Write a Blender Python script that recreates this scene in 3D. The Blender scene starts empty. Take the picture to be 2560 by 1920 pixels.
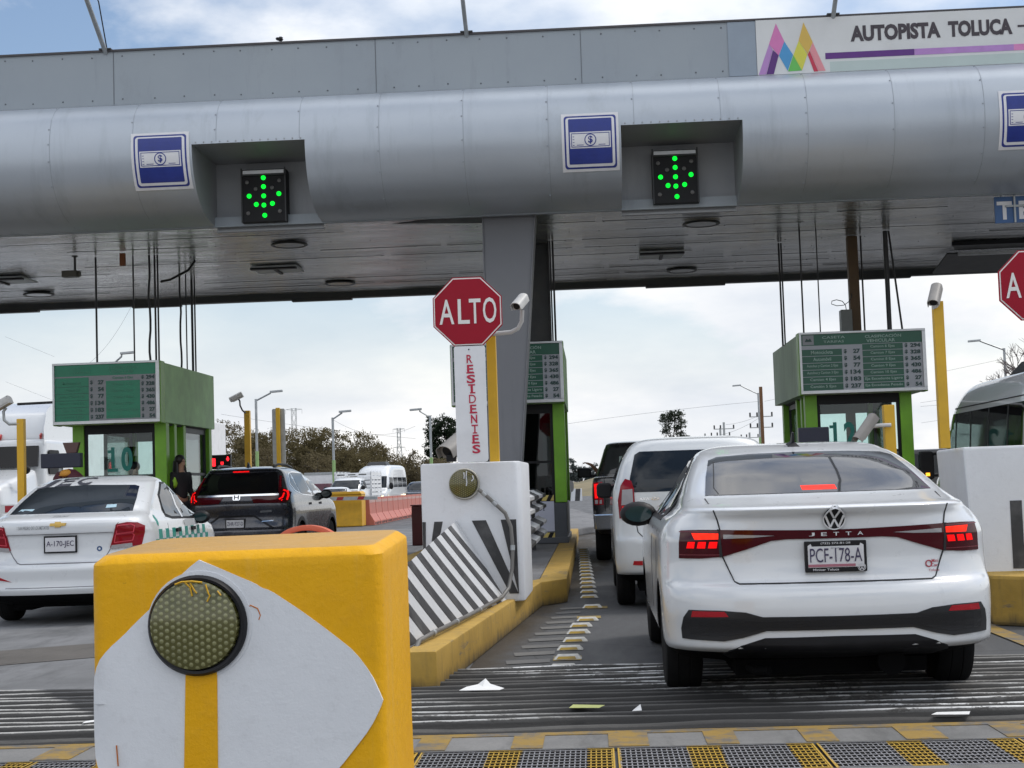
import bpy, bmesh, math, random
from mathutils import Vector, Matrix, Euler
R = math.radians
random.seed(7)
S = bpy.context.scene
C = S.collection

# ---------------------------------------------------------------- camera
cam_d = bpy.data.cameras.new('camera'); cam = bpy.data.objects.new('camera', cam_d); C.objects.link(cam)
cam_d.sensor_width = 36.0; cam_d.lens = 54.06; cam_d.clip_start = 0.05; cam_d.clip_end = 6000
cam.matrix_world = Matrix(((0.99801492, 0.03633201, 0.05144124, 0.0),
                           (0.05369469, -0.06404367, -0.99650152, 0.0),
                           (-0.03291042, 0.99728551, -0.06586738, 1.24),
                           (0, 0, 0, 1)))
S.camera = cam
S.render.engine = 'CYCLES'

# ---------------------------------------------------------------- sky (world) with procedural cloud cover
SUN_EL, SUN_AZ = R(52), R(62)          # azimuth measured clockwise from +Y
W = bpy.data.worlds.new('World'); S.world = W; W.use_nodes = True
nt = W.node_tree; nt.nodes.clear()
def wn(t, **k):
    n = nt.nodes.new(t)
    for a, b in k.items(): setattr(n, a, b)
    return n
L = nt.links.new
out = wn('ShaderNodeOutputWorld'); bg = wn('ShaderNodeBackground')
sky = wn('ShaderNodeTexSky', sky_type='NISHITA', sun_disc=False, sun_elevation=SUN_EL, sun_rotation=SUN_AZ,
         air_density=1.0, dust_density=1.2, ozone_density=1.2)
tc = wn('ShaderNodeTexCoord'); sep = wn('ShaderNodeSeparateXYZ'); L(tc.outputs['Generated'], sep.inputs[0])
def wm(op, a, b=None, c=None):
    n = wn('ShaderNodeMath', operation=op)
    for i, v in enumerate((a, b, c)):
        if v is None: continue
        if isinstance(v, (int, float)): n.inputs[i].default_value = v
        else: L(v, n.inputs[i])
    return n.outputs[0]
zc = wm('MAXIMUM', sep.outputs[2], 0.0)
den = wm('ADD', zc, 0.30)
cmb = wn('ShaderNodeCombineXYZ')
L(wm('DIVIDE', sep.outputs[0], den), cmb.inputs[0]); L(wm('DIVIDE', sep.outputs[1], den), cmb.inputs[1])
def wnoise(scale, detail, rough, off):
    m = wn('ShaderNodeMapping'); m.inputs['Location'].default_value = off
    L(cmb.outputs[0], m.inputs[0])
    n = wn('ShaderNodeTexNoise'); n.inputs['Scale'].default_value = scale; n.inputs['Detail'].default_value = detail
    n.inputs['Roughness'].default_value = rough; L(m.outputs[0], n.inputs['Vector']); return n.outputs['Fac']
def wramp(v, stops):
    r = wn('ShaderNodeValToRGB'); L(v, r.inputs[0]); e = r.color_ramp.elements
    while len(e) < len(stops): e.new(0.5)
    for i, (p, c) in enumerate(stops): e[i].position = p; e[i].color = (c[0], c[1], c[2], 1)
    return r.outputs[0]
cover = wnoise(1.15, 9, 0.56, (2.75, 0.45, 0))
shade = wnoise(2.1, 9, 0.55, (0.95, 5.3, 2))
mask = wramp(cover, [(0.44, (0, 0, 0)), (0.56, (1, 1, 1))])
# the cloud deck closes up towards the horizon
lowm = wn('ShaderNodeMapRange'); lowm.inputs[1].default_value = 0.05; lowm.inputs[2].default_value = 0.15; lowm.inputs[3].default_value = 1.0; lowm.inputs[4].default_value = 0.0; L(zc, lowm.inputs[0])
mask = wm('MAXIMUM', mask, lowm.outputs[0])
ccol = wramp(shade, [(0.34, (0.72, 0.76, 0.82)), (0.50, (0.86, 0.875, 0.90)), (0.64, (1.03, 1.01, 0.98))])
# cloud deck brighter overhead, as a real overcast sky is
backs = wn('ShaderNodeMapRange'); backs.inputs[1].default_value = 0.35; backs.inputs[2].default_value = -0.7; backs.inputs[3].default_value = 0.0; backs.inputs[4].default_value = 0.22; L(sep.outputs[1], backs.inputs[0])
gain = wm('MULTIPLY', wm('ADD', 0.92, wm('MULTIPLY', wm('POWER', zc, 1.3), 0.85)), wm('ADD', 1.0, backs.outputs[0]))
cg = wn('ShaderNodeVectorMath', operation='SCALE'); L(ccol, cg.inputs[0]); L(gain, cg.inputs['Scale'])
skm = wn('ShaderNodeVectorMath', operation='SCALE'); L(sky.outputs[0], skm.inputs[0]); skm.inputs['Scale'].default_value = 1.0
SKY_STRENGTH = 0.12
mix = wn('ShaderNodeMix', data_type='RGBA'); L(mask, mix.inputs[0]); L(skm.outputs[0], mix.inputs[6])
cgs = wn('ShaderNodeVectorMath', operation='SCALE'); L(cg.outputs[0], cgs.inputs[0]); cgs.inputs['Scale'].default_value = 1.0 / SKY_STRENGTH
L(cgs.outputs[0], mix.inputs[7]); L(mix.outputs[2], bg.inputs[0]); bg.inputs[1].default_value = SKY_STRENGTH
L(bg.outputs[0], out.inputs[0])

# ---------------------------------------------------------------- sun behind thin cloud
sd = bpy.data.lights.new('sun', 'SUN'); sd.energy = 1.35; sd.angle = R(12); sd.color = (1.0, 0.955, 0.89)
so = bpy.data.objects.new('sun', sd); C.objects.link(so)
sdir = Vector((math.sin(SUN_AZ) * math.cos(SUN_EL), math.cos(SUN_AZ) * math.cos(SUN_EL), math.sin(SUN_EL)))
so.rotation_euler = sdir.to_track_quat('Z', 'Y').to_euler(); so.location = sdir * 60
S.view_settings.view_transform = 'Standard'; S.view_settings.look = 'None'
S.view_settings.exposure = 0.22; S.view_settings.gamma = 1.0
# ================================================================ helpers
def srgb(r, g, b):
    f = lambda c: ((c / 255) / 12.92 if c / 255 <= 0.04045 else (((c / 255) + 0.055) / 1.055) ** 2.4)
    return (f(r), f(g), f(b))

from mathutils.geometry import tessellate_polygon
class N:
    """small node-tree writer for materials"""
    def __init__(s, name):
        s.m = bpy.data.materials.new(name); s.m.use_nodes = True; s.t = s.m.node_tree
        s.b = s.t.nodes['Principled BSDF']; s.o = s.t.nodes['Material Output']
        s.tc = s.t.nodes.new('ShaderNodeTexCoord').outputs['Object']
    def n(s, t, **k):
        x = s.t.nodes.new(t)
        for a, b in k.items(): setattr(x, a, b)
        return x
    def l(s, a, b): s.t.links.new(a, b)
    def put(s, v, sock):
        if isinstance(v, (int, float)): sock.default_value = v
        elif isinstance(v, tuple): sock.default_value = (v + (1,)) if len(v) == 3 and len(sock.default_value) == 4 else v
        else: s.l(v, sock)
    def math(s, op, a, b=None, c=None):
        x = s.n('ShaderNodeMath', operation=op)
        for i, v in enumerate((a, b, c)):
            if v is not None: s.put(v, x.inputs[i])
        return x.outputs[0]
    def noise(s, scale, detail=4, rough=0.55, stretch=(1, 1, 1), off=(0, 0, 0), dist=0.0):
        mp = s.n('ShaderNodeMapping'); mp.inputs['Scale'].default_value = stretch; mp.inputs['Location'].default_value = off
        s.l(s.tc, mp.inputs[0]); x = s.n('ShaderNodeTexNoise')
        x.inputs['Scale'].default_value = scale; x.inputs['Detail'].default_value = detail
        x.inputs['Roughness'].default_value = rough; x.inputs['Distortion'].default_value = dist
        s.l(mp.outputs[0], x.inputs['Vector']); return x.outputs['Fac']
    def voro(s, scale, stretch=(1, 1, 1), feature='F1'):
        mp = s.n('ShaderNodeMapping'); mp.inputs['Scale'].default_value = stretch; s.l(s.tc, mp.inputs[0])
        x = s.n('ShaderNodeTexVoronoi', feature=feature); x.inputs['Scale'].default_value = scale
        s.l(mp.outputs[0], x.inputs['Vector']); return x.outputs['Distance']
    def ramp(s, v, lo, hi, a=0.0, b=1.0):
        x = s.n('ShaderNodeMapRange'); x.inputs[1].default_value = lo; x.inputs[2].default_value = hi
        x.inputs[3].default_value = a; x.inputs[4].default_value = b; s.put(v, x.inputs[0]); return x.outputs[0]
    def mix(s, f, a, b):
        x = s.n('ShaderNodeMix', data_type='RGBA'); s.put(f, x.inputs[0]); s.put(a, x.inputs[6]); s.put(b, x.inputs[7]); return x.outputs[2]
    def xyz(s):
        x = s.n('ShaderNodeSeparateXYZ'); s.l(s.tc, x.inputs[0]); return x.outputs
    def bump(s, h, strength=0.3, dist=0.01):
        x = s.n('ShaderNodeBump'); x.inputs['Strength'].default_value = strength; x.inputs['Distance'].default_value = dist
        s.put(h, x.inputs['Height']); s.l(x.outputs[0], s.b.inputs['Normal'])
    def base(s, c): s.put(c, s.b.inputs['Base Color'])
    def set(s, **k):
        for a, b in k.items(): s.put(b, s.b.inputs[a.replace('_', ' ')])
        return s

def mat(name, col, rough=0.6, metal=0.0, var=0.12, vs=6.0, dirt=0.0, dcol=(0.08, 0.07, 0.055), bump=0.0, bs=60.0, bd=0.004,
        coat=0.0, stretch=(1, 1, 1), spec=0.5):
    n = N(name)
    f = n.noise(vs, 5, 0.6, stretch)
    c = n.mix(n.ramp(f, 0.3, 0.7), tuple(x * (1 - var) for x in col), tuple(min(1, x * (1 + var * 0.6)) for x in col))
    if dirt > 0:
        g = n.noise(vs * 0.45, 8, 0.65, stretch, (3, 1, 5))
        c = n.mix(n.math('MULTIPLY', n.ramp(g, 0.48, 0.75), dirt), c, dcol)
    n.base(c)
    n.set(Metallic=metal, Roughness=n.ramp(f, 0.2, 0.8, max(0.02, rough * 0.88), min(1, rough * 1.12)))
    n.b.inputs['Specular IOR Level'].default_value = spec
    if coat: n.b.inputs['Coat Weight'].default_value = coat; n.b.inputs['Coat Roughness'].default_value = 0.04
    if bump: n.bump(n.noise(bs, 5, 0.6, stretch), bump, bd)
    return n.m

def emit(name, col, e, base=(0.02, 0.02, 0.02)):
    n = N(name); f = n.noise(40, 2)
    n.base(base); n.put(col, n.b.inputs['Emission Color']); n.put(n.ramp(f, 0.3, 0.7, e * 0.75, e * 1.2), n.b.inputs['Emission Strength'])
    n.set(Roughness=0.4); n.b.inputs['Specular IOR Level'].default_value = 0.08; return n.m

def pane(name, tint=(0.55, 0.75, 0.70), refl=1.0, rough=0.02):
    """thin see-through window pane"""
    n = N(name)
    tr = n.n('ShaderNodeBsdfTransparent'); n.put(tint, tr.inputs[0])
    gl = n.n('ShaderNodeBsdfGlossy'); gl.inputs['Roughness'].default_value = rough
    fr = n.n('ShaderNodeFresnel'); fr.inputs[0].default_value = 1.5
    mx = n.n('ShaderNodeMixShader'); n.l(n.math('MULTIPLY', fr.outputs[0], refl), mx.inputs[0]); n.l(tr.outputs[0], mx.inputs[1]); n.l(gl.outputs[0], mx.inputs[2])
    n.l(mx.outputs[0], n.o.inputs[0]); return n.m

# ---- tagging
def tag(o, label, cat, group=None, kind=None):
    o['label'] = label; o['category'] = cat
    if group: o['group'] = group
    if kind: o['kind'] = kind
    return o
def thing(name, label, cat, loc=(0, 0, 0), rz=0.0, group=None):
    o = bpy.data.objects.new(name, None); C.objects.link(o); o.location = loc; o.rotation_euler = (0, 0, rz)
    o.empty_display_size = 0.2
    return tag(o, label, cat, group)
def wloc(o):
    v = Vector((0, 0, 0))
    while o is not None: v += Vector(o.location); o = o.parent
    return v
def kids(o): return [c for c in C.objects if c.parent == o]
def dup(o, parent=None, loc=None, rz=None, label=None):
    c = o.copy(); C.objects.link(c)
    if parent is not None: c.parent = parent
    if loc is not None: c.location = loc
    if rz is not None: c.rotation_euler = (0, 0, rz)
    if label: c['label'] = label
    for k in kids(o): dup(k, c)
    return c

# ---- 2-D text outlines through Blender's own font
_tx = {}
def text2d(s, bold=0.0, res=3):
    key = (s, bold, res)
    if key in _tx: return _tx[key]
    cu = bpy.data.curves.new('t', 'FONT'); cu.body = s; cu.size = 1; cu.resolution_u = res; cu.offset = bold
    ob = bpy.data.objects.new('t', cu); C.objects.link(ob)
    bpy.context.view_layer.update()
    me = bpy.data.meshes.new_from_object(ob.evaluated_get(bpy.context.evaluated_depsgraph_get()))
    vs = [(v.co.x, v.co.y) for v in me.vertices]; fs = [list(p.vertices) for p in me.polygons]
    bpy.data.objects.remove(ob); bpy.data.curves.remove(cu); bpy.data.meshes.remove(me)
    x0 = min(v[0] for v in vs); x1 = max(v[0] for v in vs); y0 = min(v[1] for v in vs); y1 = max(v[1] for v in vs)
    _tx[key] = ([((x - x0) / (x1 - x0), (y - y0) / (y1 - y0)) for x, y in vs], fs, (x1 - x0) / (y1 - y0)); return _tx[key]

class MB:
    """collects shapes; build() links them as ONE mesh object"""
    def __init__(s): s.v = []; s.f = []; s.mi = []; s.cur = 0
    def m(s, i): s.cur = i; return s
    def add(s, vs, fs):
        k = len(s.v); s.v += [tuple(p) for p in vs]
        for f in fs: s.f.append([i + k for i in f]); s.mi.append(s.cur)
        return s
    def box(s, x0, x1, y0, y1, z0, z1):
        return s.add([(x0, y0, z0), (x1, y0, z0), (x1, y1, z0), (x0, y1, z0), (x0, y0, z1), (x1, y0, z1), (x1, y1, z1), (x0, y1, z1)],
                     [(0, 3, 2, 1), (4, 5, 6, 7), (0, 1, 5, 4), (1, 2, 6, 5), (2, 3, 7, 6), (3, 0, 4, 7)])
    def hexa(s, b, t):
        """8-corner solid: b = 4 bottom corners, t = 4 top corners (same winding)"""
        return s.add(list(b) + list(t), [(0, 3, 2, 1), (4, 5, 6, 7), (0, 1, 5, 4), (1, 2, 6, 5), (2, 3, 7, 6), (3, 0, 4, 7)])
    def obox(s, c, ax, ay, az):
        c, ax, ay, az = (Vector(q) for q in (c, ax, ay, az))
        b = [c - ax - ay - az, c + ax - ay - az, c + ax + ay - az, c - ax + ay - az]; t = [p + 2 * az for p in b]
        return s.hexa(b, t)
    def cyl(s, p0, p1, r0, r1=None, n=14, cap=True):
        r1 = r0 if r1 is None else r1
        p0, p1 = Vector(p0), Vector(p1); d = (p1 - p0).normalized(); a = d.orthogonal().normalized(); b = d.cross(a)
        vs = []
        for p, r in ((p0, r0), (p1, r1)):
            for i in range(n):
                t = 2 * math.pi * i / n; vs.append(p + (a * math.cos(t) + b * math.sin(t)) * r)
        fs = [(i, (i + 1) % n, n + (i + 1) % n, n + i) for i in range(n)]
        if cap: fs += [tuple(range(n))[::-1], tuple(range(n, 2 * n))]
        return s.add(vs, fs)
    def tube(s, pts, r, n=8, r1=None):
        pts = [Vector(p) for p in pts]; m = len(pts); vs = []; up = None
        for i, p in enumerate(pts):
            d = (pts[min(i + 1, m - 1)] - pts[max(i - 1, 0)]).normalized()
            a = d.orthogonal().normalized() if up is None else (up - d * up.dot(d)).normalized()
            up = a; b = d.cross(a); rr = r if r1 is None else r + (r1 - r) * i / (m - 1)
            for k in range(n):
                t = 2 * math.pi * k / n; vs.append(p + (a * math.cos(t) + b * math.sin(t)) * rr)
        fs = [(i * n + k, i * n + (k + 1) % n, (i + 1) * n + (k + 1) % n, (i + 1) * n + k) for i in range(m - 1) for k in range(n)]
        fs += [tuple(range(n))[::-1], tuple(range((m - 1) * n, m * n))]
        return s.add(vs, fs)
    def prism(s, poly, axis, a, b):
        """extrude a 2-D polygon along axis 'x','y' or 'z' between a and b"""
        def P(u, v, w): return {'x': (w, u, v), 'y': (u, w, v), 'z': (u, v, w)}[axis]
        n = len(poly); vs = [P(u, v, a) for u, v in poly] + [P(u, v, b) for u, v in poly]
        return s.add(vs, [tuple(range(n))[::-1], tuple(range(n, 2 * n))] + [(i, (i + 1) % n, n + (i + 1) % n, n + i) for i in range(n)])
    def lathe(s, prof, c=(0, 0, 0), axis='z', n=24):
        vs = []
        for r, h in prof:
            for i in range(n):
                t = 2 * math.pi * i / n; u, v = r * math.cos(t), r * math.sin(t)
                q = {'z': (u, v, h), 'y': (u, h, v), 'x': (h, u, v)}[axis]
                vs.append((q[0] + c[0], q[1] + c[1], q[2] + c[2]))
        m = len(prof)
        fs = [(i * n + k, i * n + (k + 1) % n, (i + 1) * n + (k + 1) % n, (i + 1) * n + k) for i in range(m - 1) for k in range(n)]
        fs += [tuple(range(n)), tuple(range((m - 1) * n, m * n))]
        return s.add(vs, fs)
    def text(s, txt, P, w, h, bold=0.0, res=3):
        """P(u,v) -> 3-D point for u in [0,w], v in [0,h]"""
        vs, fs, _ = text2d(txt, bold, res)
        return s.add([P(x * w, y * h) for x, y in vs], fs)
    def facetext(s, txt, x, y, z, w, h, bold=0.0, al='l', th=0.004, res=3):
        """text on a plane facing -Y, lower-left (or centre/right) at x,z; a solid of thickness th"""
        x = x - (w / 2 if al == 'c' else w if al == 'r' else 0)
        vs, fs, _ = text2d(txt, bold, res)
        s.add([(x + u * w, y - th, z + v * h) for u, v in vs], fs)
        return s
    def blob(s, c, rx, ry, rz, n=10, jit=0.0):
        vs = []; fs = []
        for i in range(n + 1):
            t = math.pi * i / n
            for k in range(2 * n):
                p = math.pi * k / n; j = 1 + random.uniform(-jit, jit)
                vs.append((c[0] + rx * math.sin(t) * math.cos(p) * j, c[1] + ry * math.sin(t) * math.sin(p) * j, c[2] + rz * math.cos(t) * j))
        for i in range(n):
            for k in range(2 * n): fs.append((i * 2 * n + k, (i + 1) * 2 * n + k, (i + 1) * 2 * n + (k + 1) % (2 * n), i * 2 * n + (k + 1) % (2 * n)))
        return s.add(vs, fs)
    def conform(s, poly, F, off, thick=0.01, step=0.05, flip=1):
        """lay a 2-D polygon onto the surface F(a,b)->Vector, off metres proud of it, with a rim of depth thick"""
        bm = bmesh.new(); pv = [bm.verts.new((a, b, 0)) for a, b in poly]
        for tri in tessellate_polygon([[Vector((a, b, 0)) for a, b in poly]]):
            if len(set(tri)) == 3: bm.faces.new([pv[i] for i in tri])
        for ax in (0, 1):
            lo = min(p[ax] for p in poly); hi = max(p[ax] for p in poly)
            k = max(1, int((hi - lo) / step))
            for i in range(1, k):
                co = [0, 0, 0]; no = [0, 0, 0]; co[ax] = lo + (hi - lo) * i / k + 1e-5; no[ax] = 1
                bmesh.ops.bisect_plane(bm, geom=bm.verts[:] + bm.edges[:] + bm.faces[:], plane_co=co, plane_no=no)
        bmesh.ops.dissolve_degenerate(bm, dist=1e-5, edges=bm.edges[:])
        bm.verts.index_update()
        def PT(a, b, o):
            e = 0.004; p = F(a, b); n = (F(a + e, b) - F(a - e, b)).cross(F(a, b + e) - F(a, b - e))
            n = n.normalized() if n.length > 1e-9 else Vector((0, -1, 0))
            return p + n * flip * o
        k = len(s.v); nv = len(bm.verts)
        co = [v.co.copy() for v in bm.verts]
        s.v += [tuple(PT(c.x, c.y, off)) for c in co] + [tuple(PT(c.x, c.y, off - thick)) for c in co]
        for f in bm.faces: s.f.append([v.index + k for v in f.verts]); s.mi.append(s.cur)
        for e in bm.edges:
            if len(e.link_faces) == 1:
                a, b = (v.index for v in e.verts); s.f.append([a + k, b + k, b + k + nv, a + k + nv]); s.mi.append(s.cur)
        bm.free(); return s
    def cring(s, cx, cz, r0, r1, F, off, th, n=30, flip=1, step=0.05):
        for i in range(n):
            a, b = 2 * math.pi * i / n, 2 * math.pi * (i + 1) / n
            s.conform([(cx + r0 * math.cos(a), cz + r0 * math.sin(a)), (cx + r1 * math.cos(a), cz + r1 * math.sin(a)), (cx + r1 * math.cos(b), cz + r1 * math.sin(b)), (cx + r0 * math.cos(b), cz + r0 * math.sin(b))], F, off, th, step, flip)
        return s
    def conftext(s, txt, F, a0, b0, w, h, off, bold=0.0, flip=1, rev=False):
        vs, fs, _ = text2d(txt, bold)
        P = []
        for u, v in vs:
            a = a0 + (-(u * w) if rev else u * w); b = b0 + v * h; e = 0.004
            n = (F(a + e, b) - F(a - e, b)).cross(F(a, b + e) - F(a, b - e)).normalized()
            P.append(F(a, b) + n * flip * off)
        return s.add(P, fs)
    def build(s, name, mats, parent=None, world=True, smooth=None, bevel=0.0, seg=2, fixn=True, merge=0.0):
        if not isinstance(mats, (list, tuple)): mats = [mats]
        o0 = wloc(parent) if (parent is not None and world) else Vector((0, 0, 0))
        me = bpy.data.meshes.new(name); me.from_pydata([(p[0] - o0.x, p[1] - o0.y, p[2] - o0.z) for p in s.v], [], s.f)
        for m in mats: me.materials.append(m)
        me.polygons.foreach_set('material_index', s.mi)
        if fixn or bevel or merge:
            bm = bmesh.new(); bm.from_mesh(me)
            if merge: bmesh.ops.remove_doubles(bm, verts=bm.verts[:], dist=merge)
            if bevel:
                es = [e for e in bm.edges if len(e.link_faces) == 2 and e.calc_face_angle(0) > R(25)]
                bmesh.ops.bevel(bm, geom=es, offset=bevel, segments=seg, profile=0.6, affect='EDGES', clamp_overlap=True)
            if fixn: bmesh.ops.recalc_face_normals(bm, faces=bm.faces[:])
            bm.to_mesh(me); bm.free()
        o = bpy.data.objects.new(name, me); C.objects.link(o)
        if smooth is not None:
            me.polygons.foreach_set('use_smooth', [True] * len(me.polygons)); me.set_sharp_from_angle(angle=R(smooth))
        if parent is not None: o.parent = parent
        return o

def struct(mb, name, m, label, cat, **k):
    o = mb.build(name, m, **k); tag(o, label, cat); o['kind'] = 'structure'; return o
def rrect(x0, x1, z0, z1, r, n=5):
    p = []
    for cx, cz, a in ((x1 - r, z0 + r, -90), (x1 - r, z1 - r, 0), (x0 + r, z1 - r, 90), (x0 + r, z0 + r, 180)):
        for i in range(n + 1): t = R(a + 90 * i / n); p.append((cx + r * math.cos(t), cz + r * math.sin(t)))
    return p
def ring(cx, cz, r0, r1, n=32):
    return [(cx + r1 * math.cos(2 * math.pi * i / n), cz + r1 * math.sin(2 * math.pi * i / n)) for i in range(n + 1)] + \
           [(cx + r0 * math.cos(2 * math.pi * i / n), cz + r0 * math.sin(2 * math.pi * i / n)) for i in range(n, -1, -1)]
def circ(cx, cz, r, n=24): return [(cx + r * math.cos(2 * math.pi * i / n), cz + r * math.sin(2 * math.pi * i / n)) for i in range(n)]

# shared materials
M = {}
M['black'] = mat('black_plastic', (0.010, 0.010, 0.012), 0.5, var=0.3, spec=0.25)
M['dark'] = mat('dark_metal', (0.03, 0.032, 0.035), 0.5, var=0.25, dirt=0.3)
M['rubber'] = mat('tyre_rubber', (0.009, 0.009, 0.0095), 0.9, var=0.25, bump=0.3, bs=90, spec=0.2)
M['chrome'] = mat('chrome', (0.75, 0.76, 0.78), 0.12, 1.0, var=0.05)
M['alu'] = mat('aluminium', (0.55, 0.56, 0.57), 0.38, 0.8, var=0.12, dirt=0.2)
M['galv'] = mat('galvanised_steel', (0.40, 0.42, 0.43), 0.5, 0.55, var=0.2, dirt=0.25)
M['white'] = mat('white_paint', (0.78, 0.79, 0.80), 0.5, var=0.06, dirt=0.12)
M['silver'] = mat('badge_silver', (0.72, 0.73, 0.75), 0.35, 0.25, var=0.03)
M['offwhite'] = mat('camera_white', (0.52, 0.515, 0.50), 0.45, var=0.08, dirt=0.25)
M['yellow'] = mat('yellow_paint', (0.66, 0.36, 0.02), 0.5, var=0.12, dirt=0.22, dcol=(0.22, 0.13, 0.03), bump=0.15, bs=30)
M['postyellow'] = mat('post_yellow', (0.62, 0.36, 0.015), 0.45, var=0.1, vs=3, dirt=0.3, dcol=(0.20, 0.11, 0.02))
M['red'] = mat('sign_red', (0.30, 0.007, 0.022), 0.5, var=0.07, spec=0.2)
M['green'] = mat('lime_green_paint', (0.17, 0.41, 0.018), 0.45, var=0.15, vs=3, dirt=0.2, dcol=(0.04, 0.08, 0.02))
M['ink'] = mat('dark_ink', (0.02, 0.022, 0.035), 0.6)
M['skin'] = mat('skin', (0.36, 0.20, 0.13), 0.55, var=0.08)
M['hair'] = mat('hair', (0.012, 0.010, 0.009), 0.55, var=0.3)
M['cable'] = mat('cable_black', (0.012, 0.012, 0.014), 0.5, var=0.3)
# ================================================================ ground, road, island
def mat_ground():
    n = N('dry_field'); x = n.xyz(); f = n.noise(0.06, 8, 0.65); g = n.noise(1.2, 6, 0.7)
    c = n.mix(n.ramp(f, 0.35, 0.65), (0.10, 0.105, 0.045), (0.20, 0.165, 0.095))
    c = n.mix(n.ramp(g, 0.45, 0.7, 0, 0.6), c, (0.06, 0.07, 0.03)); n.base(c); n.set(Roughness=0.95); n.bump(g, 0.6, 0.1); return n.m
def mat_asphalt(name, a, b, gutter=False):
    n = N(name); f = n.noise(0.5, 8, 0.65, (1, 0.25, 1)); g = n.noise(140, 3, 0.7); st = n.noise(2.2, 6, 0.6, (1, 0.18, 1), (4, 2, 0))
    c = n.mix(n.ramp(f, 0.32, 0.68), a, b)
    c = n.mix(n.ramp(g, 0.3, 0.75, 0, 0.45), c, tuple(min(1, q * 1.9) for q in b))
    c = n.mix(n.ramp(st, 0.56, 0.70, 0, 0.7), c, tuple(q * 0.38 for q in a))
    cr = n.voro(0.55, (1, 0.6, 1), 'DISTANCE_TO_EDGE')
    c = n.mix(n.ramp(cr, 0.0, 0.006, 0.55, 0), c, (0.015, 0.015, 0.015))
    if gutter:   # dirt that has gathered along the kerb foot
        x = n.xyz(); d = n.math('SUBTRACT', x[0], n.math('ADD', -1.0, n.math('MULTIPLY', n.math('SUBTRACT', x[1], 9.42), 0.0658)))
        dn = n.noise(2.6, 7, 0.7, (1, 1, 1), (8, 1, 0)); d = n.math('ADD', d, n.math('MULTIPLY', n.math('SUBTRACT', dn, 0.5), 0.55))
        c = n.mix(n.ramp(d, 0.10, 0.30, 0.9, 0), c, (0.036, 0.027, 0.017))
    n.base(c); n.put(n.ramp(st, 0.45, 0.7, 0.82, 0.45), n.b.inputs['Roughness']); n.bump(g, 0.35, 0.006); return n.m
def mat_concrete(name, a, b, joint=None):
    n = N(name); f = n.noise(0.9, 9, 0.68); g = n.noise(70, 4, 0.7); st = n.noise(3, 7, 0.7, (1, 0.2, 1), (2, 7, 0))
    c = n.mix(n.ramp(f, 0.33, 0.67), a, b); c = n.mix(n.ramp(st, 0.5, 0.72, 0, 0.75), c, tuple(q * 0.35 for q in a))
    c = n.mix(n.ramp(g, 0.4, 0.75, 0, 0.35), c, tuple(q * 0.6 for q in a)); n.base(c); n.set(Roughness=0.85); n.bump(g, 0.35, 0.004); return n.m
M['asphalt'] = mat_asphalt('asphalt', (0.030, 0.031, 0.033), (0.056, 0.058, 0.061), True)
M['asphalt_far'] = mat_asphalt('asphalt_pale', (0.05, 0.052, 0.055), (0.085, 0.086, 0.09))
M['concrete'] = mat_concrete('road_concrete', (0.115, 0.118, 0.122), (0.20, 0.203, 0.21))
M['pave'] = mat_concrete('island_concrete', (0.13, 0.13, 0.135), (0.21, 0.21, 0.215))

mb = MB(); mb.add([(-1500, -60, -0.03), (1500, -60, -0.03), (1500, 4000, -0.03), (-1500, 4000, -0.03)], [(0, 1, 2, 3)])
struct(mb, 'ground', mat_ground(), 'dry grassy field reaching to the horizon', 'ground')
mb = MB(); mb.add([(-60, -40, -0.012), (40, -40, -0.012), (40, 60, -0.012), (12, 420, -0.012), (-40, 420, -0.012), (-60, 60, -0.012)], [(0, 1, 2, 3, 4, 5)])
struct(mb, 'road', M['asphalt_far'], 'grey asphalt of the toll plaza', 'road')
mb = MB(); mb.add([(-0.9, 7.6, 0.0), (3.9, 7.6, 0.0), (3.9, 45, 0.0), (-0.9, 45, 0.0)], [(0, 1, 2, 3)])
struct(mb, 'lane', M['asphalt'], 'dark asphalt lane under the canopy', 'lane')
mb = MB(); mb.add([(-14, 9.9, 0.0), (-0.904, 9.9, 0.0), (-0.904, 48, 0.0), (-14, 48, 0.0)], [(0, 1, 2, 3)])
struct(mb, 'concrete_lane', M['concrete'], 'pale concrete lanes on the left of the island', 'lane')
# darker worn patches running diagonally over the left concrete lane
mb = MB(); mb.add([(-6.4, 10.4, 0.004), (-2.1, 13.2, 0.004), (-2.1, 14.6, 0.004), (-6.6, 11.7, 0.004)], [(0, 1, 2, 3)])
struct(mb, 'road_patch', mat_concrete('patch_brown', (0.075, 0.068, 0.06), (0.12, 0.11, 0.10)), 'brown tyre-worn strip crossing the left lane', 'patch')
# concrete beam in front of the grating
mb = MB(); mb.box(-6, 6, 7.29, 7.66, -0.2, 0.006)
M['beam'] = mat_concrete('beam_concrete', (0.12, 0.12, 0.117), (0.21, 0.206, 0.20))
struct(mb, 'concrete_strip', M['beam'], 'worn concrete strip behind the drain grating', 'strip')
mb = MB(); mb.box(-6, 6, 6.1, 6.66, -0.2, 0.004)
struct(mb, 'concrete_strip', M['beam'], 'worn concrete strip in front of the drain grating', 'strip')
def worn(name, col, thr=0.45, sc=3.0):
    """worn road paint over grey concrete"""
    n = N(name); f = n.noise(sc, 9, 0.72, (1, 1, 1)); g = n.noise(40, 5, 0.7)
    c = n.mix(n.ramp(n.math('ADD', f, n.math('MULTIPLY', g, 0.25)), thr, thr + 0.16), (0.10, 0.10, 0.10), col)
    c = n.mix(n.ramp(g, 0.45, 0.75, 0, 0.4), c, tuple(q * 0.5 for q in col)); n.base(c); n.set(Roughness=0.75); n.bump(g, 0.3, 0.003); return n.m
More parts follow.
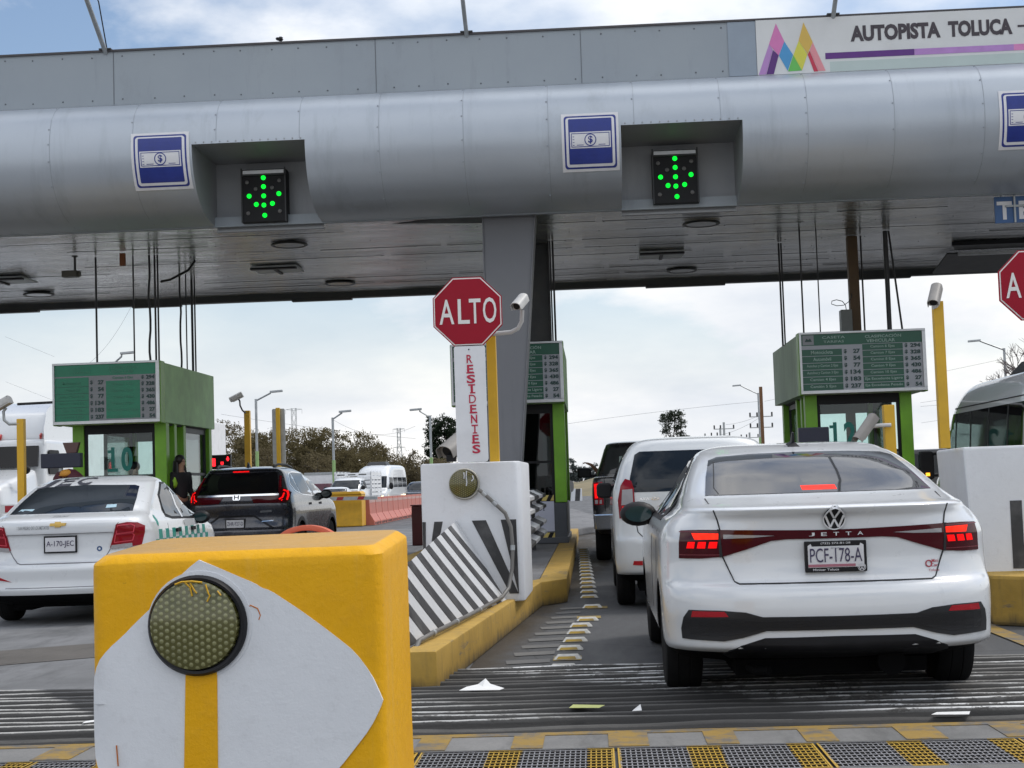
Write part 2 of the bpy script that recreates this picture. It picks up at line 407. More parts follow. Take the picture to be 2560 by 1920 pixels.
M['wornyel'] = worn('worn_yellow_line', (0.28, 0.175, 0.03), 0.52); M['wornwhite'] = worn('worn_white_line', (0.62, 0.62, 0.61), 0.5)
mb = MB(); mb.box(-6, 6, 7.672, 7.76, -0.1, 0.008)
struct(mb, 'painted_line', M['wornyel'], 'yellow line painted across the lanes', 'road marking')
mb = MB()
for k in range(-14, 15):
    x = 0.02 + 0.46 * k; w = 0.15 if k % 3 else 0.19
    mb.box(x, x + w, 7.3, 7.668, -0.1, 0.010)
struct(mb, 'painted_blocks', M['wornyel'], 'yellow blocks painted on the concrete behind the grating', 'road marking')
# left apron paint in front of the block
mb = MB(); mb.add([(-2.25, 7.02, 0.009), (-1.72, 7.02, 0.009), (-1.62, 7.26, 0.009), (-2.15, 7.26, 0.009)], [(0, 1, 2, 3)])
struct(mb, 'painted_patch', M['wornwhite'], 'pale painted patch left of the yellow block', 'road marking')

# rumble strip: real ridges running across the lane
def ridge_sheet(x0, x1, y0, y1, period, h, nx, seed):
    rnd = random.Random(seed); mb = MB(); mb.att = []; ny = int((y1 - y0) / period * 16)
    for j in range(ny + 1):
        y = y0 + (y1 - y0) * j / ny
        for i in range(nx + 1):
            x = x0 + (x1 - x0) * i / nx
            ph = (y - y0) / period + 0.045 * math.sin(x * 2.1 + seed) + 0.03 * math.sin(x * 7.7)
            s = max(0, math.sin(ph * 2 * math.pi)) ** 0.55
            a = 0.9 + 0.1 * math.sin(x * 3.1 + int(ph) * 2.4)
            edge = min(1, (y - y0) / 0.1, (y1 - y) / 0.1)
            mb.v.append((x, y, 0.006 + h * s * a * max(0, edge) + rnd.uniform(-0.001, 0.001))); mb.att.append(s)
    w = nx + 1
    for j in range(ny):
        for i in range(nx): mb.f.append([j * w + i, j * w + i + 1, (j + 1) * w + i + 1, (j + 1) * w + i]); mb.mi.append(0)
    return mb
def mat_ridge(name, kind):
    n = N(name); x = n.xyz(); gv = n.n('ShaderNodeAttribute', attribute_name='groove_shade').outputs['Fac']; f = n.noise(5, 8, 0.7, (0.45, 1, 1)); g = n.noise(60, 5, 0.7); st = n.noise(1.4, 6, 0.6)
    c = n.mix(n.ramp(f, 0.3, 0.7), (0.042, 0.04, 0.038), (0.10, 0.097, 0.09))
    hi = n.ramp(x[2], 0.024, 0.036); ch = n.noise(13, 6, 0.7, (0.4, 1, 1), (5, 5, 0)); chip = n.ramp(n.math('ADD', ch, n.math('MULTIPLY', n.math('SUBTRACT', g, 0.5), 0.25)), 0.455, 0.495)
    c = n.mix(n.math('MULTIPLY', hi, 0.8), c, (0.20, 0.196, 0.185))  # ridge tops coloured lighter, standing in for light on the crests
    if kind == 'right':   # two worn white chevron bands and a darker oily band between them
        wob = n.math('MULTIPLY', n.math('SUBTRACT', f, 0.5), 0.5)
        d = n.math('ADD', n.math('ADD', n.math('MULTIPLY', n.math('SUBTRACT', x[0], -0.35), 0.95), n.math('SUBTRACT', x[1], 10.15)), wob)
        far = n.ramp(n.math('ABSOLUTE', n.math('SUBTRACT', d, 0.15)), 0.25, 0.75, 1, 0)
        dark = n.ramp(n.math('ABSOLUTE', n.math('SUBTRACT', d, -1.1)), 0.5, 0.95, 1, 0)
        near = n.ramp(n.math('ABSOLUTE', n.math('SUBTRACT', d, -2.6)), 0.3, 0.75, 0.5, 0)
        r2 = n.math('ADD', n.math('MULTIPLY', n.math('SUBTRACT', x[0], 1.75), -0.75), n.math('SUBTRACT', x[1], 8.0))
        band2 = n.ramp(n.math('ABSOLUTE', r2), 0.15, 0.6, 0.85, 0)
        rr = n.ramp(x[0], 1.7, 2.2, 0, 0.7)
        c = n.mix(n.math('MULTIPLY', dark, 0.75), c, (0.032, 0.031, 0.03))
        wht = n.math('MAXIMUM', n.math('MAXIMUM', far, near), n.math('MAXIMUM', band2, n.math('MULTIPLY', rr, n.ramp(f, 0.5, 0.6))))
        c = n.mix(n.math('MULTIPLY', n.math('MULTIPLY', wht, chip), n.ramp(x[2], 0.027, 0.034)), c, (0.66, 0.665, 0.66))
    else:
        d = n.math('SUBTRACT', n.math('ADD', x[0], n.math('MULTIPLY', n.math('SUBTRACT', x[1], 7.9), 0.62)), -2.45)
        d = n.math('ADD', d, n.math('MULTIPLY', n.math('SUBTRACT', f, 0.5), 0.18))
        c = n.mix(n.ramp(d, -0.04, 0.04, 1, 0), n.mix(0.8, c, (0.04, 0.042, 0.048)), n.mix(n.math('MULTIPLY', n.ramp(f, 0.3, 0.6, 0.5, 0.9), n.ramp(x[2], 0.024, 0.034)), c, (0.42, 0.415, 0.40)))
    c = n.mix(n.ramp(n.math('ADD', gv, n.math('MULTIPLY', n.math('SUBTRACT', g, 0.5), 0.14)), 0.85, 0.95, 0.93, 0), c, (0.016, 0.0155, 0.015))  # shade of the ridge fronts and gaps put into the colour
    n.base(c); n.set(Roughness=0.8); n.bump(g, 0.5, 0.006); return n.m
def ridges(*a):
    o = struct(*a, smooth=60, fixn=False); at = o.data.attributes.new('groove_shade', 'FLOAT', 'POINT'); at.data.foreach_set('value', a[0].att); return o
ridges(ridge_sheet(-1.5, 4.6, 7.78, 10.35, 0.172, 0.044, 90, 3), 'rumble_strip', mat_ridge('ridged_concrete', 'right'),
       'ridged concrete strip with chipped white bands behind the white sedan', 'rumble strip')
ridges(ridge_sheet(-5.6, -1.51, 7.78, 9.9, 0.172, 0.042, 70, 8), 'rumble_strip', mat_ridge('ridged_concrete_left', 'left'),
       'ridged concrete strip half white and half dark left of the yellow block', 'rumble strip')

# painted bars between kerb and lane studs, and the zebra on the far right
mb = MB()
for k in range(10):
    y = 10.75 + k * 0.5; x0 = -0.92 + (y - 9.4) * 0.062 + 0.16; x1 = -0.36 + 0.022 * k; mb.add([(x0 + 0.02, y, 0.005), (x1, y + 0.06, 0.005), (x1, y + 0.29, 0.005), (x0, y + 0.22, 0.005)], [(0, 1, 2, 3)])
struct(mb, 'painted_bars', worn('faint_white_bars', (0.13, 0.127, 0.12), 0.50, 1.6), 'faint pale bars painted beside the yellow kerb', 'road marking')
mb = MB()
for x, y, w in ((-0.24, 10.9, .2), (-.10, 14.2, .22), (-.02, 15.3, .2)): mb.add([(x - w / 2, y, 0.0055), (x + w / 2, y, 0.0055), (x + w / 2, y + .26, 0.0055), (x - w / 2, y + .26, 0.0055)], [(0, 1, 2, 3)])
struct(mb, 'painted_blocks', worn('faded_yellow', (0.30, 0.21, 0.05), 0.48, 5), 'faded yellow blocks painted between the lane studs', 'road marking')
mb = MB()
for k in range(16):
    y = 12.55 + 0.42 * k; mb.add([(3.05 + 0.03 * k, y, 0.005), (5.2, y - 0.5, 0.005), (5.2, y - 0.28, 0.005), (3.05 + 0.03 * k, y + 0.22, 0.005)], [(0, 1, 2, 3)])
struct(mb, 'zebra_marking', M['wornwhite'], 'white zebra bars painted at the right island', 'road marking')
mb = MB(); mb.add([(2.94, 10.2, 0.009), (3.10, 10.2, 0.009), (3.12, 12.4, 0.009), (3.5, 18, 0.009), (3.36, 18, 0.009), (2.97, 12.5, 0.009)], [(0, 1, 2, 3, 4, 5)])
struct(mb, 'painted_line', M['wornyel'], 'yellow line edging the zebra bars on the right', 'road marking')

# traffic islands
def mat_kerb():
    n = N('kerb_yellow'); f = n.noise(2.2, 9, 0.7); g = n.noise(45, 6, 0.75); z = n.xyz()[2]
    c = n.mix(n.ramp(f, 0.3, 0.72), (0.36, 0.225, 0.04), (0.50, 0.315, 0.065)); st = n.noise(9, 7, 0.7, (1, 1, 0.15))
    c = n.mix(n.ramp(st, 0.52, 0.72, 0, 0.55), c, (0.17, 0.12, 0.045)); c = n.mix(n.ramp(g, 0.55, 0.8, 0, 0.5), c, (0.25, 0.19, 0.09)); sc = n.noise(3.2, 9, 0.8, (1, 0.5, 3), (4, 9, 1)); c = n.mix(n.ramp(sc, 0.58, 0.64, 0, 0.75), c, (0.14, 0.125, 0.10))
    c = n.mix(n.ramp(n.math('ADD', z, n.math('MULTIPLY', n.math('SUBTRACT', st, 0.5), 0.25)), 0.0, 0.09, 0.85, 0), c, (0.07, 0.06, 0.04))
    n.base(c); n.set(Roughness=0.8); n.bump(n.math('ADD', f, n.math('MULTIPLY', g, 0.3)), 0.5, 0.012); return n.m
M['kerb'] = mat_kerb()
KZ = 0.25
outer = [(-1.0, 9.42), (-0.58, 15.8), (-0.33, 16.25), (-0.40, 34.0)]
inner = [(-1.2, 9.62), (-0.80, 15.75), (-0.62, 16.35), (-0.66, 34.0)]
mb = MB()
po = [(-1.95, 9.42)] + outer; pi = [(-1.75, 9.62)] + inner
for a in range(len(po) - 1):
    (x0, y0), (x1, y1) = po[a], po[a + 1]; (u0, v0), (u1, v1) = pi[a], pi[a + 1]
    mb.add([(x0, y0, 0), (x1, y1, 0), (u1, v1, 0), (u0, v0, 0), (x0, y0, KZ), (x1, y1, KZ), (u1, v1, KZ), (u0, v0, KZ)],
           [(0, 1, 5, 4), (4, 5, 6, 7), (2, 3, 7, 6), (0, 3, 2, 1)] + ([(0, 4, 7, 3)] if a == 0 else []) + ([(1, 2, 6, 5)] if a == 3 else []))
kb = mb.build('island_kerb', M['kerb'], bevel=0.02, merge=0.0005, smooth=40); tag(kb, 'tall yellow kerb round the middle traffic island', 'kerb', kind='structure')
mb = MB(); mb.prism([(-1.75, 9.63), (-1.21, 9.63), (-0.805, 15.76), (-0.625, 16.36), (-0.665, 34), (-2.6, 34), (-2.6, 16), (-2.0, 15)], 'z', 0.0, KZ - 0.008)
struct(mb, 'traffic_island', M['pave'], 'grey concrete top of the middle traffic island', 'island')
mb = MB(); mb.prism([(-2.35, 9.42), (-1.96, 9.42), (-1.76, 9.62), (-2.01, 15.0), (-2.61, 16), (-2.61, 34), (-2.85, 34), (-2.85, 16)], 'z', 0.0, KZ + 0.002)
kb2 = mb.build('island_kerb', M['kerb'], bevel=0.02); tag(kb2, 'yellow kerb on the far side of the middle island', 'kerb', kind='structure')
# right island
mb = MB(); mb.prism([(3.62, 14.75), (3.62, 32), (5.35, 32), (5.35, 14.75)], 'z', 0.0, KZ)
kb3 = mb.build('island_kerb', M['kerb'], bevel=0.02); tag(kb3, 'yellow kerb of the island on the right', 'kerb', kind='structure')
mb = MB(); mb.prism([(2.75, 12.5), (2.75, 14.2), (3.3, 14.2), (3.3, 12.5)], 'z', -0.0, 0.0035)
# left island under booth 10
mb = MB(); mb.prism([(-9.4, 17.5), (-7.05, 17.5), (-7.05, 33), (-9.4, 33)], 'z', 0.0, KZ)
kb4 = mb.build('island_kerb', M['kerb'], bevel=0.02); tag(kb4, 'yellow kerb of the island under the left booth', 'kerb', kind='structure')
# far end of the middle island with its tapering yellow kerb
mb = MB(); mb.prism([(-0.62, 36), (0.15, 39), (-0.1, 52), (-0.95, 66), (-1.9, 66), (-2.4, 36)], 'z', 0.0, 0.17)
kb5 = mb.build('island_kerb', M['pave'], bevel=0.03); tag(kb5, 'low concrete kerb at the far tip of the middle island', 'kerb', kind='structure')
# ================================================================ toll canopy
def mat_panel(name, a, b, rough=0.42, metal=0.35):
    n = N(name); f = n.noise(0.5, 7, 0.6); dn = n.noise(0.9, 3, 0.5, (1, 1, 0.6), (2, 2, 7)); st = n.noise(2.5, 8, 0.7, (1, 0.3, 0.12)); g = n.noise(26, 4, 0.6)
    c = n.mix(n.ramp(f, 0.35, 0.65), a, b); c = n.mix(n.ramp(st, 0.56, 0.78, 0, 0.5), c, tuple(q * 0.6 for q in a)); sm = n.noise(0.7, 8, 0.75, (1, 1, 0.5), (1, 6, 3)); c = n.mix(n.ramp(sm, 0.56, 0.75, 0, 0.30), c, (0.16, 0.165, 0.165))
    sp = n.noise(7, 5, 0.8, (1, 1, 1), (9, 4, 2)); c = n.mix(n.ramp(sp, 0.735, 0.76, 0, 0.7), c, (0.13, 0.085, 0.05))
    n.base(c); n.set(Metallic=metal, Roughness=n.ramp(f, 0.2, 0.8, rough * 0.85, rough * 1.15)); n.bump(n.math('ADD', n.math('ADD', f, n.math('MULTIPLY', dn, 1.6)), n.math('MULTIPLY', g, 0.06)), 0.13, 0.06); return n.m
M['fascia'] = mat_panel('fascia_sheet', (0.27, 0.305, 0.34), (0.305, 0.34, 0.37), 0.55, 0.1)
M['tube'] = mat_panel('tube_sheet', (0.39, 0.43, 0.48), (0.435, 0.475, 0.525), 0.38, 0.3)
M['recess'] = mat_panel('recess_sheet', (0.27, 0.28, 0.295), (0.32, 0.33, 0.345), 0.5, 0.2)
M['column'] = mat_panel('column_paint', (0.155, 0.16, 0.175), (0.18, 0.185, 0.20), 0.6, 0.05)
def mat_soffit():
    n = N('soffit_sheet'); w = n.noise(1.3, 6, 0.6, (0.45, 2.6, 1)); w2 = n.noise(0.35, 4, 0.5); r = n.noise(0.6, 5, 0.6, (0.5, 0.9, 1), (7, 3, 0))
    c = n.mix(n.ramp(w2, 0.35, 0.65), (0.52, 0.525, 0.53), (0.70, 0.705, 0.71)); c = n.mix(n.ramp(r, 0.58, 0.70, 0, 0.5), c, (0.34, 0.22, 0.12))
    n.base(c); n.set(Metallic=0.75, Roughness=n.ramp(w2, 0.3, 0.7, 0.12, 0.26)); n.bump(w, 0.75, 0.10); return n.m
M['soffit'] = mat_soffit()
XA, XB = -17.0, 15.0
PROF = [(22.06, 7.03), (21.86, 6.98), (21.68, 6.88), (21.53, 6.72), (21.45, 6.50), (21.42, 6.25), (21.45, 6.0), (21.55, 5.77), (21.73, 5.56), (22.0, 5.40), (22.35, 5.31), (22.75, 5.28)]
_pz = [p[1] for p in PROF][::-1]; _py = [p[0] for p in PROF][::-1]
def prof_y(z):
    z = max(_pz[0], min(_pz[-1], z))
    for i in range(len(_pz) - 1):
        if z <= _pz[i + 1]:
            # Catmull-Rom in z
            t = (z - _pz[i]) / (_pz[i + 1] - _pz[i]); p1, p2 = _py[i], _py[i + 1]
            p0 = _py[i - 1] if i else 2 * p1 - p2; p3 = _py[i + 2] if i + 2 < len(_py) else 2 * p2 - p1
            return 0.5 * (2 * p1 + (p2 - p0) * t + (2 * p0 - 5 * p1 + 4 * p2 - p3) * t * t + (3 * p1 - p0 - 3 * p2 + p3) * t ** 3)
    return _py[-1]
def tubeF(x, z): return Vector((x, prof_y(z), z))
canopy = thing('toll_canopy', 'long grey metal toll plaza canopy with rounded front tube spanning all lanes', 'canopy', (-1.3, 22, 0))
RT, RB, RY = 6.25, 5.26, 22.86
RECS = [(-5.575, -3.945), (0.545, 2.25)]
fine = [5.28 + (7.03 - 5.28) * (0.5 - 0.5 * math.cos(math.pi * i / 30)) for i in range(31)]
mb = MB()
def tube_seg(x0, x1, zs):
    nx = max(1, int((x1 - x0) / 1.2)); k = len(mb.v)
    for i in range(nx + 1):
        for z in zs: mb.v.append((x0 + (x1 - x0) * i / nx, prof_y(z), z))
    m = len(zs)
    for i in range(nx):
        for j in range(m - 1): mb.f.append([k + i * m + j, k + (i + 1) * m + j, k + (i + 1) * m + j + 1, k + i * m + j + 1]); mb.mi.append(0)
cuts = [XA] + [v for r in RECS for v in r] + [XB]
for i in range(0, len(cuts), 2): tube_seg(cuts[i], cuts[i + 1], fine)
up = [RT] + [z for z in fine if z > RT + 0.01]
for a, b in RECS: tube_seg(a, b, up)
tube_mb = mb
for a, b in RECS:
    mb = MB(); zs = [z for z in fine if z < RT] + [RT]
    for x in (a, b):
        k = len(mb.v); mb.v += [(x, prof_y(z), z) for z in zs] + [(x, RY, RT), (x, RY, zs[0])]; mb.f.append(list(range(k, k + len(zs) + 2))); mb.mi.append(0)
    mb.add([(a, prof_y(RT), RT), (b, prof_y(RT), RT), (b, RY, RT), (a, RY, RT)], [(0, 1, 2, 3)])
    mb.add([(a, RY, RB - 0.02), (b, RY, RB - 0.02), (b, RY, RT), (a, RY, RT)], [(0, 1, 2, 3)])
    mb.box(a, b, RY - 0.03, RY + 0.05, RB - 0.05, RB - 0.02)
    for i in range(14): x = a + (b - a) * (i + 0.5) / 14; mb.lathe([(0.012, 0.0), (0.010, -0.008)], (x, prof_y(RT + 0.02) - 0.001, RT + 0.025), 'y', 6)
    mb.build('signal_recess', M['recess'], canopy, fixn=False)
# seams and rivets of the rolled sheets, kept in the tube's own mesh
mb = tube_mb.m(1); seam_x = [-7.64 - 1.21 * 2, -7.64 - 1.21, -7.64, -6.43, -5.22, -4.02, -2.88, -1.68, -0.475, 0.735, 1.95, 3.16, 4.36, 5.6, 6.8]
for x in seam_x:
    z0 = RT + 0.03 if any(a - 0.02 < x < b + 0.02 for a, b in RECS) else 5.30
    mb.conform([(x - 0.004, z0), (x + 0.004, z0), (x + 0.004, 7.02), (x - 0.004, 7.02)], tubeF, 0.0025, 0.004, 0.05, 1)
    z = 6.95
    while z > z0 + 0.05:
        y = prof_y(z); mb.lathe([(0.012, 0.0), (0.009, -0.008)], (x - 0.02, y - 0.002, z), 'y', 6); z -= random.uniform(0.2, 0.42)
mb.build('front_tube', [M['tube'], mat('seam_grey', (0.30, 0.33, 0.37), 0.5)], canopy, smooth=50, fixn=False)
# upper fascia band
mb = MB(); mb.box(XA, XB, 22.0, 22.12, 7.0, 7.82)
mb.m(1)
for x in (-12.5, -10.1, -6.87, -2.98, 0.02): mb.box(x, x + 0.008, 21.994, 21.999, 7.03, 7.815)
for i in range(60):
    x = -12 + i * 0.44 + random.uniform(-0.06, 0.06)
    if x > 2.1: break
    for z in (7.75, 7.10): mb.lathe([(0.013, 0.0), (0.009, -0.008)], (x, 21.998, z + random.uniform(-0.01, 0.01)), 'y', 6)
mb.build('fascia', [M['fascia'], mat('fascia_joint', (0.10, 0.11, 0.125), 0.5)], canopy)
mb = MB(); mb.box(XA, XB, 21.975, 22.14, 7.82, 7.85); mb.box(XA, XB, 21.985, 21.998, 6.985, 7.015)
mb.build('edge_trim', mat('trim_dark', (0.06, 0.055, 0.06), 0.6, dirt=0.4), canopy)
# soffit, back and roof
mb = MB(); nx, ny = 64, 40
for j in range(ny + 1):
    y = 22.75 + (31.72 - 22.75) * j / ny
    for i in range(nx + 1):
        x = XA + (XB - XA) * i / nx; st = (y - 22.75) % 0.98 / 0.98
        mb.v.append((x, y, 5.40 + 0.012 * math.sin(x * 1.7 + y * 3) * math.sin(y * 2.3 + x * 0.4) + 0.006 * math.sin(x * 5.1 + y)))
for j in range(ny):
    for i in range(nx): mb.f.append([j * (nx + 1) + i, (j + 1) * (nx + 1) + i, (j + 1) * (nx + 1) + i + 1, j * (nx + 1) + i + 1]); mb.mi.append(0)
mb.build('soffit', M['soffit'], canopy, smooth=60, fixn=False)
mb = MB(); y = 23.35; rnd = random.Random(4)
while y < 31.5:
    x = XA
    while x < XB:
        l = rnd.uniform(1.2, 3.6)
        if rnd.random() < 0.42: x += l; continue
        d = rnd.choice((0.003, 0.004, 0.005, 0.013)); dz = rnd.uniform(-0.006, 0.004)
        mb.hexa([(x, y - d, 5.376), (x + l, y - d * .3, 5.376 + dz), (x + l, y + d * .3, 5.376 + dz), (x, y + d, 5.376)],
                [(x, y - d, 5.384), (x + l, y - d * .3, 5.384 + dz), (x + l, y + d * .3, 5.384 + dz), (x, y + d, 5.384)])
        x += l + rnd.uniform(0.0, 0.25)
    for i in range(50): mb.lathe([(0.012, 0), (0.008, -0.008)], (XA + i * 0.64 + rnd.uniform(-0.1, 0.1), y + 0.03, 5.38), 'z', 5)
    y += 0.88
mb.build('soffit_seam', M['dark'], canopy)
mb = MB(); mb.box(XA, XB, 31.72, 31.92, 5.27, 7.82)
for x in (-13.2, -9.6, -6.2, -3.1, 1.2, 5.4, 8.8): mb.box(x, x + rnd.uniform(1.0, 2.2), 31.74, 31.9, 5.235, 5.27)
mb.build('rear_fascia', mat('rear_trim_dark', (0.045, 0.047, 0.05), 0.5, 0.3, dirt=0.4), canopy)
mb = MB(); mb.box(XA, XB, 22.12, 31.56, 7.70, 7.78); mb.box(XA, XA + 0.1, 22.1, 31.6, 5.4, 7.8); mb.box(XB - 0.1, XB, 22.1, 31.6, 5.4, 7.8)
mb.box(XA, XB, 22.72, 22.8, 5.27, 5.42)
mb.build('roof', M['fascia'], canopy)
# front column: tapered welded box narrowing downwards
mb = MB(); z0, z1 = KZ - 0.01, 5.34
mb.hexa([(-1.545, 22.95, z0), (-1.215, 22.95, z0), (-1.215, 23.5, z0), (-1.545, 23.5, z0)], [(-1.535, 22.95, z1), (-0.765, 22.95, z1), (-0.765, 23.5, z1), (-1.535, 23.5, z1)])
mb.hexa([(-1.565, 22.93, z0), (-1.545, 22.93, z0), (-1.545, 23.52, z0), (-1.565, 23.52, z0)], [(-1.555, 22.93, z1), (-1.535, 22.93, z1), (-1.535, 23.52, z1), (-1.555, 23.52, z1)])
mb.hexa([(-1.215, 22.93, z0), (-1.195, 22.93, z0), (-1.195, 23.52, z0), (-1.215, 23.52, z0)], [(-0.765, 22.93, z1), (-0.745, 22.93, z1), (-0.745, 23.52, z1), (-0.765, 23.52, z1)])
mb.build('column', M['column'], canopy, bevel=0.006)
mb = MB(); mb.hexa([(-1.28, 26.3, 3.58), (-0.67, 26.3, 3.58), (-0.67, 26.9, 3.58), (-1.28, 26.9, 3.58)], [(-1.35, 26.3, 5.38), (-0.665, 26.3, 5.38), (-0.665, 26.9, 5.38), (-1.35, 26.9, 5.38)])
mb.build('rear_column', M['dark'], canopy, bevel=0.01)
# torn soffit sheet beside the column: dark gap and a bent flap
mb = MB(); mb.add([(-3.0, 23.6, 5.366), (-1.56, 23.1, 5.366), (-1.56, 23.9, 5.366)], [(0, 1, 2)]); mb.add([(-3.0, 23.6, 5.376), (-1.56, 23.1, 5.376), (-1.56, 23.9, 5.376)], [(2, 1, 0)])
mb.build('soffit_gap', M['black'], canopy, fixn=False)
mb = MB(); mb.hexa([(-3.0, 23.55, 5.35), (-1.75, 23.35, 5.24), (-1.75, 23.62, 5.22), (-3.0, 23.72, 5.34)], [(-3.0, 23.55, 5.356), (-1.75, 23.35, 5.246), (-1.75, 23.62, 5.226), (-3.0, 23.72, 5.346)])
mb.build('loose_sheet', M['soffit'], canopy)

# lamps let into the soffit
M['lens'] = mat('lamp_lens', (0.10, 0.10, 0.09), 0.25, var=0.3)
def round_lamp(x, y, label):
    t = thing('ceiling_lamp', label, 'lamp', (x, y, 5.36), group='round lamps under the canopy')
    mb = MB(); mb.lathe([(0.22, 0.03), (0.30, 0.02), (0.31, 0.0), (0.29, -0.012), (0.25, 0.0)], (x, y, 5.36), 'z', 28); mb.build('lamp_rim', M['dark'], t, smooth=40)
    mb = MB(); mb.lathe([(0.01, -0.008), (0.24, -0.004), (0.25, 0.006)], (x, y, 5.36), 'z', 24); mb.build('lamp_lens', M['lens'], t, smooth=40)
round_lamp(-4.94, 25.2, 'round soffit lamp near the front edge, right of the left arrow signal')
round_lamp(-4.92, 30.2, 'small-looking round soffit lamp at the rear edge left of the red octagon')
round_lamp(-10.97, 30.05, 'round soffit lamp at the far left above the left booth roof')
round_lamp(1.87, 24.8, 'round dark soffit lamp just below the right arrow signal')
round_lamp(1.87, 30.3, 'round soffit lamp at the rear edge right of the column')
def tray_lamp(x, y, w, label):
    t = thing('tray_lamp', label, 'lamp', (x, y, 5.36), group='tray lamps under the canopy')
    mb = MB(); mb.box(x - w, x + w, y - 0.40, y + 0.40, 5.345, 5.375); mb.build('housing', M['galv'], t)
    mb = MB(); mb.box(x - w, x + w, y - 0.42, y - 0.30, 5.31, 5.343); mb.box(x - 0.03, x + 0.03, y - 0.30, y + 0.38, 5.315, 5.343); mb.build('lamp_tray', M['black'], t)
tray_lamp(-5.7, 27.9, 0.42, 'flat tray lamp hanging under the soffit between the left booth cables and column')
tray_lamp(-10.9, 27.9, 0.55, 'flat tray lamp at the left edge of the soffit')
tray_lamp(1.36, 28.0, 0.40, 'flat tray lamp under the soffit right of the column')
t = thing('access_hatch', 'large open dark hatch in the soffit near the right edge', 'hatch', (7.4, 28.8, 5.36))
mb = MB(); mb.add([(6.6, 28.0, 5.365), (9.6, 28.0, 5.365), (9.6, 29.0, 5.365), (6.9, 29.0, 5.365)], [(0, 1, 2, 3)]); mb.box(6.6, 9.6, 27.95, 28.0, 5.30, 5.37); mb.build('opening', M['black'], t, fixn=False)
mb = MB(); mb.hexa([(6.75, 29.05, 5.30), (9.6, 29.05, 5.30), (9.4, 30.3, 5.10), (6.75, 30.3, 5.10)], [(6.75, 29.05, 5.33), (9.6, 29.05, 5.33), (9.4, 30.3, 5.13), (6.75, 30.3, 5.13)]); mb.build('hatch_door', M['dark'], t)
mb = MB(); mb.box(6.95, 8.9, 28.98, 29.04, 5.26, 5.32); mb.build('hatch_rail', M['alu'], t)
t = thing('ceiling_camera', 'small dark camera hanging under the soffit at left', 'camera', (-8.73, 25.5, 5.2))
mb = MB(); mb.cyl((-8.68, 25.5, 5.38), (-8.68, 25.5, 5.12), 0.02); mb.lathe([(0.05, 5.38), (0.05, 5.36)], (-8.68, 25.5, 0)); mb.build('stem', M['dark'], t)
mb = MB(); mb.obox((-8.74, 25.45, 5.06), (0.13, 0, 0), (0, 0.08, 0), (0, 0, 0.055)); mb.cyl((-8.61, 25.45, 5.06), (-8.57, 25.45, 5.06), 0.05); mb.build('housing', mat('camera_olive', (0.07, 0.065, 0.05), 0.5), t, bevel=0.008)
t = tag(MB().box(-7.89, -7.80, 25.43, 25.5, 5.17, 5.38).build('junction_box', mat('rust_orange', (0.22, 0.07, 0.02), 0.6, dirt=0.4), bevel=0.006), 'small rusty orange box under the soffit', 'box')
# black hose looping under the rear edge at far left
pts = [(-13.2, 30.9, 5.20), (-12.6, 30.8, 5.22), (-12.3, 30.8, 5.33), (-12.15, 30.8, 5.18), (-12.25, 30.8, 4.98), (-12.5, 30.8, 4.82), (-13.2, 30.8, 4.70)]
tag(MB().tube(pts, 0.045, 8).build('black_hose', M['cable'], smooth=60), 'thick black hose looping under the canopy at the left edge', 'hose')

# overhead poles leaning forward over the fascia
for x, r, lab in ((-6.98, 0.035, 'leaning steel pole on the canopy top at left with a thin wire beside it'), (-1.63, 0.032, 'leaning steel pole on the canopy top near the middle'), (3.67, 0.034, 'leaning steel pole on the canopy top above the wordy banner')):
    t = thing('roof_pole', lab, 'pole', (x, 22, 7.8), group='poles leaning off the canopy top')
    mb = MB(); mb.tube([(x, 22.02, 7.80), (x, 22.02 - 1.56 * 1.2, 9.0), (x, 22.02 - 1.56 * 2.4, 10.2)], r, 10); mb.build('shaft', M['galv'], t, smooth=60)
    mb = MB(); mb.box(x - 0.09, x + 0.09, 21.95, 22.1, 7.85, 7.87); mb.build('base_plate', M['dark'], t)
    if x < -6: mb = MB(); mb.tube([(x + 0.02, 22.0, 7.86), (x + 0.13, 21.3, 8.35), (x + 0.06, 20.4, 8.95), (x + 0.02, 19.0, 9.9)], 0.010, 6); mb.build('wire', M['cable'], t)
tag(MB().blob((-4.39, 22.02, 7.90), 0.05, 0.04, 0.03, 6, 0.35).build('knotted_wire', M['cable']), 'small knot of wire on the canopy edge', 'wire')

# ---- banner on the fascia
ban = thing('banner_sign', 'white road-name banner with a multicoloured M logo on the canopy front', 'sign', (2.55, 21.99, 7.02))
M['banner'] = mat('banner_white', (0.62, 0.63, 0.63), 0.5, var=0.06, vs=2, dirt=0.2, dcol=(0.4, 0.4, 0.39))
MB().box(2.555, 12, 21.975, 21.998, 7.015, 7.825).build('panel', M['banner'], ban)
MB().box(2.15, 2.55, 21.985, 21.998, 7.02, 7.815).build('repair_panel', mat('patch_blue_grey', (0.26, 0.31, 0.37), 0.5, var=0.08, vs=2), ban)
MB().box(3.59, 12, 21.972, 21.9745, 7.02, 7.165).build('pale_strip', mat('pale_green', (0.45, 0.53, 0.51), 0.5, var=0.06, vs=2), ban)
YB = 21.9735
def bp(name, poly, col): 
    mb = MB(); mb.prism([(2.56 + u, 7.022 + v) for u, v in poly], 'y', YB - 0.004, YB); return mb.build(name, mat('logo_' + name, col, 0.5, var=0.05), ban)
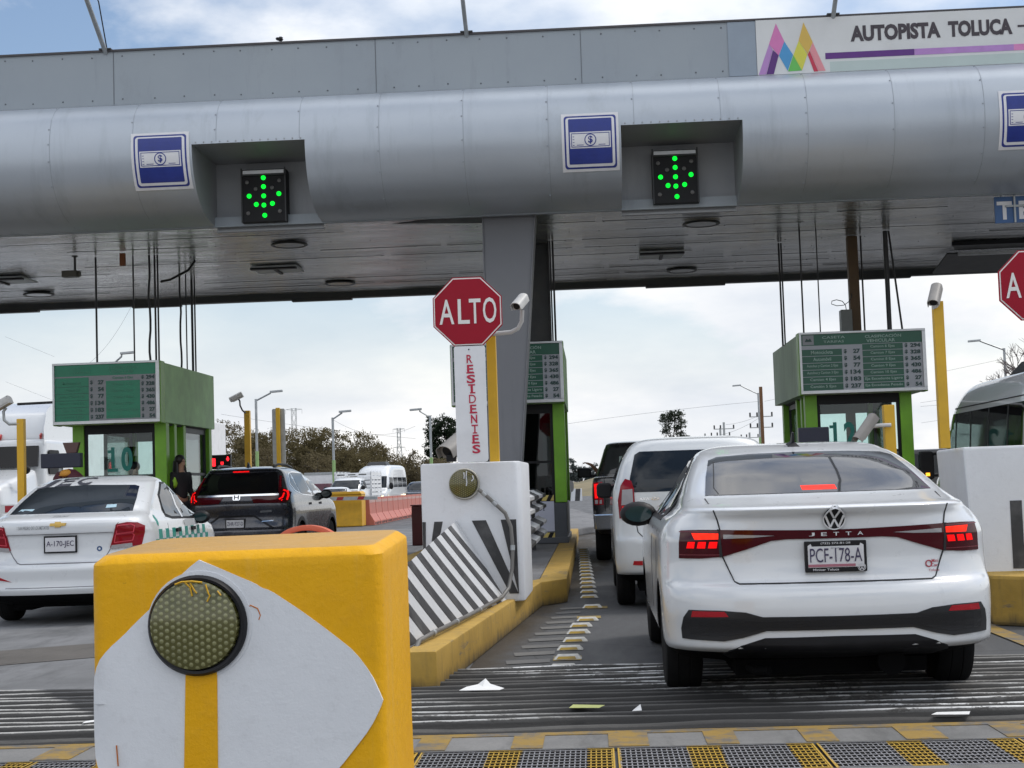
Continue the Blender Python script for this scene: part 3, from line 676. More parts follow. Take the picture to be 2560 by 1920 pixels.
# logo: two overlapping peaks cut into coloured facets (u right, v up)
bp('logo_pink', [(0.285, 0.74), (0.395, 0.47), (0.305, 0.27), (0.175, 0.44)], (0.60, 0.18, 0.42))
bp('logo_lilac', [(0.175, 0.44), (0.225, 0.355), (0.115, 0.0), (0.01, 0.0)], (0.42, 0.22, 0.50))
bp('logo_purple', [(0.228, 0.352), (0.305, 0.27), (0.225, 0.0), (0.12, 0.0)], (0.09, 0.02, 0.17))
bp('logo_blue', [(0.395, 0.47), (0.31, 0.265), (0.425, 0.04), (0.51, 0.27)], (0.06, 0.28, 0.55))
bp('logo_green', [(0.43, 0.03), (0.515, 0.265), (0.625, 0.035)], (0.12, 0.46, 0.09))
bp('logo_lime', [(0.515, 0.262), (0.60, 0.47), (0.715, 0.265), (0.63, 0.035)], (0.60, 0.58, 0.07))
bp('logo_gold', [(0.68, 0.735), (0.60, 0.475), (0.72, 0.27), (0.80, 0.44)], (0.60, 0.40, 0.08))
bp('logo_rose', [(0.80, 0.437), (0.755, 0.32), (0.865, 0.015), (0.965, 0.015)], (0.68, 0.26, 0.29))
bp('logo_red', [(0.75, 0.315), (0.72, 0.262), (0.80, 0.01), (0.86, 0.01)], (0.50, 0.03, 0.07))
MB().facetext('AUTOPISTA', 3.90, YB, 7.44, 1.28, 0.235, 0.05).facetext('TOLUCA', 5.29, YB, 7.44, 0.905, 0.235, 0.05).facetext('-', 6.27, YB, 7.54, 0.12, 0.03, 0.022).build('lettering', mat('banner_ink', (0.045, 0.035, 0.045), 0.5), ban)
MB().box(3.53, 4.795, YB - 0.003, YB, 7.205, 7.295).build('purple_bar', mat('purple', (0.10, 0.02, 0.19), 0.5), ban)
MB().box(4.797, 6.20, YB - 0.003, YB, 7.205, 7.295).build('lilac_bar', mat('lilac', (0.42, 0.22, 0.52), 0.5), ban)
MB().box(6.202, 7.5, YB - 0.003, YB, 7.205, 7.295).build('pink_bar', mat('pink', (0.62, 0.22, 0.45), 0.5), ban)

# ---- cash-lane signs pasted to the curved tube
M['sgnwhite'] = mat('sign_white', (0.70, 0.70, 0.72), 0.4, var=0.06); M['sgnblue'] = mat('sign_blue', (0.018, 0.035, 0.23), 0.35, var=0.12)
def pay_sign(x0, x1, z0, z1, label):
    t = thing('payment_sign', label, 'sign', (x0, 21.4, z0), group='cash payment signs on the canopy tube'); w = x1 - x0; h = z1 - z0
    P = lambda pts: [(x0 + u * w, z0 + v * h) for u, v in pts]
    MB().conform(P([(0, 0), (1, 0), (1, 1), (0, 1)]), tubeF, 0.012, 0.012, 0.06).build('panel', M['sgnwhite'], t)
    MB().conform(P(rrect(0.045, 0.955, 0.045, 0.955, 0.05)), tubeF, 0.0145, 0.002, 0.06).build('border', M['sgnblue'], t)
    MB().conform(P(rrect(0.075, 0.925, 0.075, 0.925, 0.05)), tubeF, 0.0165, 0.002, 0.06).build('inner_border', M['sgnwhite'], t)
    MB().conform(P(rrect(0.12, 0.88, 0.12, 0.90, 0.02)), tubeF, 0.0185, 0.002, 0.06).build('field', M['sgnblue'], t)
    MB().conform(P([(0.145, 0.38), (0.855, 0.38), (0.855, 0.66), (0.145, 0.66)]), tubeF, 0.0205, 0.002, 0.06).build('note_border', M['sgnwhite'], t)
    mb = MB()
    for a, b, c, d in ((0.165, 0.835, 0.40, 0.412), (0.165, 0.835, 0.628, 0.64), (0.165, 0.177, 0.40, 0.64), (0.823, 0.835, 0.40, 0.64), (0.26, 0.38, 0.43, 0.44), (0.64, 0.76, 0.43, 0.44)):
        mb.conform(P([(a, c), (b, c), (b, d), (a, d)]), tubeF, 0.0225, 0.002, 0.06)
    for k in range(4): mb.conform(P([(0.19, 0.43 + 0.048 * k), (0.22, 0.43 + 0.048 * k), (0.22, 0.44 + 0.048 * k), (0.19, 0.44 + 0.048 * k)]), tubeF, 0.0225, 0.002, 0.06)
    mb.cring(x0 + .5 * w, z0 + .52 * h, .088 * w, .104 * w, tubeF, 0.0225, 0.002, 24)
    mb.conftext('$', tubeF, x0 + 0.46 * w, z0 + 0.45 * h, 0.08 * w, 0.14 * h, 0.024, 0.02)
    mb.build('note_lines', M['sgnblue'], t)
pay_sign(-6.45, -5.61, 5.66, 6.44, 'blue cash sign on the tube left of the left arrow signal')
pay_sign(-0.29, 0.515, 5.66, 6.44, 'blue cash sign on the tube left of the right arrow signal')
pay_sign(5.80, 6.62, 5.70, 6.49, 'blue cash sign cut off by the right edge of the photo')

# ---- lane arrow signals
M['led_on'] = emit('led_green', (0.004, 1.0, 0.045), 1.25, (0.0, 0.15, 0.02)); M['led_off'] = mat('led_off', (0.10, 0.095, 0.09), 0.3)
def signal(x0, z0, label):
    t = thing('lane_signal', label, 'signal', (x0 + 0.34, 22.7, z0), group='green arrow lane signals'); yf = 22.60
    mb = MB(); mb.box(x0, x0 + 0.68, yf, RY - 0.002, z0, z0 + 0.80); mb.build('housing', M['black'], t, bevel=0.012)
    mb = MB(); mb.box(x0 + 0.02, x0 + 0.66, yf - 0.05, yf - 0.001, z0 + 0.70, z0 + 0.725); mb.box(x0 + 0.0, x0 + 0.02, yf - 0.02, yf - 0.001, z0, z0 + 0.82); mb.box(x0 + 0.66, x0 + 0.68, yf - 0.02, yf - 0.001, z0, z0 + 0.82); mb.build('hood', M['dark'], t)
    MB().box(x0 + 0.03, x0 + 0.65, yf - 0.012, yf - 0.001, z0 + 0.73, z0 + 0.785).build('top_plate', M['alu'], t)
    on = [(0.34, 0.67), (0.34, 0.535), (0.34, 0.395), (0.34, 0.255), (0.35, 0.10), (0.12, 0.40), (0.57, 0.42), (0.225, 0.27), (0.47, 0.275)]
    off = [(0.09, 0.61), (0.58, 0.62), (0.22, 0.505), (0.47, 0.515), (0.10, 0.14), (0.58, 0.155)]
    for u, v in on: MB().lathe([(0.036, 0.0), (0.034, -0.014), (0.020, -0.024), (0.004, -0.026)], (x0 + u, yf, z0 + v), 'y', 14).build('led_lamp', M['led_on'], t, smooth=60)
    for u, v in off: MB().lathe([(0.03, 0.0), (0.028, -0.012), (0.004, -0.016)], (x0 + u, yf, z0 + v), 'y', 12).build('led_lamp', M['led_off'], t, smooth=60)
signal(-5.14, 5.30, 'black arrow signal with green lamps in the left canopy recess')
signal(1.015, 5.32, 'black arrow signal with green lamps in the right canopy recess')
t = thing('hanging_sign', 'blue sign with white capitals hanging under the tube at the right edge', 'sign', (6.05, 22.9, 4.88))
MB().box(6.05, 8.4, 22.88, 22.91, 4.87, 5.26).build('panel', mat('sign_mid_blue', (0.03, 0.10, 0.26), 0.4), t)
MB().facetext('T', 6.08, 22.879, 4.92, 0.22, 0.27, 0.03).facetext('E', 6.40, 22.879, 4.92, 0.18, 0.27, 0.03).build('lettering', M['sgnwhite'], t)
mb = MB(); mb.box(6.32, 6.345, 22.84, 22.875, 4.87, 5.36); mb.box(6.2, 6.32, 22.845, 22.872, 5.10, 5.13); mb.box(6.345, 6.5, 22.845, 22.872, 5.10, 5.13); mb.build('bracket', M['galv'], t)
for x in (6.15, 7.9): MB().cyl((x, 22.9, 5.25), (x, 22.9, 5.38), 0.012).build('hanger', M['galv'], t)

# ---- cables and pipes dropping from the soffit to the booth roofs
def hang(x, y, z1, r, label, group, wav=0.0, m='cable', dx=0.0):
    pts = [(x + wav * math.sin(k * 1.3) * (k % 5) * 0.2 + dx * (k / 10), y, 5.39 + (z1 - 5.39) * k / 10) for k in range(11)]
    tag(MB().tube(pts, r, 7).build('hanging_cable', M[m], smooth=60), label, 'cable', group)
g = 'cables dropping to the left booth'
hang(-8.42, 25.8, 3.53, 0.018, 'single black cable over the left part of the left booth sign', g)
hang(-7.77, 25.8, 3.53, 0.014, 'thin black cable over the right part of the left booth sign', g)
hang(-7.49, 25.8, 3.53, 0.020, 'wavy black cable left of the close pair at the left booth corner', g, 0.03)
hang(-7.395, 25.8, 3.53, 0.018, 'left cable of the close pair at the left booth corner', g)
hang(-7.345, 25.8, 3.53, 0.016, 'right cable of the close pair at the left booth corner', g)
hang(-7.56, 28.0, 3.53, 0.019, 'left one of four cables over the side of the left booth', g, -0.02)
hang(-7.50, 28.2, 3.53, 0.013, 'thin second of four cables over the side of the left booth', g)
hang(-7.60, 29.0, 3.53, 0.024, 'thick third of four cables over the side of the left booth', g)
hang(-7.545, 29.0, 3.53, 0.016, 'last of four cables over the side of the left booth', g)
g = 'cables dropping to the middle booth'
hang(-0.655, 26.1, 3.60, 0.016, 'black cable close behind the column at the middle booth', g)
hang(-0.622, 26.1, 3.60, 0.014, 'thin black cable between two others at the middle booth', g)
hang(-0.575, 26.1, 3.60, 0.018, 'outermost black cable at the right of the middle booth roof', g)
g = 'cables dropping to the right booth'
hang(3.42, 27.4, 3.55, 0.018, 'left cable of the pair at the left rim of the right booth', g)
hang(3.462, 27.4, 3.55, 0.015, 'right cable of the pair at the left rim of the right booth', g)
hang(3.575, 25.8, 3.58, 0.015, 'black cable over the left corner of the right booth sign', g)
hang(3.85, 25.8, 3.58, 0.011, 'thin black cable left of the small box on the right booth', g)
hang(4.78, 26.9, 3.58, 0.016, 'thin cable running down beside the brown post on the right booth', g)
hang(5.13, 26.5, 3.60, 0.042, 'thick black conduit right of the brown post on the right booth', g, m='dark')
hang(5.19, 26.5, 3.60, 0.018, 'slanting black cable right of the thick conduit on the right booth', g, dx=0.16)
tag(MB().box(4.56, 4.735, 26.95, 27.12, 3.55, 5.40).build('square_post', mat('rust_brown', (0.10, 0.055, 0.02), 0.6, dirt=0.4), bevel=0.01), 'rusty brown square post rising from the right booth to the soffit', 'post')
t = thing('junction_cabinet', 'small grey cabinet with a looped wire on the right booth roof', 'cabinet', (4.45, 26.9, 3.56))
MB().box(4.36, 4.55, 26.75, 26.98, 3.55, 4.09).build('cabinet', mat('cabinet_grey', (0.16, 0.17, 0.165), 0.5, dirt=0.3), t, bevel=0.01)
lp = [(4.46, 26.8, 4.09), (4.45, 26.8, 4.17), (4.40, 26.8, 4.24), (4.30, 26.8, 4.27), (4.22, 26.8, 4.25), (4.21, 26.8, 4.20), (4.30, 26.8, 4.165), (4.42, 26.8, 4.17), (4.50, 26.8, 4.22), (4.56, 26.8, 4.30), (4.58, 26.9, 4.38)]
MB().tube(lp, 0.007, 6).build('wire_loop', M['cable'], t, smooth=60)
tag(MB().tube([(-7.34, 26.0, 4.95), (-7.25, 26.2, 5.0), (-7.0, 26.5, 5.2), (-6.9, 26.6, 5.38)], 0.022, 7).build('sagging_cable', M['cable'], smooth=60), 'short black cable curving from the left booth bundle up to the soffit', 'cable')
# ================================================================ toll booths
M['boardgreen'] = mat('board_green', (0.010, 0.095, 0.055), 0.35, var=0.15, vs=3)
M['boardteal'] = mat('board_teal', (0.004, 0.21, 0.11), 0.35, var=0.12, vs=3)
M['boardgrey'] = mat('board_grey', (0.36, 0.375, 0.41), 0.4, var=0.06); M['boarddim'] = mat('board_dim_grey', (0.24, 0.25, 0.265), 0.4, var=0.08)
M['boardtxt'] = mat('board_text', (0.30, 0.42, 0.37), 0.5, var=0.2, vs=30); M['boardink'] = mat('board_ink', (0.02, 0.06, 0.055), 0.5)
M['boardfaint'] = mat('board_faint_text', (0.05, 0.24, 0.15), 0.5)
M['stucco'] = mat('pale_green_stucco', (0.54, 0.77, 0.44), 0.85, var=0.14, vs=2.5, dirt=0.35, dcol=(0.33, 0.39, 0.30), bump=0.4, bs=50)
M['stuccogrey'] = mat('grey_green_stucco', (0.56, 0.67, 0.54), 0.85, var=0.14, vs=2.5, dirt=0.45, dcol=(0.33, 0.40, 0.33), bump=0.4, bs=50, stretch=(1, 1, 0.35))
M['basegrey'] = mat('booth_base_grey', (0.07, 0.078, 0.092), 0.5, var=0.12, dirt=0.2)
M['glass'] = pane('booth_glass', (0.86, 0.94, 0.92), 0.9); M['glassdark'] = pane('booth_glass_dark', (0.13, 0.24, 0.23), 1.3)
M['interior'] = mat('booth_interior', (0.05, 0.055, 0.052), 0.8); M['teal'] = mat('teal_number', (0.0, 0.16, 0.13), 0.4)
M['navy'] = mat('navy_box', (0.012, 0.016, 0.04), 0.4, var=0.15)
LROWS = [('Motocicleta', '27'), ('Automóvil', '54'), ('Autobus y Camion 2 Ejes', '77'), ('Autobus y Camion 3 Ejes', '134'), ('Camion 4 Ejes', '183'), ('Camión 5 Ejes', '237')]
RROWS = [('Camion 6 Ejes', '294'), ('Camion 7 Ejes', '328'), ('Camion 8 Ejes', '365'), ('Camion 9 Ejes', '430'), ('Camion 10 Ejes', '486'), ('Eje Excedente Ligero', '27'), ('Eje Excedente Pesado', '54')]
def booth(name, label, x0, x1, z0, z1, teal, stucco, side, number=None, dark=False, cab=None):
    """x0..x1 roof box, z0..z1 sign height; side -1/+1 = where the lane window wall is seen"""
    y0, y1 = 25.5, 29.4
    t = thing(name, label, 'toll booth', ((x0 + x1) / 2, 27.4, KZ))
    cx0, cx1 = cab or (x0 + 0.14, x1 - 0.14); cy0, cy1 = 25.95, 29.1
    # roof box: stucco sides with a lime corner strip
    mb = MB(); mb.prism(rrect(x0, x1, y0 + 0.10, y1, 0.16, 4), 'z', z0, z1 - 0.02); mb.build('roof_box', stucco, t, smooth=40)
    mb = MB()
    for x in (x0, x1):
        s = 1 if x == x1 else -1; mb.box(min(x - s * 0.05, x + s * 0.012), max(x - s * 0.05, x + s * 0.012), y0 + 0.05, y0 + 0.33, z0 - 0.015, z1)
    mb.build('corner_strip', M['green'], t, bevel=0.01)
    mb = MB(); f = 0.035
    mb.box(x0, x1, y0, y0 + 0.06, z1 - f, z1); mb.box(x0, x1, y0, y0 + 0.06, z0, z0 + f * 1.5); mb.box(x0, x0 + f, y0, y0 + 0.06, z0 + f * 1.5, z1 - f); mb.box(x1 - f * 1.6, x1, y0, y0 + 0.06, z0 + f * 1.5, z1 - f)
    mb.build('sign_frame', M['alu'], t, bevel=0.004)
    bx0, bx1, bz0, bz1 = x0 + f, x1 - f * 1.6, z0 + f * 1.5, z1 - f; w = bx1 - bx0; h = bz1 - bz0; yb = y0 + 0.03
    mb = MB().box(bx0, bx1, yb, yb + 0.02, bz0, bz1)   # one mesh: the writing is the board's surface pattern
    X = lambda u: bx0 + u * w; Z = lambda v: bz0 + v * h
    mb.m(1); mb.box(bx0, bx1, yb - 0.003, yb, Z(0.80), bz1); mb.box(bx0, X(0.335), yb - 0.003, yb, bz0, Z(0.735 if not teal else 0.775)); mb.box(X(0.505), X(0.84), yb - 0.003, yb, Z(0.0 if not teal else 0.03), Z(0.80 if not teal else 0.70))
    mb.m(2)
    if not teal:
        for k in range(7): mb.box(bx0, X(0.335), yb - 0.005, yb - 0.003, Z(0.735 - 0.1225 * k) - 0.004, Z(0.735 - 0.1225 * k) + 0.004)
        for k in range(8): mb.box(X(0.505), X(0.84), yb - 0.005, yb - 0.003, Z(0.80 - 0.1143 * k) - 0.004, Z(0.80 - 0.1143 * k) + 0.004)
    else:
        for k in range(1, 6): mb.box(bx0, X(0.335), yb - 0.005, yb - 0.003, Z(0.735 - 0.1225 * k) - 0.003, Z(0.735 - 0.1225 * k) + 0.003)
    mb.m(3); ye = yb - 0.004
    mb.facetext('CLASIFICACIÓN', X(0.68), ye, Z(0.905), 0.30 * w, 0.062 * h, 0.02, 'c', res=2); mb.facetext('VEHICULAR', X(0.66), ye, Z(0.825), 0.24 * w, 0.058 * h, 0.02, 'c', res=2)
    mb.facetext('CASETA', X(0.27), ye, Z(0.915), 0.19 * w, 0.045 * h, 0.01, 'c', res=2); mb.facetext('TARIFAS', X(0.27), ye, Z(0.84), 0.17 * w, 0.042 * h, 0.01, 'c', res=2)
    for k, (a, p) in enumerate(LROWS): mb.facetext(a, X(0.168), ye, Z(0.735 - 0.1225 * (k + 1) + 0.035), min(0.26, 0.0165 * len(a)) * w, 0.062 * h, 0.015, 'c', res=2)
    for k, (a, p) in enumerate(RROWS): mb.facetext(a, X(0.672), ye, Z(0.80 - 0.1143 * (k + 1) + 0.03), min(0.31, 0.0155 * len(a)) * w, 0.06 * h, 0.015, 'c', res=2)
    mb.m(4)
    for k, (a, p) in enumerate(LROWS):
        z = Z(0.735 - 0.1225 * (k + 1) + 0.03); mb.facetext('$', X(0.35), ye, z, 0.025 * w, 0.078 * h, 0.04, res=2); mb.facetext(p, X(0.485), ye, z, 0.029 * len(p) * w, 0.078 * h, 0.045, 'r', res=2)
    for k, (a, p) in enumerate(RROWS):
        z = Z(0.80 - 0.1143 * (k + 1) + 0.025); mb.facetext('$', X(0.855), ye, z, 0.024 * w, 0.074 * h, 0.04, res=2); mb.facetext(p, X(0.985), ye, z, 0.028 * len(p) * w, 0.072 * h, 0.045, 'r', res=2)
    if not teal:
        mb.m(5); mb.box(X(0.012), X(0.105), ye, yb - 0.0031, Z(0.815), Z(0.985)); mb.m(4)
        mb.prism([(X(0.03), Z(0.87)), (X(0.09), Z(0.87)), (X(0.075), Z(0.93)), (X(0.06), Z(0.905)), (X(0.045), Z(0.93))], 'y', ye - 0.002, ye)
    mb.build('tariff_board', [M['boarddim'] if teal else M['boardgrey'], M['boardteal'] if teal else M['boardgreen'], M['boardgrey'] if not teal else M['boardink'], M['boardfaint'] if teal else M['boardtxt'], M['boardink'], M['boarddim']], t, fixn=False)
    # cabin
    zs = 1.15; px = [(cx0, cx0 + 0.2), (cx1 - 0.2, cx1)]
    mb = MB(); mb.box(cx0 + 0.02, cx1 - 0.02, cy0 + 0.02, cy1, KZ, zs - 0.22); mb.box(cx0, cx1, cy0, cy1 + 0.02, KZ, KZ + 0.10)
    mb.build('base_wall', M['basegrey'], t, bevel=0.008)
    posts = [(cx0, cy0), (cx1 - 0.2, cy0), (cx0, cy1 - 0.2), (cx1 - 0.2, cy1 - 0.2)]
    for k, (px_, py_) in enumerate(posts):
        mb = MB(); mb.box(px_, px_ + 0.2, py_, py_ + 0.2, zs - 0.218, z0 + 0.02); mb.build('post', M['green'], t, bevel=0.012)
    sx = cx1 - 0.2 if side > 0 else cx0
    for yy in (26.55, 27.15):
        mb = MB(); mb.box(sx + 0.02, sx + 0.18, yy, yy + 0.16, zs - 0.218, z0 + 0.02); mb.build('post', M['green'], t, bevel=0.012)
    gm = M['glassdark'] if dark else M['glass']
    fr = MB(); fr.box(cx0 + 0.2, cx1 - 0.2, cy0 + 0.03, cy0 + 0.08, zs - 0.22, zs - 0.14); fr.box(cx0 + 0.2, cx1 - 0.2, cy0 + 0.03, cy0 + 0.08, z0 - 0.16, z0 + 0.01); fr.box(cx0 + 0.2, cx0 + 0.25, cy0 + 0.03, cy0 + 0.08, zs - 0.14, z0 - 0.16); fr.box(cx1 - 0.25, cx1 - 0.2, cy0 + 0.03, cy0 + 0.08, zs - 0.14, z0 - 0.16); fr.box(cx0 + 0.25, cx1 - 0.25, cy0 + 0.035, cy0 + 0.075, 1.60, 1.64)
    w1 = fr.build('front_window', M['black'], t)
    MB().box(cx0 + 0.25, cx1 - 0.25, cy0 + 0.05, cy0 + 0.058, zs - 0.14, z0 - 0.16).build('window_pane', gm, w1)
    if number:
        nx = cx0 + (0.62 if number == '10' else 0.42); MB().box(nx - .03, nx + .15, cy0 + .045, cy0 + .0488, 1.70, 1.755).box(nx + .035, nx + .095, cy0 + .045, cy0 + .0488, 1.76, 2.12).box(nx - .025, nx + .034, cy0 + .045, cy0 + .0488, 2.02, 2.07).facetext(number[1], nx + 0.21, cy0 + 0.049, 1.70, 0.20, 0.42, 0.03).build('booth_number', M['teal'], w1)
    for s in (-1, 1):
        xw = cx1 - 0.12 if s > 0 else cx0 + 0.10
        fr = MB(); fr.box(xw, xw + 0.05, 27.32, cy1 - 0.2, zs - 0.22, zs - 0.14); fr.box(xw, xw + 0.05, 27.32, cy1 - 0.2, z0 - 0.12, z0 + 0.01); fr.box(xw, xw + 0.05, 27.32, cy1 - 0.2, 1.62, 1.67); fr.box(xw, xw + 0.05, cy1 - 0.26, cy1 - 0.2, zs - 0.14, z0 - 0.12); fr.box(xw, xw + 0.05, 27.32, 27.38, zs - 0.14, z0 - 0.12)
        w2 = fr.build('side_window', M['dark'], t); MB().box(xw + 0.02, xw + 0.028, 27.36, cy1 - 0.22, zs - 0.18, z0 - 0.1).build('window_pane', gm, w2)
    fr = MB(); fr.box(cx0 + 0.2, cx1 - 0.2, cy1 - 0.1, cy1 - 0.05, zs - 0.22, zs + 0.10); fr.box(cx0 + 0.2, cx1 - 0.2, cy1 - 0.1, cy1 - 0.05, z0 - 0.2, z0 + 0.02)
    if number: a, b = (0.42, 0.52) if number == '10' else (0.66, 0.76)
    else: a, b = 0.0, 0.72
    W = cx1 - cx0; fr.box(cx0 + W * a, cx0 + W * b, cy1 - 0.1, cy1 - 0.05, zs + 0.10, z0 - 0.2)
    w3 = fr.build('rear_window', M['interior'], t); MB().box(cx0 + 0.2, cx1 - 0.2, cy1 - 0.08, cy1 - 0.072, zs, z0 - 0.15).build('window_pane', gm, w3)
    mb = MB(); mb.box(cx0 + 0.25, cx1 - 0.3, cy0 + 0.1, cy0 + 0.6, 1.02, 1.08); mb.box(cx0 + 0.8, cx0 + 1.15, cy0 + 0.15, cy0 + 0.4, 1.08, 1.42); mb.build('desk', M['black'], t, bevel=0.005)
    MB().box(cx0 + 0.05, cx1 - 0.05, cy0 + 0.05, cy1 - 0.05, z0 - 0.03, z0 - 0.004).build('ceiling', M['interior'], t)
    return t
b10 = booth('toll_booth', 'toll booth with a teal price sign and the number 10 in its window', -9.1, -7.27, 2.51, 3.55, True, M['stucco'], 1, '10', cab=(-8.92, -7.29))
b11 = booth('toll_booth', 'toll booth with dark windows, half hidden by the grey column', -2.33, -0.455, 2.60, 3.62, False, M['stucco'], 1, None, True, cab=(-2.22, -0.47))
b12 = booth('toll_booth', 'toll booth with a dark green price sign and the number 12 in its window', 3.45, 5.51, 2.58, 3.60, False, M['stuccogrey'], -1, '12', cab=(3.56, 5.33))
# poster and hazard strip on the middle booth
hz = MB(); 
t = thing('hazard_strip', 'yellow and black hazard strip under the middle booth window', 'strip', (-1.1, 25.96, 1.0), group='hazard strips on the middle booth')
MB().box(-1.6, -0.70, 25.955, 25.968, 0.965, 1.06).build('backing', mat('hazard_yellow', (0.60, 0.48, 0.14), 0.5), t)
for k in range(6): hz.hexa([(-1.58 + 0.15 * k, 25.951, 0.965), (-1.51 + 0.15 * k, 25.951, 0.965), (-1.51 + 0.15 * k, 25.955, 0.965), (-1.58 + 0.15 * k, 25.955, 0.965)], [(-1.53 + 0.15 * k, 25.951, 1.06), (-1.46 + 0.15 * k, 25.951, 1.06), (-1.46 + 0.15 * k, 25.955, 1.06), (-1.53 + 0.15 * k, 25.955, 1.06)])
hz.build('black_bars', M['black'], t)
t2 = dup(t, loc=(-1.1, 25.96, 0.37), label='yellow and black hazard strip at the foot of the middle booth')
t = thing('poster', 'white poster with dark writing on the middle booth base', 'poster', (-1.1, 25.955, 0.45))
MB().box(-1.6, -0.70, 25.958, 25.968, 0.45, 0.955).build('sheet', mat('poster_white', (0.50, 0.52, 0.62), 0.5, var=0.05), t)
MB().facetext('o?', -0.92, 25.957, 0.80, 0.15, 0.09, 0.02, 'c').build('lettering', mat('poster_ink', (0.02, 0.025, 0.08), 0.5), t)
# customer displays on posts before the booths
def display(x0, x1, y, z0, z1, px, label, horn=False):
    t = thing('customer_display', label, 'display', (px, y, KZ), group='navy display boxes before the booths')
    MB().box(x0, x1, y - 0.06, y + 0.08, z0, z1).build('display_box', M['navy'], t, bevel=0.015)
    MB().cyl((px, y, KZ), (px, y, z0 + 0.02), 0.035).build('post', M['galv'], t, smooth=60)
    if horn: MB().prism([(x0 + 0.42, z1), (x0 + 0.58, z1), (x0 + 0.63, z1 + 0.17), (x0 + 0.36, z1 + 0.17)], 'y', y - 0.05, y + 0.05).build('flared_cap', mat('brown_cap', (0.11, 0.055, 0.05), 0.5), t, bevel=0.008)
display(-8.93, -8.275, 24.5, 1.765, 2.0, -8.62, 'navy display box with a flared brown cap before the left booth', True)
display(3.235, 3.71, 24.5, 1.75, 2.0, 3.47, 'navy display box before the right booth')
# ================================================================ blocks, signs and street furniture
def mat_blockyellow():
    n = N('block_yellow'); f = n.noise(1.6, 9, 0.66); g = n.noise(14, 8, 0.7); fine = n.noise(110, 4, 0.7); x = n.xyz()
    c = n.mix(n.ramp(f, 0.3, 0.7), (0.70, 0.345, 0.003), (0.80, 0.42, 0.006)); c = n.mix(n.ramp(g, 0.50, 0.75, 0, 0.30), c, (0.52, 0.27, 0.035))
    dr = n.noise(6, 7, 0.7, (1, 1, 0.08)); c = n.mix(n.ramp(dr, 0.56, 0.74, 0, 0.35), c, (0.60, 0.40, 0.13))
    sp = n.noise(38, 3, 0.6, (1, 1, 1), (3, 3, 3)); c = n.mix(n.ramp(sp, 0.72, 0.77, 0, 0.6), c, (0.38, 0.20, 0.02))
    ge = n.n('ShaderNodeNewGeometry'); sz = n.n('ShaderNodeSeparateXYZ'); n.l(ge.outputs['Normal'], sz.inputs[0])   # dust lying on the flat top
    c = n.mix(n.math('MULTIPLY', n.ramp(sz.outputs[2], 0.90, 0.97), n.ramp(f, 0.25, 0.6, 0.55, 0.9)), c, (0.42, 0.26, 0.10))
    n.b.inputs['Specular IOR Level'].default_value = 0.22; n.base(c); n.set(Roughness=n.ramp(g, 0.3, 0.7, 0.36, 0.58)); 
    tb = n.noise(5, 9, 0.75, (1, 1, 0.7), (6, 2, 1)); sc = n.ramp(tb, 0.64, 0.67); c2 = n.mix(n.math('MULTIPLY', sc, n.ramp(fine, 0.35, 0.6, 0.2, 0.75)), c, (0.44, 0.27, 0.075)); rb = n.noise(2.2, 8, 0.8, (0.5, 1, 3), (3, 3, 9)); c2 = n.mix(n.ramp(rb, 0.63, 0.72, 0, 0.45), c2, (0.22, 0.135, 0.03)); n.base(c2)
    n.bump(n.math('ADD', n.math('ADD', n.math('MULTIPLY', g, 1.3), n.math('MULTIPLY', dr, 0.9)), n.math('ADD', n.math('MULTIPLY', fine, 0.12), n.math('MULTIPLY', sc, -0.25))), 0.32, 0.014); return n.m
def mat_blockwhite(name, a=(0.70, 0.715, 0.74), dirt=0.35):
    n = N(name); f = n.noise(2.4, 9, 0.66); g = n.noise(16, 8, 0.72); fine = n.noise(120, 4, 0.7)
    c = n.mix(n.ramp(f, 0.3, 0.7), tuple(q * 0.92 for q in a), a); c = n.mix(n.ramp(g, 0.55, 0.78, 0, dirt), c, (0.42, 0.42, 0.43))
    sm = n.noise(3.2, 8, 0.75, (1, 1, 0.5), (5, 2, 8)); c = n.mix(n.ramp(sm, 0.62, 0.78, 0, dirt), c, (0.33, 0.33, 0.34))
    n.base(c); n.set(Roughness=0.5); n.bump(n.math('ADD', g, n.math('MULTIPLY', fine, 0.15)), 0.3, 0.010); return n.m
M['byel'] = mat_blockyellow(); M['bwht'] = mat_blockwhite('block_white'); M['bwht2'] = mat_blockwhite('block_white_dirty', (0.60, 0.61, 0.62), 0.8)
M['bblk'] = mat('block_black', (0.035, 0.035, 0.037), 0.6, var=0.2, dirt=0.35, dcol=(0.22, 0.22, 0.215), bump=0.3, bs=30, vs=9)
def mat_lens(name, base, dot, scale):
    n = N(name); x = n.xyz()
    # hexagonal grid of glass beads, modelled as two interleaved square-ish lattices
    def cell(ox, oz):
        u = n.math('MULTIPLY', n.math('SUBTRACT', n.math('FRACT', n.math('ADD', n.math('MULTIPLY', x[0], scale * 0.577), ox + 50.0)), 0.5), 1.732)
        v = n.math('SUBTRACT', n.math('FRACT', n.math('ADD', n.math('MULTIPLY', x[2], scale), oz + 50.0)), 0.5)
        return n.math('SQRT', n.math('ADD', n.math('MULTIPLY', u, u), n.math('MULTIPLY', v, v)))
    d = n.math('MINIMUM', cell(0.0, 0.0), cell(0.5, 0.5)); f = n.noise(9, 4)
    c = n.mix(n.ramp(d, 0.25, 0.36, 1, 0), base, n.mix(n.ramp(f, 0.3, 0.7), tuple(q * 0.7 for q in dot), dot)); n.base(c)
    n.set(Roughness=0.22); n.b.inputs['Coat Weight'].default_value = 0.5; n.bump(n.ramp(d, 0.1, 0.36, 1, 0), 0.5, 0.004); return n.m
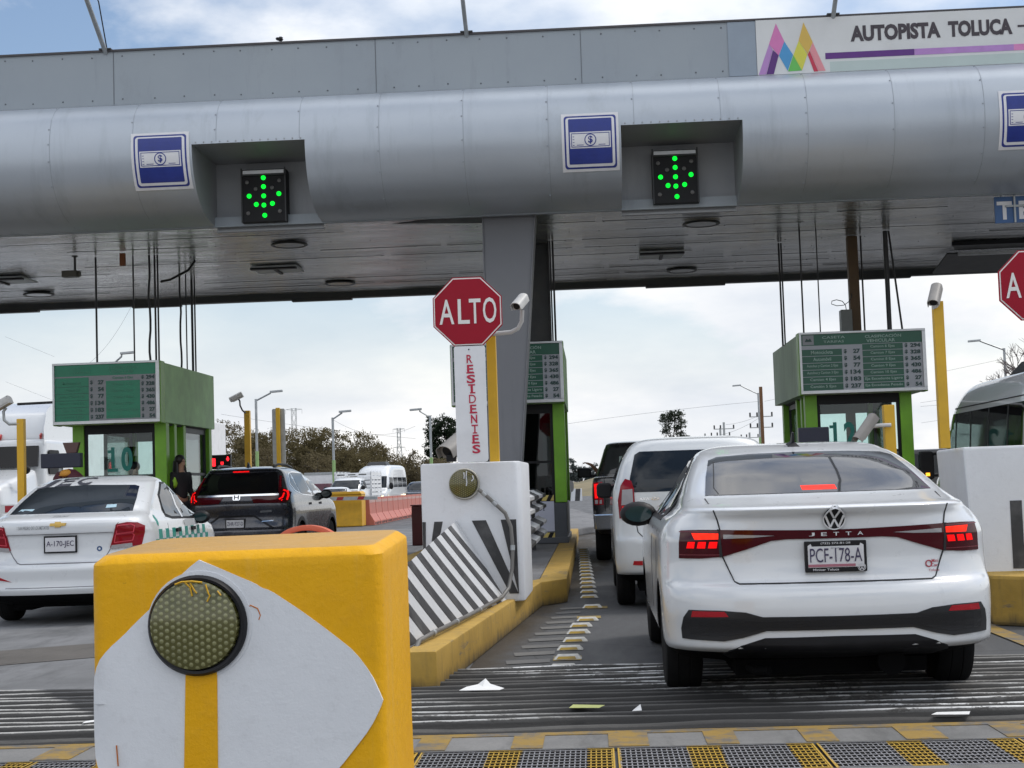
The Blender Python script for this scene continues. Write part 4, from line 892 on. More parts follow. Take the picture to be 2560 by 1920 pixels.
M['lens_near'] = mat_lens('reflector_lens', (0.085, 0.080, 0.020), (0.25, 0.245, 0.105), 50); M['lens_far'] = mat_lens('reflector_lens_small', (0.075, 0.065, 0.014), (0.22, 0.20, 0.06), 52)

# ---- foreground block (yellow with white leaf shape)
X0, X1, Y0, Y1, ZT = -1.505, -0.630, 4.5, 5.16, 1.095
blk = thing('island_block', 'big yellow concrete block with a white leaf shape and round reflector in the foreground', 'concrete block', (-1.07, 4.8, 0))
def hump(x): return 0.012 * math.sin((x - X0) * 2.6) + 0.006 * math.sin(x * 9)
mb = MB(); rows = []; nseg = 12
def plan(ins, r=0.055):   # rounded-rectangle outline
    return rrect(X0 + ins, X1 - ins, Y0 + ins, Y1 - ins, r, 6)
levels = [(0.0, -0.012), (0.25, -0.004), (0.5, 0.0), (0.8, 0.0), (1.02, 0.0), (1.044, 0.001), (1.050, 0.004), (1.068, 0.026), (1.072, 0.034)]
for z, ins in levels:
    for (x, y) in plan(ins): mb.v.append((x, y, z + (hump(x) * .6 + (y - Y0) * .045 if z > 0.9 else 0)))
npl = len(plan(0))
for j in range(len(levels) - 1):
    for i in range(npl): mb.f.append([j * npl + i, j * npl + (i + 1) % npl, (j + 1) * npl + (i + 1) % npl, (j + 1) * npl + i]); mb.mi.append(0)
mb.f.append(list(range((len(levels) - 1) * npl, len(levels) * npl))); mb.mi.append(0)
mb.build('block_body', M['byel'], blk, smooth=25)
def FF(x, z):
    a = max(0, X0 + .055 - x) / .055; dz = max(0, (0.5 - z)) * -0.012     # wraps round the rounded corner
    return Vector((x if a == 0 else X0 + dz + .055 - .055 * math.sin(a), Y0 + dz + .055 - .055 * math.cos(a), z))
def cx(px): return X0 + (px - 190) / 727.0 * 0.985     # helper for tracing the painted outline in metres
leaf = [(-1.172, 1.052), (-1.12, 1.030), (-1.064, 1.004), (-1.005, 0.978), (-0.990, 0.966), (-0.961, 0.956), (-0.92, 0.928), (-0.882, 0.902), (-0.819, 0.855), (-0.76, 0.808), (-0.715, 0.770), (-0.671, 0.708), (-0.648, 0.655), (-0.638, 0.630), (-0.645, 0.610), (-0.676, 0.551), (-0.723, 0.494), (-0.77, 0.438), (-0.85, 0.36), (-0.95, 0.28), (-1.10, 0.22), (-1.25, 0.24), (-1.38, 0.32), (-1.46, 0.41), (-1.484, 0.455), (-1.496, 0.49), (-1.501, 0.54), (-1.502, 0.617), (-1.500, 0.70), (-1.480, 0.758), (-1.446, 0.800), (-1.40, 0.838), (-1.366, 0.872), (-1.296, 0.934), (-1.25, 0.984), (-1.209, 1.025)]
def chaikin(p, keep):
    q = []
    for i, a in enumerate(p):
        b = p[(i + 1) % len(p)]; c0 = a if i in keep else (a[0] * .75 + b[0] * .25, a[1] * .75 + b[1] * .25); c1 = (a[0] * .25 + b[0] * .75, a[1] * .25 + b[1] * .75)
        q += [c0] + ([] if (i + 1) % len(p) in keep else [c1])
    return q
MB().conform(chaikin(leaf, (0, 13)), FF, 0.007, 0.012, 0.05).build('white_leaf', M['bwht'], blk, smooth=40)
MB().conform([(-1.245, 0.18), (-1.12, 0.18), (-1.126, 0.446), (-1.123, 0.74), (-1.216, 0.74), (-1.226, 0.446)], FF, 0.0105, 0.008, 0.08).build('yellow_stripe', M['byel'], blk)
rf = thing('reflector', '', '', (0, 0, 0)); bpy.data.objects.remove(rf)
def reflector(parent, cx_, y, cz, r, lens, rim, over=1.0, drips=None, ringm=None):
    rimo = MB(); pr = [(r * 1.12, 0.005), (r * 1.13, -0.018), (r * 1.07, -0.030), (r * 1.01, -0.028), (r * 1.0, -0.010)]
    rimo.lathe([(a, b * over) for a, b in pr], (cx_ + 0.008 * over, y, cz - 0.002), 'y', 56); ro = rimo.build('reflector', rim, parent, smooth=40)
    MB().lathe([(r * 1.02, -0.012 * over), (r * 0.99, -0.030 * over), (r * 0.9, -0.036 * over), (0.004, -0.040 * over)], (cx_, y, cz), 'y', 48).build('reflector_lens', lens, ro, smooth=50)
    if drips:
        mb = MB()
        for (pts, rr) in drips: mb.tube([(cx_ + u, y - 0.040 * over, cz + v) for u, v in pts], rr, 6)
        mb.build('paint_drip', ringm, ro, smooth=60)
    return ro
reflector(blk, -1.184, 4.497, 0.864, 0.130, M['lens_near'], M['black'], 1.0,
          [([(-0.02, 0.125), (-0.005, 0.11), (0.0, 0.085)], 0.003), ([(-0.005, 0.122), (0.008, 0.10), (0.014, 0.093)], 0.003), ([(0.04, 0.118), (0.047, 0.095), (0.052, 0.085), (0.044, 0.068)], 0.0028), ([(-0.05, 0.12), (-0.03, 0.127), (0.0, 0.128), (0.03, 0.124)], 0.003), ([(0.075, 0.098), (0.085, 0.085)], 0.0025)], M['postyellow'])
# ridge of filler round the reflector
MB().cring(-1.172, 0.864, 0.140, 0.156, FF, 0.010, 0.010, 40).build('filler_ridge', M['bwht'], blk, smooth=60)
mb = MB(); mb.tube([(-1.035, 4.494, 0.905), (-1.02, 4.493, 0.915), (-1.00, 4.493, 0.905), (-0.992, 4.494, 0.885), (-0.997, 4.494, 0.872)], 0.0022, 6); mb.tube([(-1.425, 4.489, 0.52), (-1.421, 4.489, 0.46)], 0.002, 5); mb.build('orange_run', mat('orange_run', (0.50, 0.14, 0.01), 0.5), blk)

# ---- white block with striped prow on the middle island
wb = thing('island_block', 'white concrete block with a round reflector and a zebra-striped prow below the red octagon', 'concrete block', (-1.1, 14, KZ))
mb = MB(); mb.prism([(-1.53, 13.5), (-0.69, 13.5), (-0.64, 13.56), (-0.625, 14.75), (-1.53, 14.75)], 'z', KZ - 0.02, 1.455); mb.build('block_body', M['bwht'], wb, bevel=0.025, smooth=40)
# black bars painted on the lower front of the block
def WF(x, z): return Vector((x, 13.5, z))
mb = MB()
bars = [(-1.525, -1.495, -1.525, -1.51), (-1.42, -1.345, -1.525, -1.49), (-1.09, -0.965, -0.775, -0.70), (-0.835, -0.70, -0.700, -0.695)]
for a, b, c, d in bars: mb.conform([(c, 0.30), (d, 0.30), (b, 0.945), (a, 0.945)], WF, 0.004, 0.004, 0.2)
mb.build('black_bars', M['bblk'], wb)
# prow: sloping wedge with a ridge, right face striped
apex = Vector((-1.225, 13.49, 0.95)); rlo = Vector((-1.36, 9.75, 0.64)); bR0 = Vector((-1.235, 9.66, KZ - 0.005)); bR1 = Vector((-0.845, 14.2, KZ - 0.005)); bTop = Vector((-0.86, 13.49, 0.60))
bL0 = Vector((-1.70, 9.75, KZ - 0.005)); bL1 = Vector((-1.53, 13.49, KZ - 0.005)); bRb = Vector((-0.80, 13.49, KZ - 0.005))
mb = MB(); mb.add([apex, rlo, bR0, bRb, bL0, bL1], [(0, 5, 4, 1), (1, 4, 2), (0, 3, 5), (5, 3, 2, 4)])
def PF(u, v):   # u along the prow (0 front .. 1 back), v from base to ridge
    lo = bR0.lerp(bRb, u); hi = rlo.lerp(apex, u); return lo.lerp(hi, v)
mb.add([PF(i / 24, j / 12) for j in range(13) for i in range(25)], [(j * 25 + i, j * 25 + i + 1, (j + 1) * 25 + i + 1, (j + 1) * 25 + i) for j in range(12) for i in range(24)])
mb.build('prow', M['bwht2'], wb, fixn=False)
mb = MB()
for k in range(11):
    u = -0.10 + 0.118 * k; q = [(u + 0.15, 0.0), (u + 0.203, 0.0), (u + 0.052, 1.0), (u, 1.0)]
    if u < 0: q = [(u + .15, 0.0), (u + .203, 0.0), (max(0.003, u + .052), 1.0 if u + .052 > 0 else .6), (.002, 1.0 + u / .15)]
    if u + .203 > .99: q = [(min(.985, u + .15), 0.0 if u + .15 < .985 else (u + .15 - .985) / .15), (.987, max(.002, (u + .203 - .987) / .15)), (u + .052, 1.0), (u, 1.0)]
    if u > .93: continue
    mb.conform(q, PF, 0.004, 0.006, 0.06, -1 if (PF(0.5, 0.5 + 1e-3) - PF(0.5, 0.5)).cross(PF(0.5 + 1e-3, 0.5) - PF(0.5, 0.5)).x > 0 else 1)
mb.build('black_bars', M['bblk'], wb)
M['rimdirty'] = mat('rim_dirty', (0.42, 0.41, 0.36), 0.5, dirt=0.5)
reflector(wb, -1.153, 13.495, 1.27, 0.122, M['lens_far'], M['rimdirty'], 1.3,
          [([(0.01, 0.10), (0.015, 0.07), (0.01, 0.045)], 0.006), ([(0.035, 0.11), (0.03, 0.06), (0.035, 0.01), (0.03, -0.02)], 0.006), ([(0.085, 0.07), (0.095, 0.04), (0.075, 0.02)], 0.006)], M['bwht'])
cd = thing('conduit', 'grey conduit pipe running from the round reflector down the zebra-striped block', 'conduit', (-0.9, 13.4, KZ))
pts = [(-1.02, 13.45, 1.215), (-0.97, 13.45, 1.175), (-0.88, 13.45, 1.09), (-0.79, 13.45, 1.0), (-0.745, 13.45, 0.88), (-0.735, 13.44, 0.70), (-0.745, 13.42, 0.52), (-0.775, 13.36, 0.36), (-0.83, 13.2, 0.29), (-0.93, 12.0, 0.285), (-1.02, 11.0, 0.285), (-1.10, 10.2, 0.285), (-1.15, 9.8, 0.275), (-1.17, 9.68, 0.21), (-1.24, 9.5, 0.262)]
MB().tube(pts, 0.017, 9).build('pipe', mat('conduit_grey', (0.17, 0.165, 0.155), 0.5, 0.3, dirt=0.5, dcol=(0.10, 0.075, 0.05)), cd, smooth=60)
mb = MB()
for i in (1, 2, 5, 9, 10, 11):
    p = Vector(pts[i]); q = Vector(pts[i + 1]); d = (q - p).normalized(); mb.cyl(p - d * 0.022, p + d * 0.022, 0.021, n=12)
mb.build('coupling', M['galv'], cd, smooth=50)

# ---- octagonal stop signs
M['octwhite'] = mat('sign_face_white', (0.72, 0.70, 0.68), 0.4, var=0.05)
def stop_sign(cx_, y, cz, r, label, txt=True):
    t = thing('stop_sign', label, 'sign', (cx_, y, cz - r), group='red octagon stop signs')
    oc = lambda k: [(cx_ + k * math.cos(R(22.5 + 45 * i)), cz + k * math.sin(R(22.5 + 45 * i))) for i in range(8)]
    MB().prism(oc(r / math.cos(R(22.5)) * 1.0), 'y', y, y + 0.02).build('back_plate', M['red'], t)
    MB().prism(oc(r / math.cos(R(22.5)) * 0.972), 'y', y - 0.003, y).build('border', M['octwhite'], t)
    MB().prism(oc(r / math.cos(R(22.5)) * 0.940), 'y', y - 0.006, y - 0.003).build('sign_face', M['red'], t)
    mb = MB(); h = 0.235 * r / 0.295; s = r / 0.295; z = cz - 0.105 * s
    for ch, x, w in (('A', -0.24, 0.125), ('L', -0.082, 0.10), ('T', 0.014, 0.10), ('O', 0.132, 0.115)): mb.facetext(ch, cx_ + x * s, y - 0.0061, z, w * s, h * (0.9 if ch != 'O' else 0.93), 0.008)
    mb.build('lettering', M['octwhite'], t)
    MB().box(cx_ - 0.03, cx_ + 0.03, y + 0.021, y + 0.06, 1.462, cz + r * 0.8).build('post', M['postyellow'], t)
    return t
stop_sign(-1.046, 13.2, 2.755, 0.300, 'red octagon with white ALTO lettering above the RESIDENTES board')
stop_sign(3.79, 13.2, 2.795, 0.300, 'red octagon cut off by the right edge of the photo')
t = thing('vertical_board', 'tall white board with RESIDENTES written downwards in red', 'sign', (-1.04, 13.2, 1.45))
MB().prism(rrect(-1.175, -0.905, 1.452, 2.462, 0.03), 'y', 13.2, 13.215).build('board', mat('board_white', (0.70, 0.715, 0.74), 0.4, var=0.04, dirt=0.15), t)
mb = MB(); styles = [('R', 0.05, 0.012), ('E', 0.055, 0.03), ('S', 0.075, 0.028), ('I', 0.02, 0.03), ('D', 0.06, 0.004), ('E', 0.055, 0.02), ('N', 0.055, 0.026), ('T', 0.055, 0.014), ('E', 0.055, 0.024), ('S', 0.07, 0.028)]
for k, (ch, w, bd) in enumerate(styles):
    zc = 2.305 - k * 0.0865; mb.facetext(ch, -1.042 + 0.004 * k, 13.1995, zc, w, 0.074, bd, 'c')
    if ch in 'EIT': 
        mb.box(-1.042 + 0.004 * k - w / 2 - 0.006, -1.042 + 0.004 * k + w / 2 + 0.006 if ch != 'I' else -1.042 + 0.004 * k + 0.03, 13.1965, 13.1998, zc - 0.002, zc + 0.010) if ch != 'T' else mb.box(-1.042 + 0.004 * k - 0.018, -1.042 + 0.004 * k + 0.018, 13.1965, 13.1998, zc - 0.002, zc + 0.008)
        if ch == 'I': mb.box(-1.042 + 0.004 * k - 0.03, -1.042 + 0.004 * k + 0.03, 13.1965, 13.1998, zc + 0.066, zc + 0.078)
mb.build('lettering', mat('stencil_red', (0.45, 0.012, 0.05), 0.5), t)
MB().lathe([(0.007, 0.0), (0.005, -0.006)], (-1.045, 13.2, 2.425), 'y', 10).build('screw', M['dark'], t)

# ---- cameras on posts
def cam_box(mb_h, mb_d, c, yaw, pitch, l, w, h, hood=True):
    """camera housing pointing along yaw/pitch from its centre c"""
    d = Vector((math.sin(yaw) * math.cos(pitch), math.cos(yaw) * math.cos(pitch), math.sin(pitch))); s = Vector((math.cos(yaw), -math.sin(yaw), 0)); u = s.cross(d); c = Vector(c)
    # rounded-top hood as an extruded arch
    arch = [(-w / 2, -h / 2), (w / 2, -h / 2), (w / 2, h * 0.15)] + [(w / 2 * math.cos(R(a)), h * 0.15 + h * 0.35 * math.sin(R(a))) for a in range(20, 180, 20)] + [(-w / 2, h * 0.15)]
    n = len(arch); vs = [c - d * l / 2 + s * a + u * b for a, b in arch] + [c + d * l / 2 + s * a + u * b for a, b in arch]
    mb_h.add(vs, [tuple(range(n)), tuple(range(n, 2 * n))[::-1]] + [(i, (i + 1) % n, n + (i + 1) % n, n + i) for i in range(n)])
    if hood:   # sun shade overhanging the lens end
        sh = [(-w * 0.56, -h * 0.3)] + [(w * 0.56 * math.cos(R(a)), h * 0.2 + h * 0.42 * math.sin(R(a))) for a in range(180, -1, -20)] + [(w * 0.56, -h * 0.3)]
        si = [(a * 0.93, b - 0.006) for a, b in sh]
        m = len(sh); A = [c - d * l * 0.45 + s * a + u * b for a, b in sh]; B = [c + d * l * 0.68 + s * a + u * b for a, b in sh]; A2 = [c - d * l * 0.45 + s * a + u * b for a, b in si]; B2 = [c + d * l * 0.68 + s * a + u * b for a, b in si]
        mb_h.add(A + B + A2 + B2, [(i, i + 1, m + i + 1, m + i) for i in range(m - 1)] + [(2 * m + i, 3 * m + i, 3 * m + i + 1, 2 * m + i + 1) for i in range(m - 1)] + [(m + i, m + i + 1, 3 * m + i + 1, 3 * m + i) for i in range(m - 1)] + [(i + 1, i, 2 * m + i, 2 * m + i + 1) for i in range(m - 1)])
    mb_d.cyl(c + d * (l / 2), c + d * (l / 2 + 0.012), min(w, h) * 0.40, n=16)
    return d, s, u, c
M['taupe'] = mat('camera_taupe', (0.25, 0.235, 0.22), 0.5, dirt=0.3)
def camera_post(label, px, py, pz0, pz1, pw, arm, cam_c, yaw, pitch, size=(0.30, 0.10, 0.10), armmat='offwhite', extra=None, pm='postyellow', cm='offwhite'):
    t = thing('camera_post', label, 'camera', (px, py, pz0), group='surveillance cameras on posts')
    mb = MB(); mb.box(px - pw / 2, px + pw / 2, py - pw / 2, py + pw / 2, pz0, pz1); mb.build('post', M[pm], t, bevel=0.006)
    h, dk = MB(), MB(); cam_box(h, dk, cam_c, yaw, pitch, *size); hb = h.build('camera', M[cm], t, smooth=35); dk.build('lens', M['black'], hb)
    MB().tube(arm, 0.02, 8).build('bracket', M[armmat], t, smooth=60)
    return t
# camera left of the column, over the octagon (post beside the board)
camera_post('yellow post behind the RESIDENTES board carrying a white camera on a curved arm', -0.885, 13.75, 1.455, 2.62, 0.085,
            [(-0.90, 13.72, 2.60), (-0.80, 13.70, 2.605), (-0.70, 13.69, 2.61), (-0.635, 13.68, 2.64), (-0.60, 13.66, 2.70), (-0.592, 13.65, 2.80)], (-0.60, 13.55, 2.865), R(205), R(-32), (0.17, 0.085, 0.075))
camera_post('yellow post on the far left with a white camera on an S-shaped arm', -7.94, 21.0, KZ, 2.39, 0.098,
            [(-7.95, 20.97, 2.32), (-8.10, 20.97, 2.322), (-8.17, 20.97, 2.38), (-8.178, 20.97, 2.50), (-8.14, 20.97, 2.55)], (-8.183, 20.96, 2.612), R(285), R(-24), (0.26, 0.11, 0.11), 'galv')
camera_post('yellow post beyond the grey car with a white camera tilted to the left', -7.93, 35.0, 0.0, 3.16, 0.13,
            [(-7.95, 34.9, 3.10), (-8.02, 34.9, 3.17), (-8.07, 34.9, 3.28), (-8.075, 34.9, 3.38), (-8.10, 34.9, 3.43)], (-8.13, 34.9, 3.48), R(265), R(-26), (0.27, 0.125, 0.125), 'dark')
t = camera_post('tall yellow post on the right white block with a camera looking down at its top', 3.0, 13.35, 1.435, 2.70, 0.085,
            [(2.985, 13.32, 2.66), (2.96, 13.3, 2.64), (2.955, 13.3, 2.70)], (2.965, 13.25, 2.755), R(205), R(-42), (0.22, 0.085, 0.08), cm='taupe')
camera_post('short yellow post with a pale camera sloping across the number 12 window', 2.89, 15.2, 0.0, 1.905, 0.105,
            [(2.89, 15.1, 1.705), (2.78, 15.1, 1.705), (2.70, 15.1, 1.70), (2.66, 15.1, 1.66)], (2.655, 15.08, 1.70), R(238), R(-46), (0.28, 0.085, 0.085), cm='taupe')
t = thing('surveillance_camera', 'brownish hooded camera peeking out left of the RESIDENTES board', 'camera', (-1.45, 16, KZ))
h, dk = MB(), MB(); cam_box(h, dk, (-1.44, 16.2, 1.70), R(215), R(-28), 0.34, 0.19, 0.15); hb = h.build('camera', M['taupe'], t, smooth=35); dk.build('lens', M['black'], hb)
MB().tube([(-1.46, 16.2, 1.62), (-1.40, 16.2, 1.55), (-1.36, 16.2, 1.50), (-1.36, 16.2, KZ)], 0.03, 8).build('stand', M['offwhite'], t, smooth=60)
MB().box(-1.54, -1.44, 16.02, 16.12, 1.51, 1.58).build('lamp_box', M['black'], t, bevel=0.006)

# ---- right-hand white block
t = thing('island_block', 'white concrete block with a black painted band at the right edge', 'concrete block', (3.6, 13.6, 0))
mb = MB(); mb.hexa([(3.10, 13.0, 0.2), (4.6, 12.9, 0.2), (4.6, 14.6, 0.2), (3.26, 14.6, 0.2)], [(3.07, 13.0, 1.435), (4.6, 12.9, 1.435), (4.6, 14.6, 1.435), (3.20, 14.6, 1.435)])
mb.v[0] = (3.12, 13.0, 0.2)
mb.build('block_body', M['bwht'], t, bevel=0.02)
MB().add([(3.02, 14.3, 0.2), (3.1, 13.0, 0.2), (3.1, 14.3, 0.2)], [(0, 1, 2)])
RFf = lambda x, z: Vector((x, 13.0 - 0.1 * (x - 3.10) / 1.5, z))
MB().conform([(3.425, 0.42), (3.60, 0.42), (3.52, 0.62), (3.52, 0.98), (3.425, 0.98)], RFf, 0.005, 0.006, 0.2).build('black_band', M['bblk'], t)
mb = MB(); mb.prism([(3.13, 12.55), (3.4, 12.3), (5, 12.2), (5, 14.8), (3.12, 14.8)], 'z', 0.0, 0.40)
o = mb.build('island_kerb', M['kerb'], bevel=0.03); tag(o, 'yellow kerb under the white block at the right edge', 'kerb', kind='structure')

# ---- lane studs beside the middle island
proto = None
M['studyel'] = mat('stud_yellow', (0.36, 0.23, 0.02), 0.6, dirt=0.75, vs=9, dcol=(0.06, 0.055, 0.04)); M['studwht'] = mat('stud_white', (0.55, 0.55, 0.52), 0.6, dirt=0.7, vs=9)
def stud(x, y, label):
    t = thing('lane_stud', label, 'road stud', (x, y, 0.004), 0.0, 'white and yellow lane studs beside the island kerb')
    mb = MB(); mb.hexa([(x - 0.10, y - 0.055, 0.004), (x + 0.10, y - 0.055, 0.004), (x + 0.10, y + 0.055, 0.004), (x - 0.10, y + 0.055, 0.004)], [(x - 0.072, y - 0.020, 0.036), (x + 0.072, y - 0.020, 0.036), (x + 0.072, y + 0.025, 0.036), (x - 0.072, y + 0.025, 0.036)])
    mb.build('stud_body', M['studwht'], t, bevel=0.004)
    mb = MB(); mb.hexa([(x - 0.080, y - 0.054, 0.008), (x + 0.060, y - 0.054, 0.008), (x + 0.060, y - 0.044, 0.010), (x - 0.080, y - 0.044, 0.010)], [(x - 0.066, y - 0.037, 0.025), (x + 0.050, y - 0.037, 0.025), (x + 0.050, y - 0.029, 0.023), (x - 0.066, y - 0.029, 0.023)])
    mb.build('reflector_strip', M['studyel'], t)
    return t
spots = [(-0.255, 10.42), (-0.235, 11.00), (-0.23, 11.60), (-0.20, 12.19), (-0.18, 12.83), (-0.165, 13.42), (-0.11, 13.99), (-0.07, 15.42)] + [(-0.105 - 0.010 * k, 16.75 + 0.80 * k) for k in range(16)]
for i, (x, y) in enumerate(spots):
    if i == 0: proto = stud(x, y, 'lane stud nearest the white-ridged strip, beside the island kerb nose')
    else: dup(proto, loc=(x, y, 0.004), label='white lane stud with worn yellow face in the row along the island kerb')

# ---- drain gratings
def mat_grate():
    n = N('grating_paint'); x = n.n('ShaderNodeNewGeometry'); sp = n.n('ShaderNodeSeparateXYZ'); n.l(x.outputs['Position'], sp.inputs[0]); X = sp.outputs[0]
    f = n.noise(6, 6, 0.7); g = n.noise(50, 5, 0.75)
    u = n.math('FRACT', n.math('DIVIDE', n.math('ADD', X, 30.0 - 0.02), 0.46)); e = n.math('MULTIPLY', n.math('SUBTRACT', f, 0.5), 0.12)
    y = n.ramp(n.math('ABSOLUTE', n.math('ADD', n.math('SUBTRACT', u, 0.165), e)), 0.155, 0.185, 1, 0)
    c = n.mix(n.ramp(f, 0.3, 0.7), (0.19, 0.195, 0.21), (0.33, 0.335, 0.36)); c = n.mix(n.ramp(g, 0.45, 0.7, 0, 0.6), c, (0.12, 0.085, 0.05))
    c = n.mix(n.math('MULTIPLY', y, n.ramp(g, 0.68, 0.72, 1, 0.2)), c, n.mix(n.ramp(f, 0.3, 0.7), (0.42, 0.26, 0.02), (0.52, 0.33, 0.035)))
    nz = n.n('ShaderNodeSeparateXYZ'); n.l(x.outputs['Normal'], nz.inputs[0]); c = n.mix(n.ramp(nz.outputs[2], 0.4, 0.6, 0.92, 0), c, (0.012, 0.011, 0.010))   # bar sides coloured near black, shade of the gaps put into the colour
    n.base(c); n.set(Roughness=0.6, Metallic=0.2); return n.m
M['grate'] = mat_grate()
gl = ['drain grating panel at the far left, left of the yellow block', 'drain grating panel hidden mostly behind the yellow block', 'drain grating panel just right of the yellow block', 'drain grating panel left of the white sedan', 'drain grating panel behind the white sedan', 'drain grating panel at the bottom right corner', 'drain grating panel cut off at the right edge']
gp = None
for k in range(7):
    x0 = -3.62 + 0.92 * k
    if gp is None:
        gp = thing('drain_grating', gl[0], 'grating', (x0, 6.97, 0), group='drain gratings across the lane')
        mb = MB(); x1 = x0 + 0.905
        for i in range(38): xx = x0 + 0.012 + 0.881 * i / 37; mb.box(xx - 0.0028, xx + 0.0028, 6.674, 7.276, -0.035, 0.0)
        for j in range(9): yy = 6.70 + 0.55 * j / 8; mb.box(x0, x1, yy - 0.007, yy + 0.007, -0.012, 0.002)
        mb.build('bars', M['grate'], gp)
        mb = MB(); mb.box(x0, x1, 6.664, 6.672, -0.05, 0.004); mb.box(x0, x1, 7.278, 7.286, -0.05, 0.004); mb.box(x0, x0 + 0.008, 6.673, 7.277, -0.05, 0.003); mb.box(x1 - 0.008, x1, 6.673, 7.277, -0.05, 0.003)
        mb.build('frame', M['grate'], gp)
    else: dup(gp, loc=(x0, 6.97, 0), label=gl[k])
mb = MB(); mb.add([(-6, 6.66, -0.25), (6, 6.66, -0.25), (6, 7.29, -0.25), (-6, 7.29, -0.25)], [(0, 1, 2, 3)]); mb.add([(-6, 7.289, -0.25), (6, 7.289, -0.25), (6, 7.289, -0.011), (-6, 7.289, -0.011)], [(0, 1, 2, 3)])
struct(mb, 'drain_channel', mat('channel_dark', (0.012, 0.012, 0.013), 0.9), 'dark drain channel under the gratings', 'channel')

# ---- litter
M['paper'] = mat('paper', (0.72, 0.72, 0.71), 0.7, var=0.05)
def paper(pts, label, m):
    pts = [(p[0], p[1], p[2] + 0.022) for p in pts]; mb = MB(); c = Vector((sum(p[0] for p in pts) / len(pts), sum(p[1] for p in pts) / len(pts), sum(p[2] for p in pts) / len(pts))); n = len(pts)
    up = [Vector(p) for p in pts]; lo = [p - Vector((0, 0, 0.0012)) for p in up]
    mb.add(up + [c] + lo + [c - Vector((0, 0, 0.0012))], [(i, (i + 1) % n, n) for i in range(n)] + [((i + 1) % n + n + 1, i + n + 1, 2 * n + 1) for i in range(n)] + [(i, i + n + 1, (i + 1) % n + n + 1, (i + 1) % n) for i in range(n)])
    tag(mb.build('paper_scrap', m, fixn=False), label, 'litter', 'paper litter on the road')
paper([(-0.84, 9.10, 0.028), (-0.72, 9.06, 0.032), (-0.60, 9.08, 0.028), (-0.575, 9.12, 0.032), (-0.66, 9.16, 0.055), (-0.69, 9.20, 0.082), (-0.735, 9.19, 0.05), (-0.80, 9.15, 0.042)], 'white crumpled paper sheet on the dark ridges right of the yellow block', M['paper'])
paper([(-0.18, 8.26, 0.032), (-0.02, 8.22, 0.034), (0.01, 8.27, 0.04), (-0.16, 8.35, 0.036)], 'thin yellow-green slip lying on the ridges', mat('slip_yellow', (0.55, 0.58, 0.20), 0.6))
paper([(-2.77, 8.15, 0.032), (-2.58, 8.25, 0.04), (-2.56, 8.32, 0.036), (-2.62, 8.35, 0.034), (-2.78, 8.24, 0.03)], 'white paper strip on the ridges at the left edge', M['paper'])
paper([(0.15, 8.09, 0.032), (0.20, 8.09, 0.034), (0.195, 8.13, 0.06), (0.17, 8.14, 0.04)], 'tiny white paper bit standing on the ridges', M['paper'])
paper([(1.62, 7.80, 0.02), (1.80, 7.78, 0.02), (1.82, 7.84, 0.025), (1.66, 7.86, 0.022)], 'flat pale paper scrap near the yellow line', M['paper'])

# ---- striped guard rail beside the middle booth
t = thing('guard_rail', 'black and white striped corrugated guard rail beside the middle booth', 'guard rail', (-0.85, 20, KZ))
def rail(z0, lab):
    prof = [(0.0, 0.0), (0.03, 0.02), (0.13, 0.07), (0.13, 0.11), (0.03, 0.155), (0.03, 0.19), (0.13, 0.235), (0.13, 0.275), (0.03, 0.325), (0.0, 0.345)]
    for k in range(4):
        mb = MB(); ya, yb = 18.2 + 1.5 * k, 18.2 + 1.5 * (k + 1)
        for (a, b), (c, d) in zip(prof[:-1], prof[1:]):
            x = -0.90; sl = 0.10
            mb.add([(x + a, ya - b * 0.6, z0 + b), (x + c, ya - d * 0.6, z0 + d), (x + c, yb - d * 0.6, z0 + d), (x + a, yb - b * 0.6, z0 + b)], [(0, 1, 2, 3)])
        yield k, mb
allw, allb = MB(), MB()
for z0 in (0.42, 0.82):
    for k, mb in rail(z0, ''):
        tgt = allw if (k + (z0 > 0.6)) % 2 else allb; tgt.add(mb.v, mb.f)
r1 = allw.build('rail', M['bwht2'], t, fixn=False); allb.build('black_stripe', M['bblk'], r1, fixn=False)
for y in (18.6, 21.0, 23.6): MB().box(-0.99, -0.935, y, y + 0.1, KZ, 1.18).build('rail_post', M['dark'], t)

# ---- red bin, orange drum, gate, barriers
t = thing('red_bollard', 'dark red box bollard left of the white striped block', 'bollard', (-3.8, 33.8, 0))
MB().box(-4.03, -3.55, 33.6, 34.0, 0.0, 0.86).build('body', mat('dark_red', (0.10, 0.012, 0.012), 0.5, dirt=0.3), t, bevel=0.02); MB().box(-4.05, -3.53, 33.58, 34.02, 0.862, 0.89).build('cap', mat('dark_red_cap', (0.14, 0.02, 0.02), 0.5), t, bevel=0.008)
M['orange'] = mat('orange_plastic', (0.55, 0.115, 0.055), 0.55, var=0.12, dirt=0.25)
t = thing('traffic_drum', 'orange plastic traffic drum with slots in its domed top behind the yellow block', 'traffic drum', (-2.17, 11.5, 0))
c = (-2.17, 11.5, 0)
mb = MB(); mb.lathe([(0.34, 0.0), (0.34, 0.08), (0.29, 0.10), (0.27, 0.5), (0.25, 0.82), (0.235, 0.84)], c, 'z', 32); mb.build('drum', M['orange'], t, smooth=40)
mb = MB(); arc = [(0.255 * math.cos(R(a)), 0.83 + 0.165 * math.sin(R(a))) for a in range(0, 181, 10)]; inn = [(0.215 * math.cos(R(a)), 0.83 + 0.125 * math.sin(R(a))) for a in range(180, -1, -10)]
mb.prism([(c[0] + a, b) for a, b in arc + inn], 'y', 11.44, 11.56); mb.prism([(c[0] + a, b) for a, b in [(-0.07, 0.835), (0.07, 0.835), (0.07, 0.93), (-0.07, 0.93)]], 'y', 11.49, 11.51)
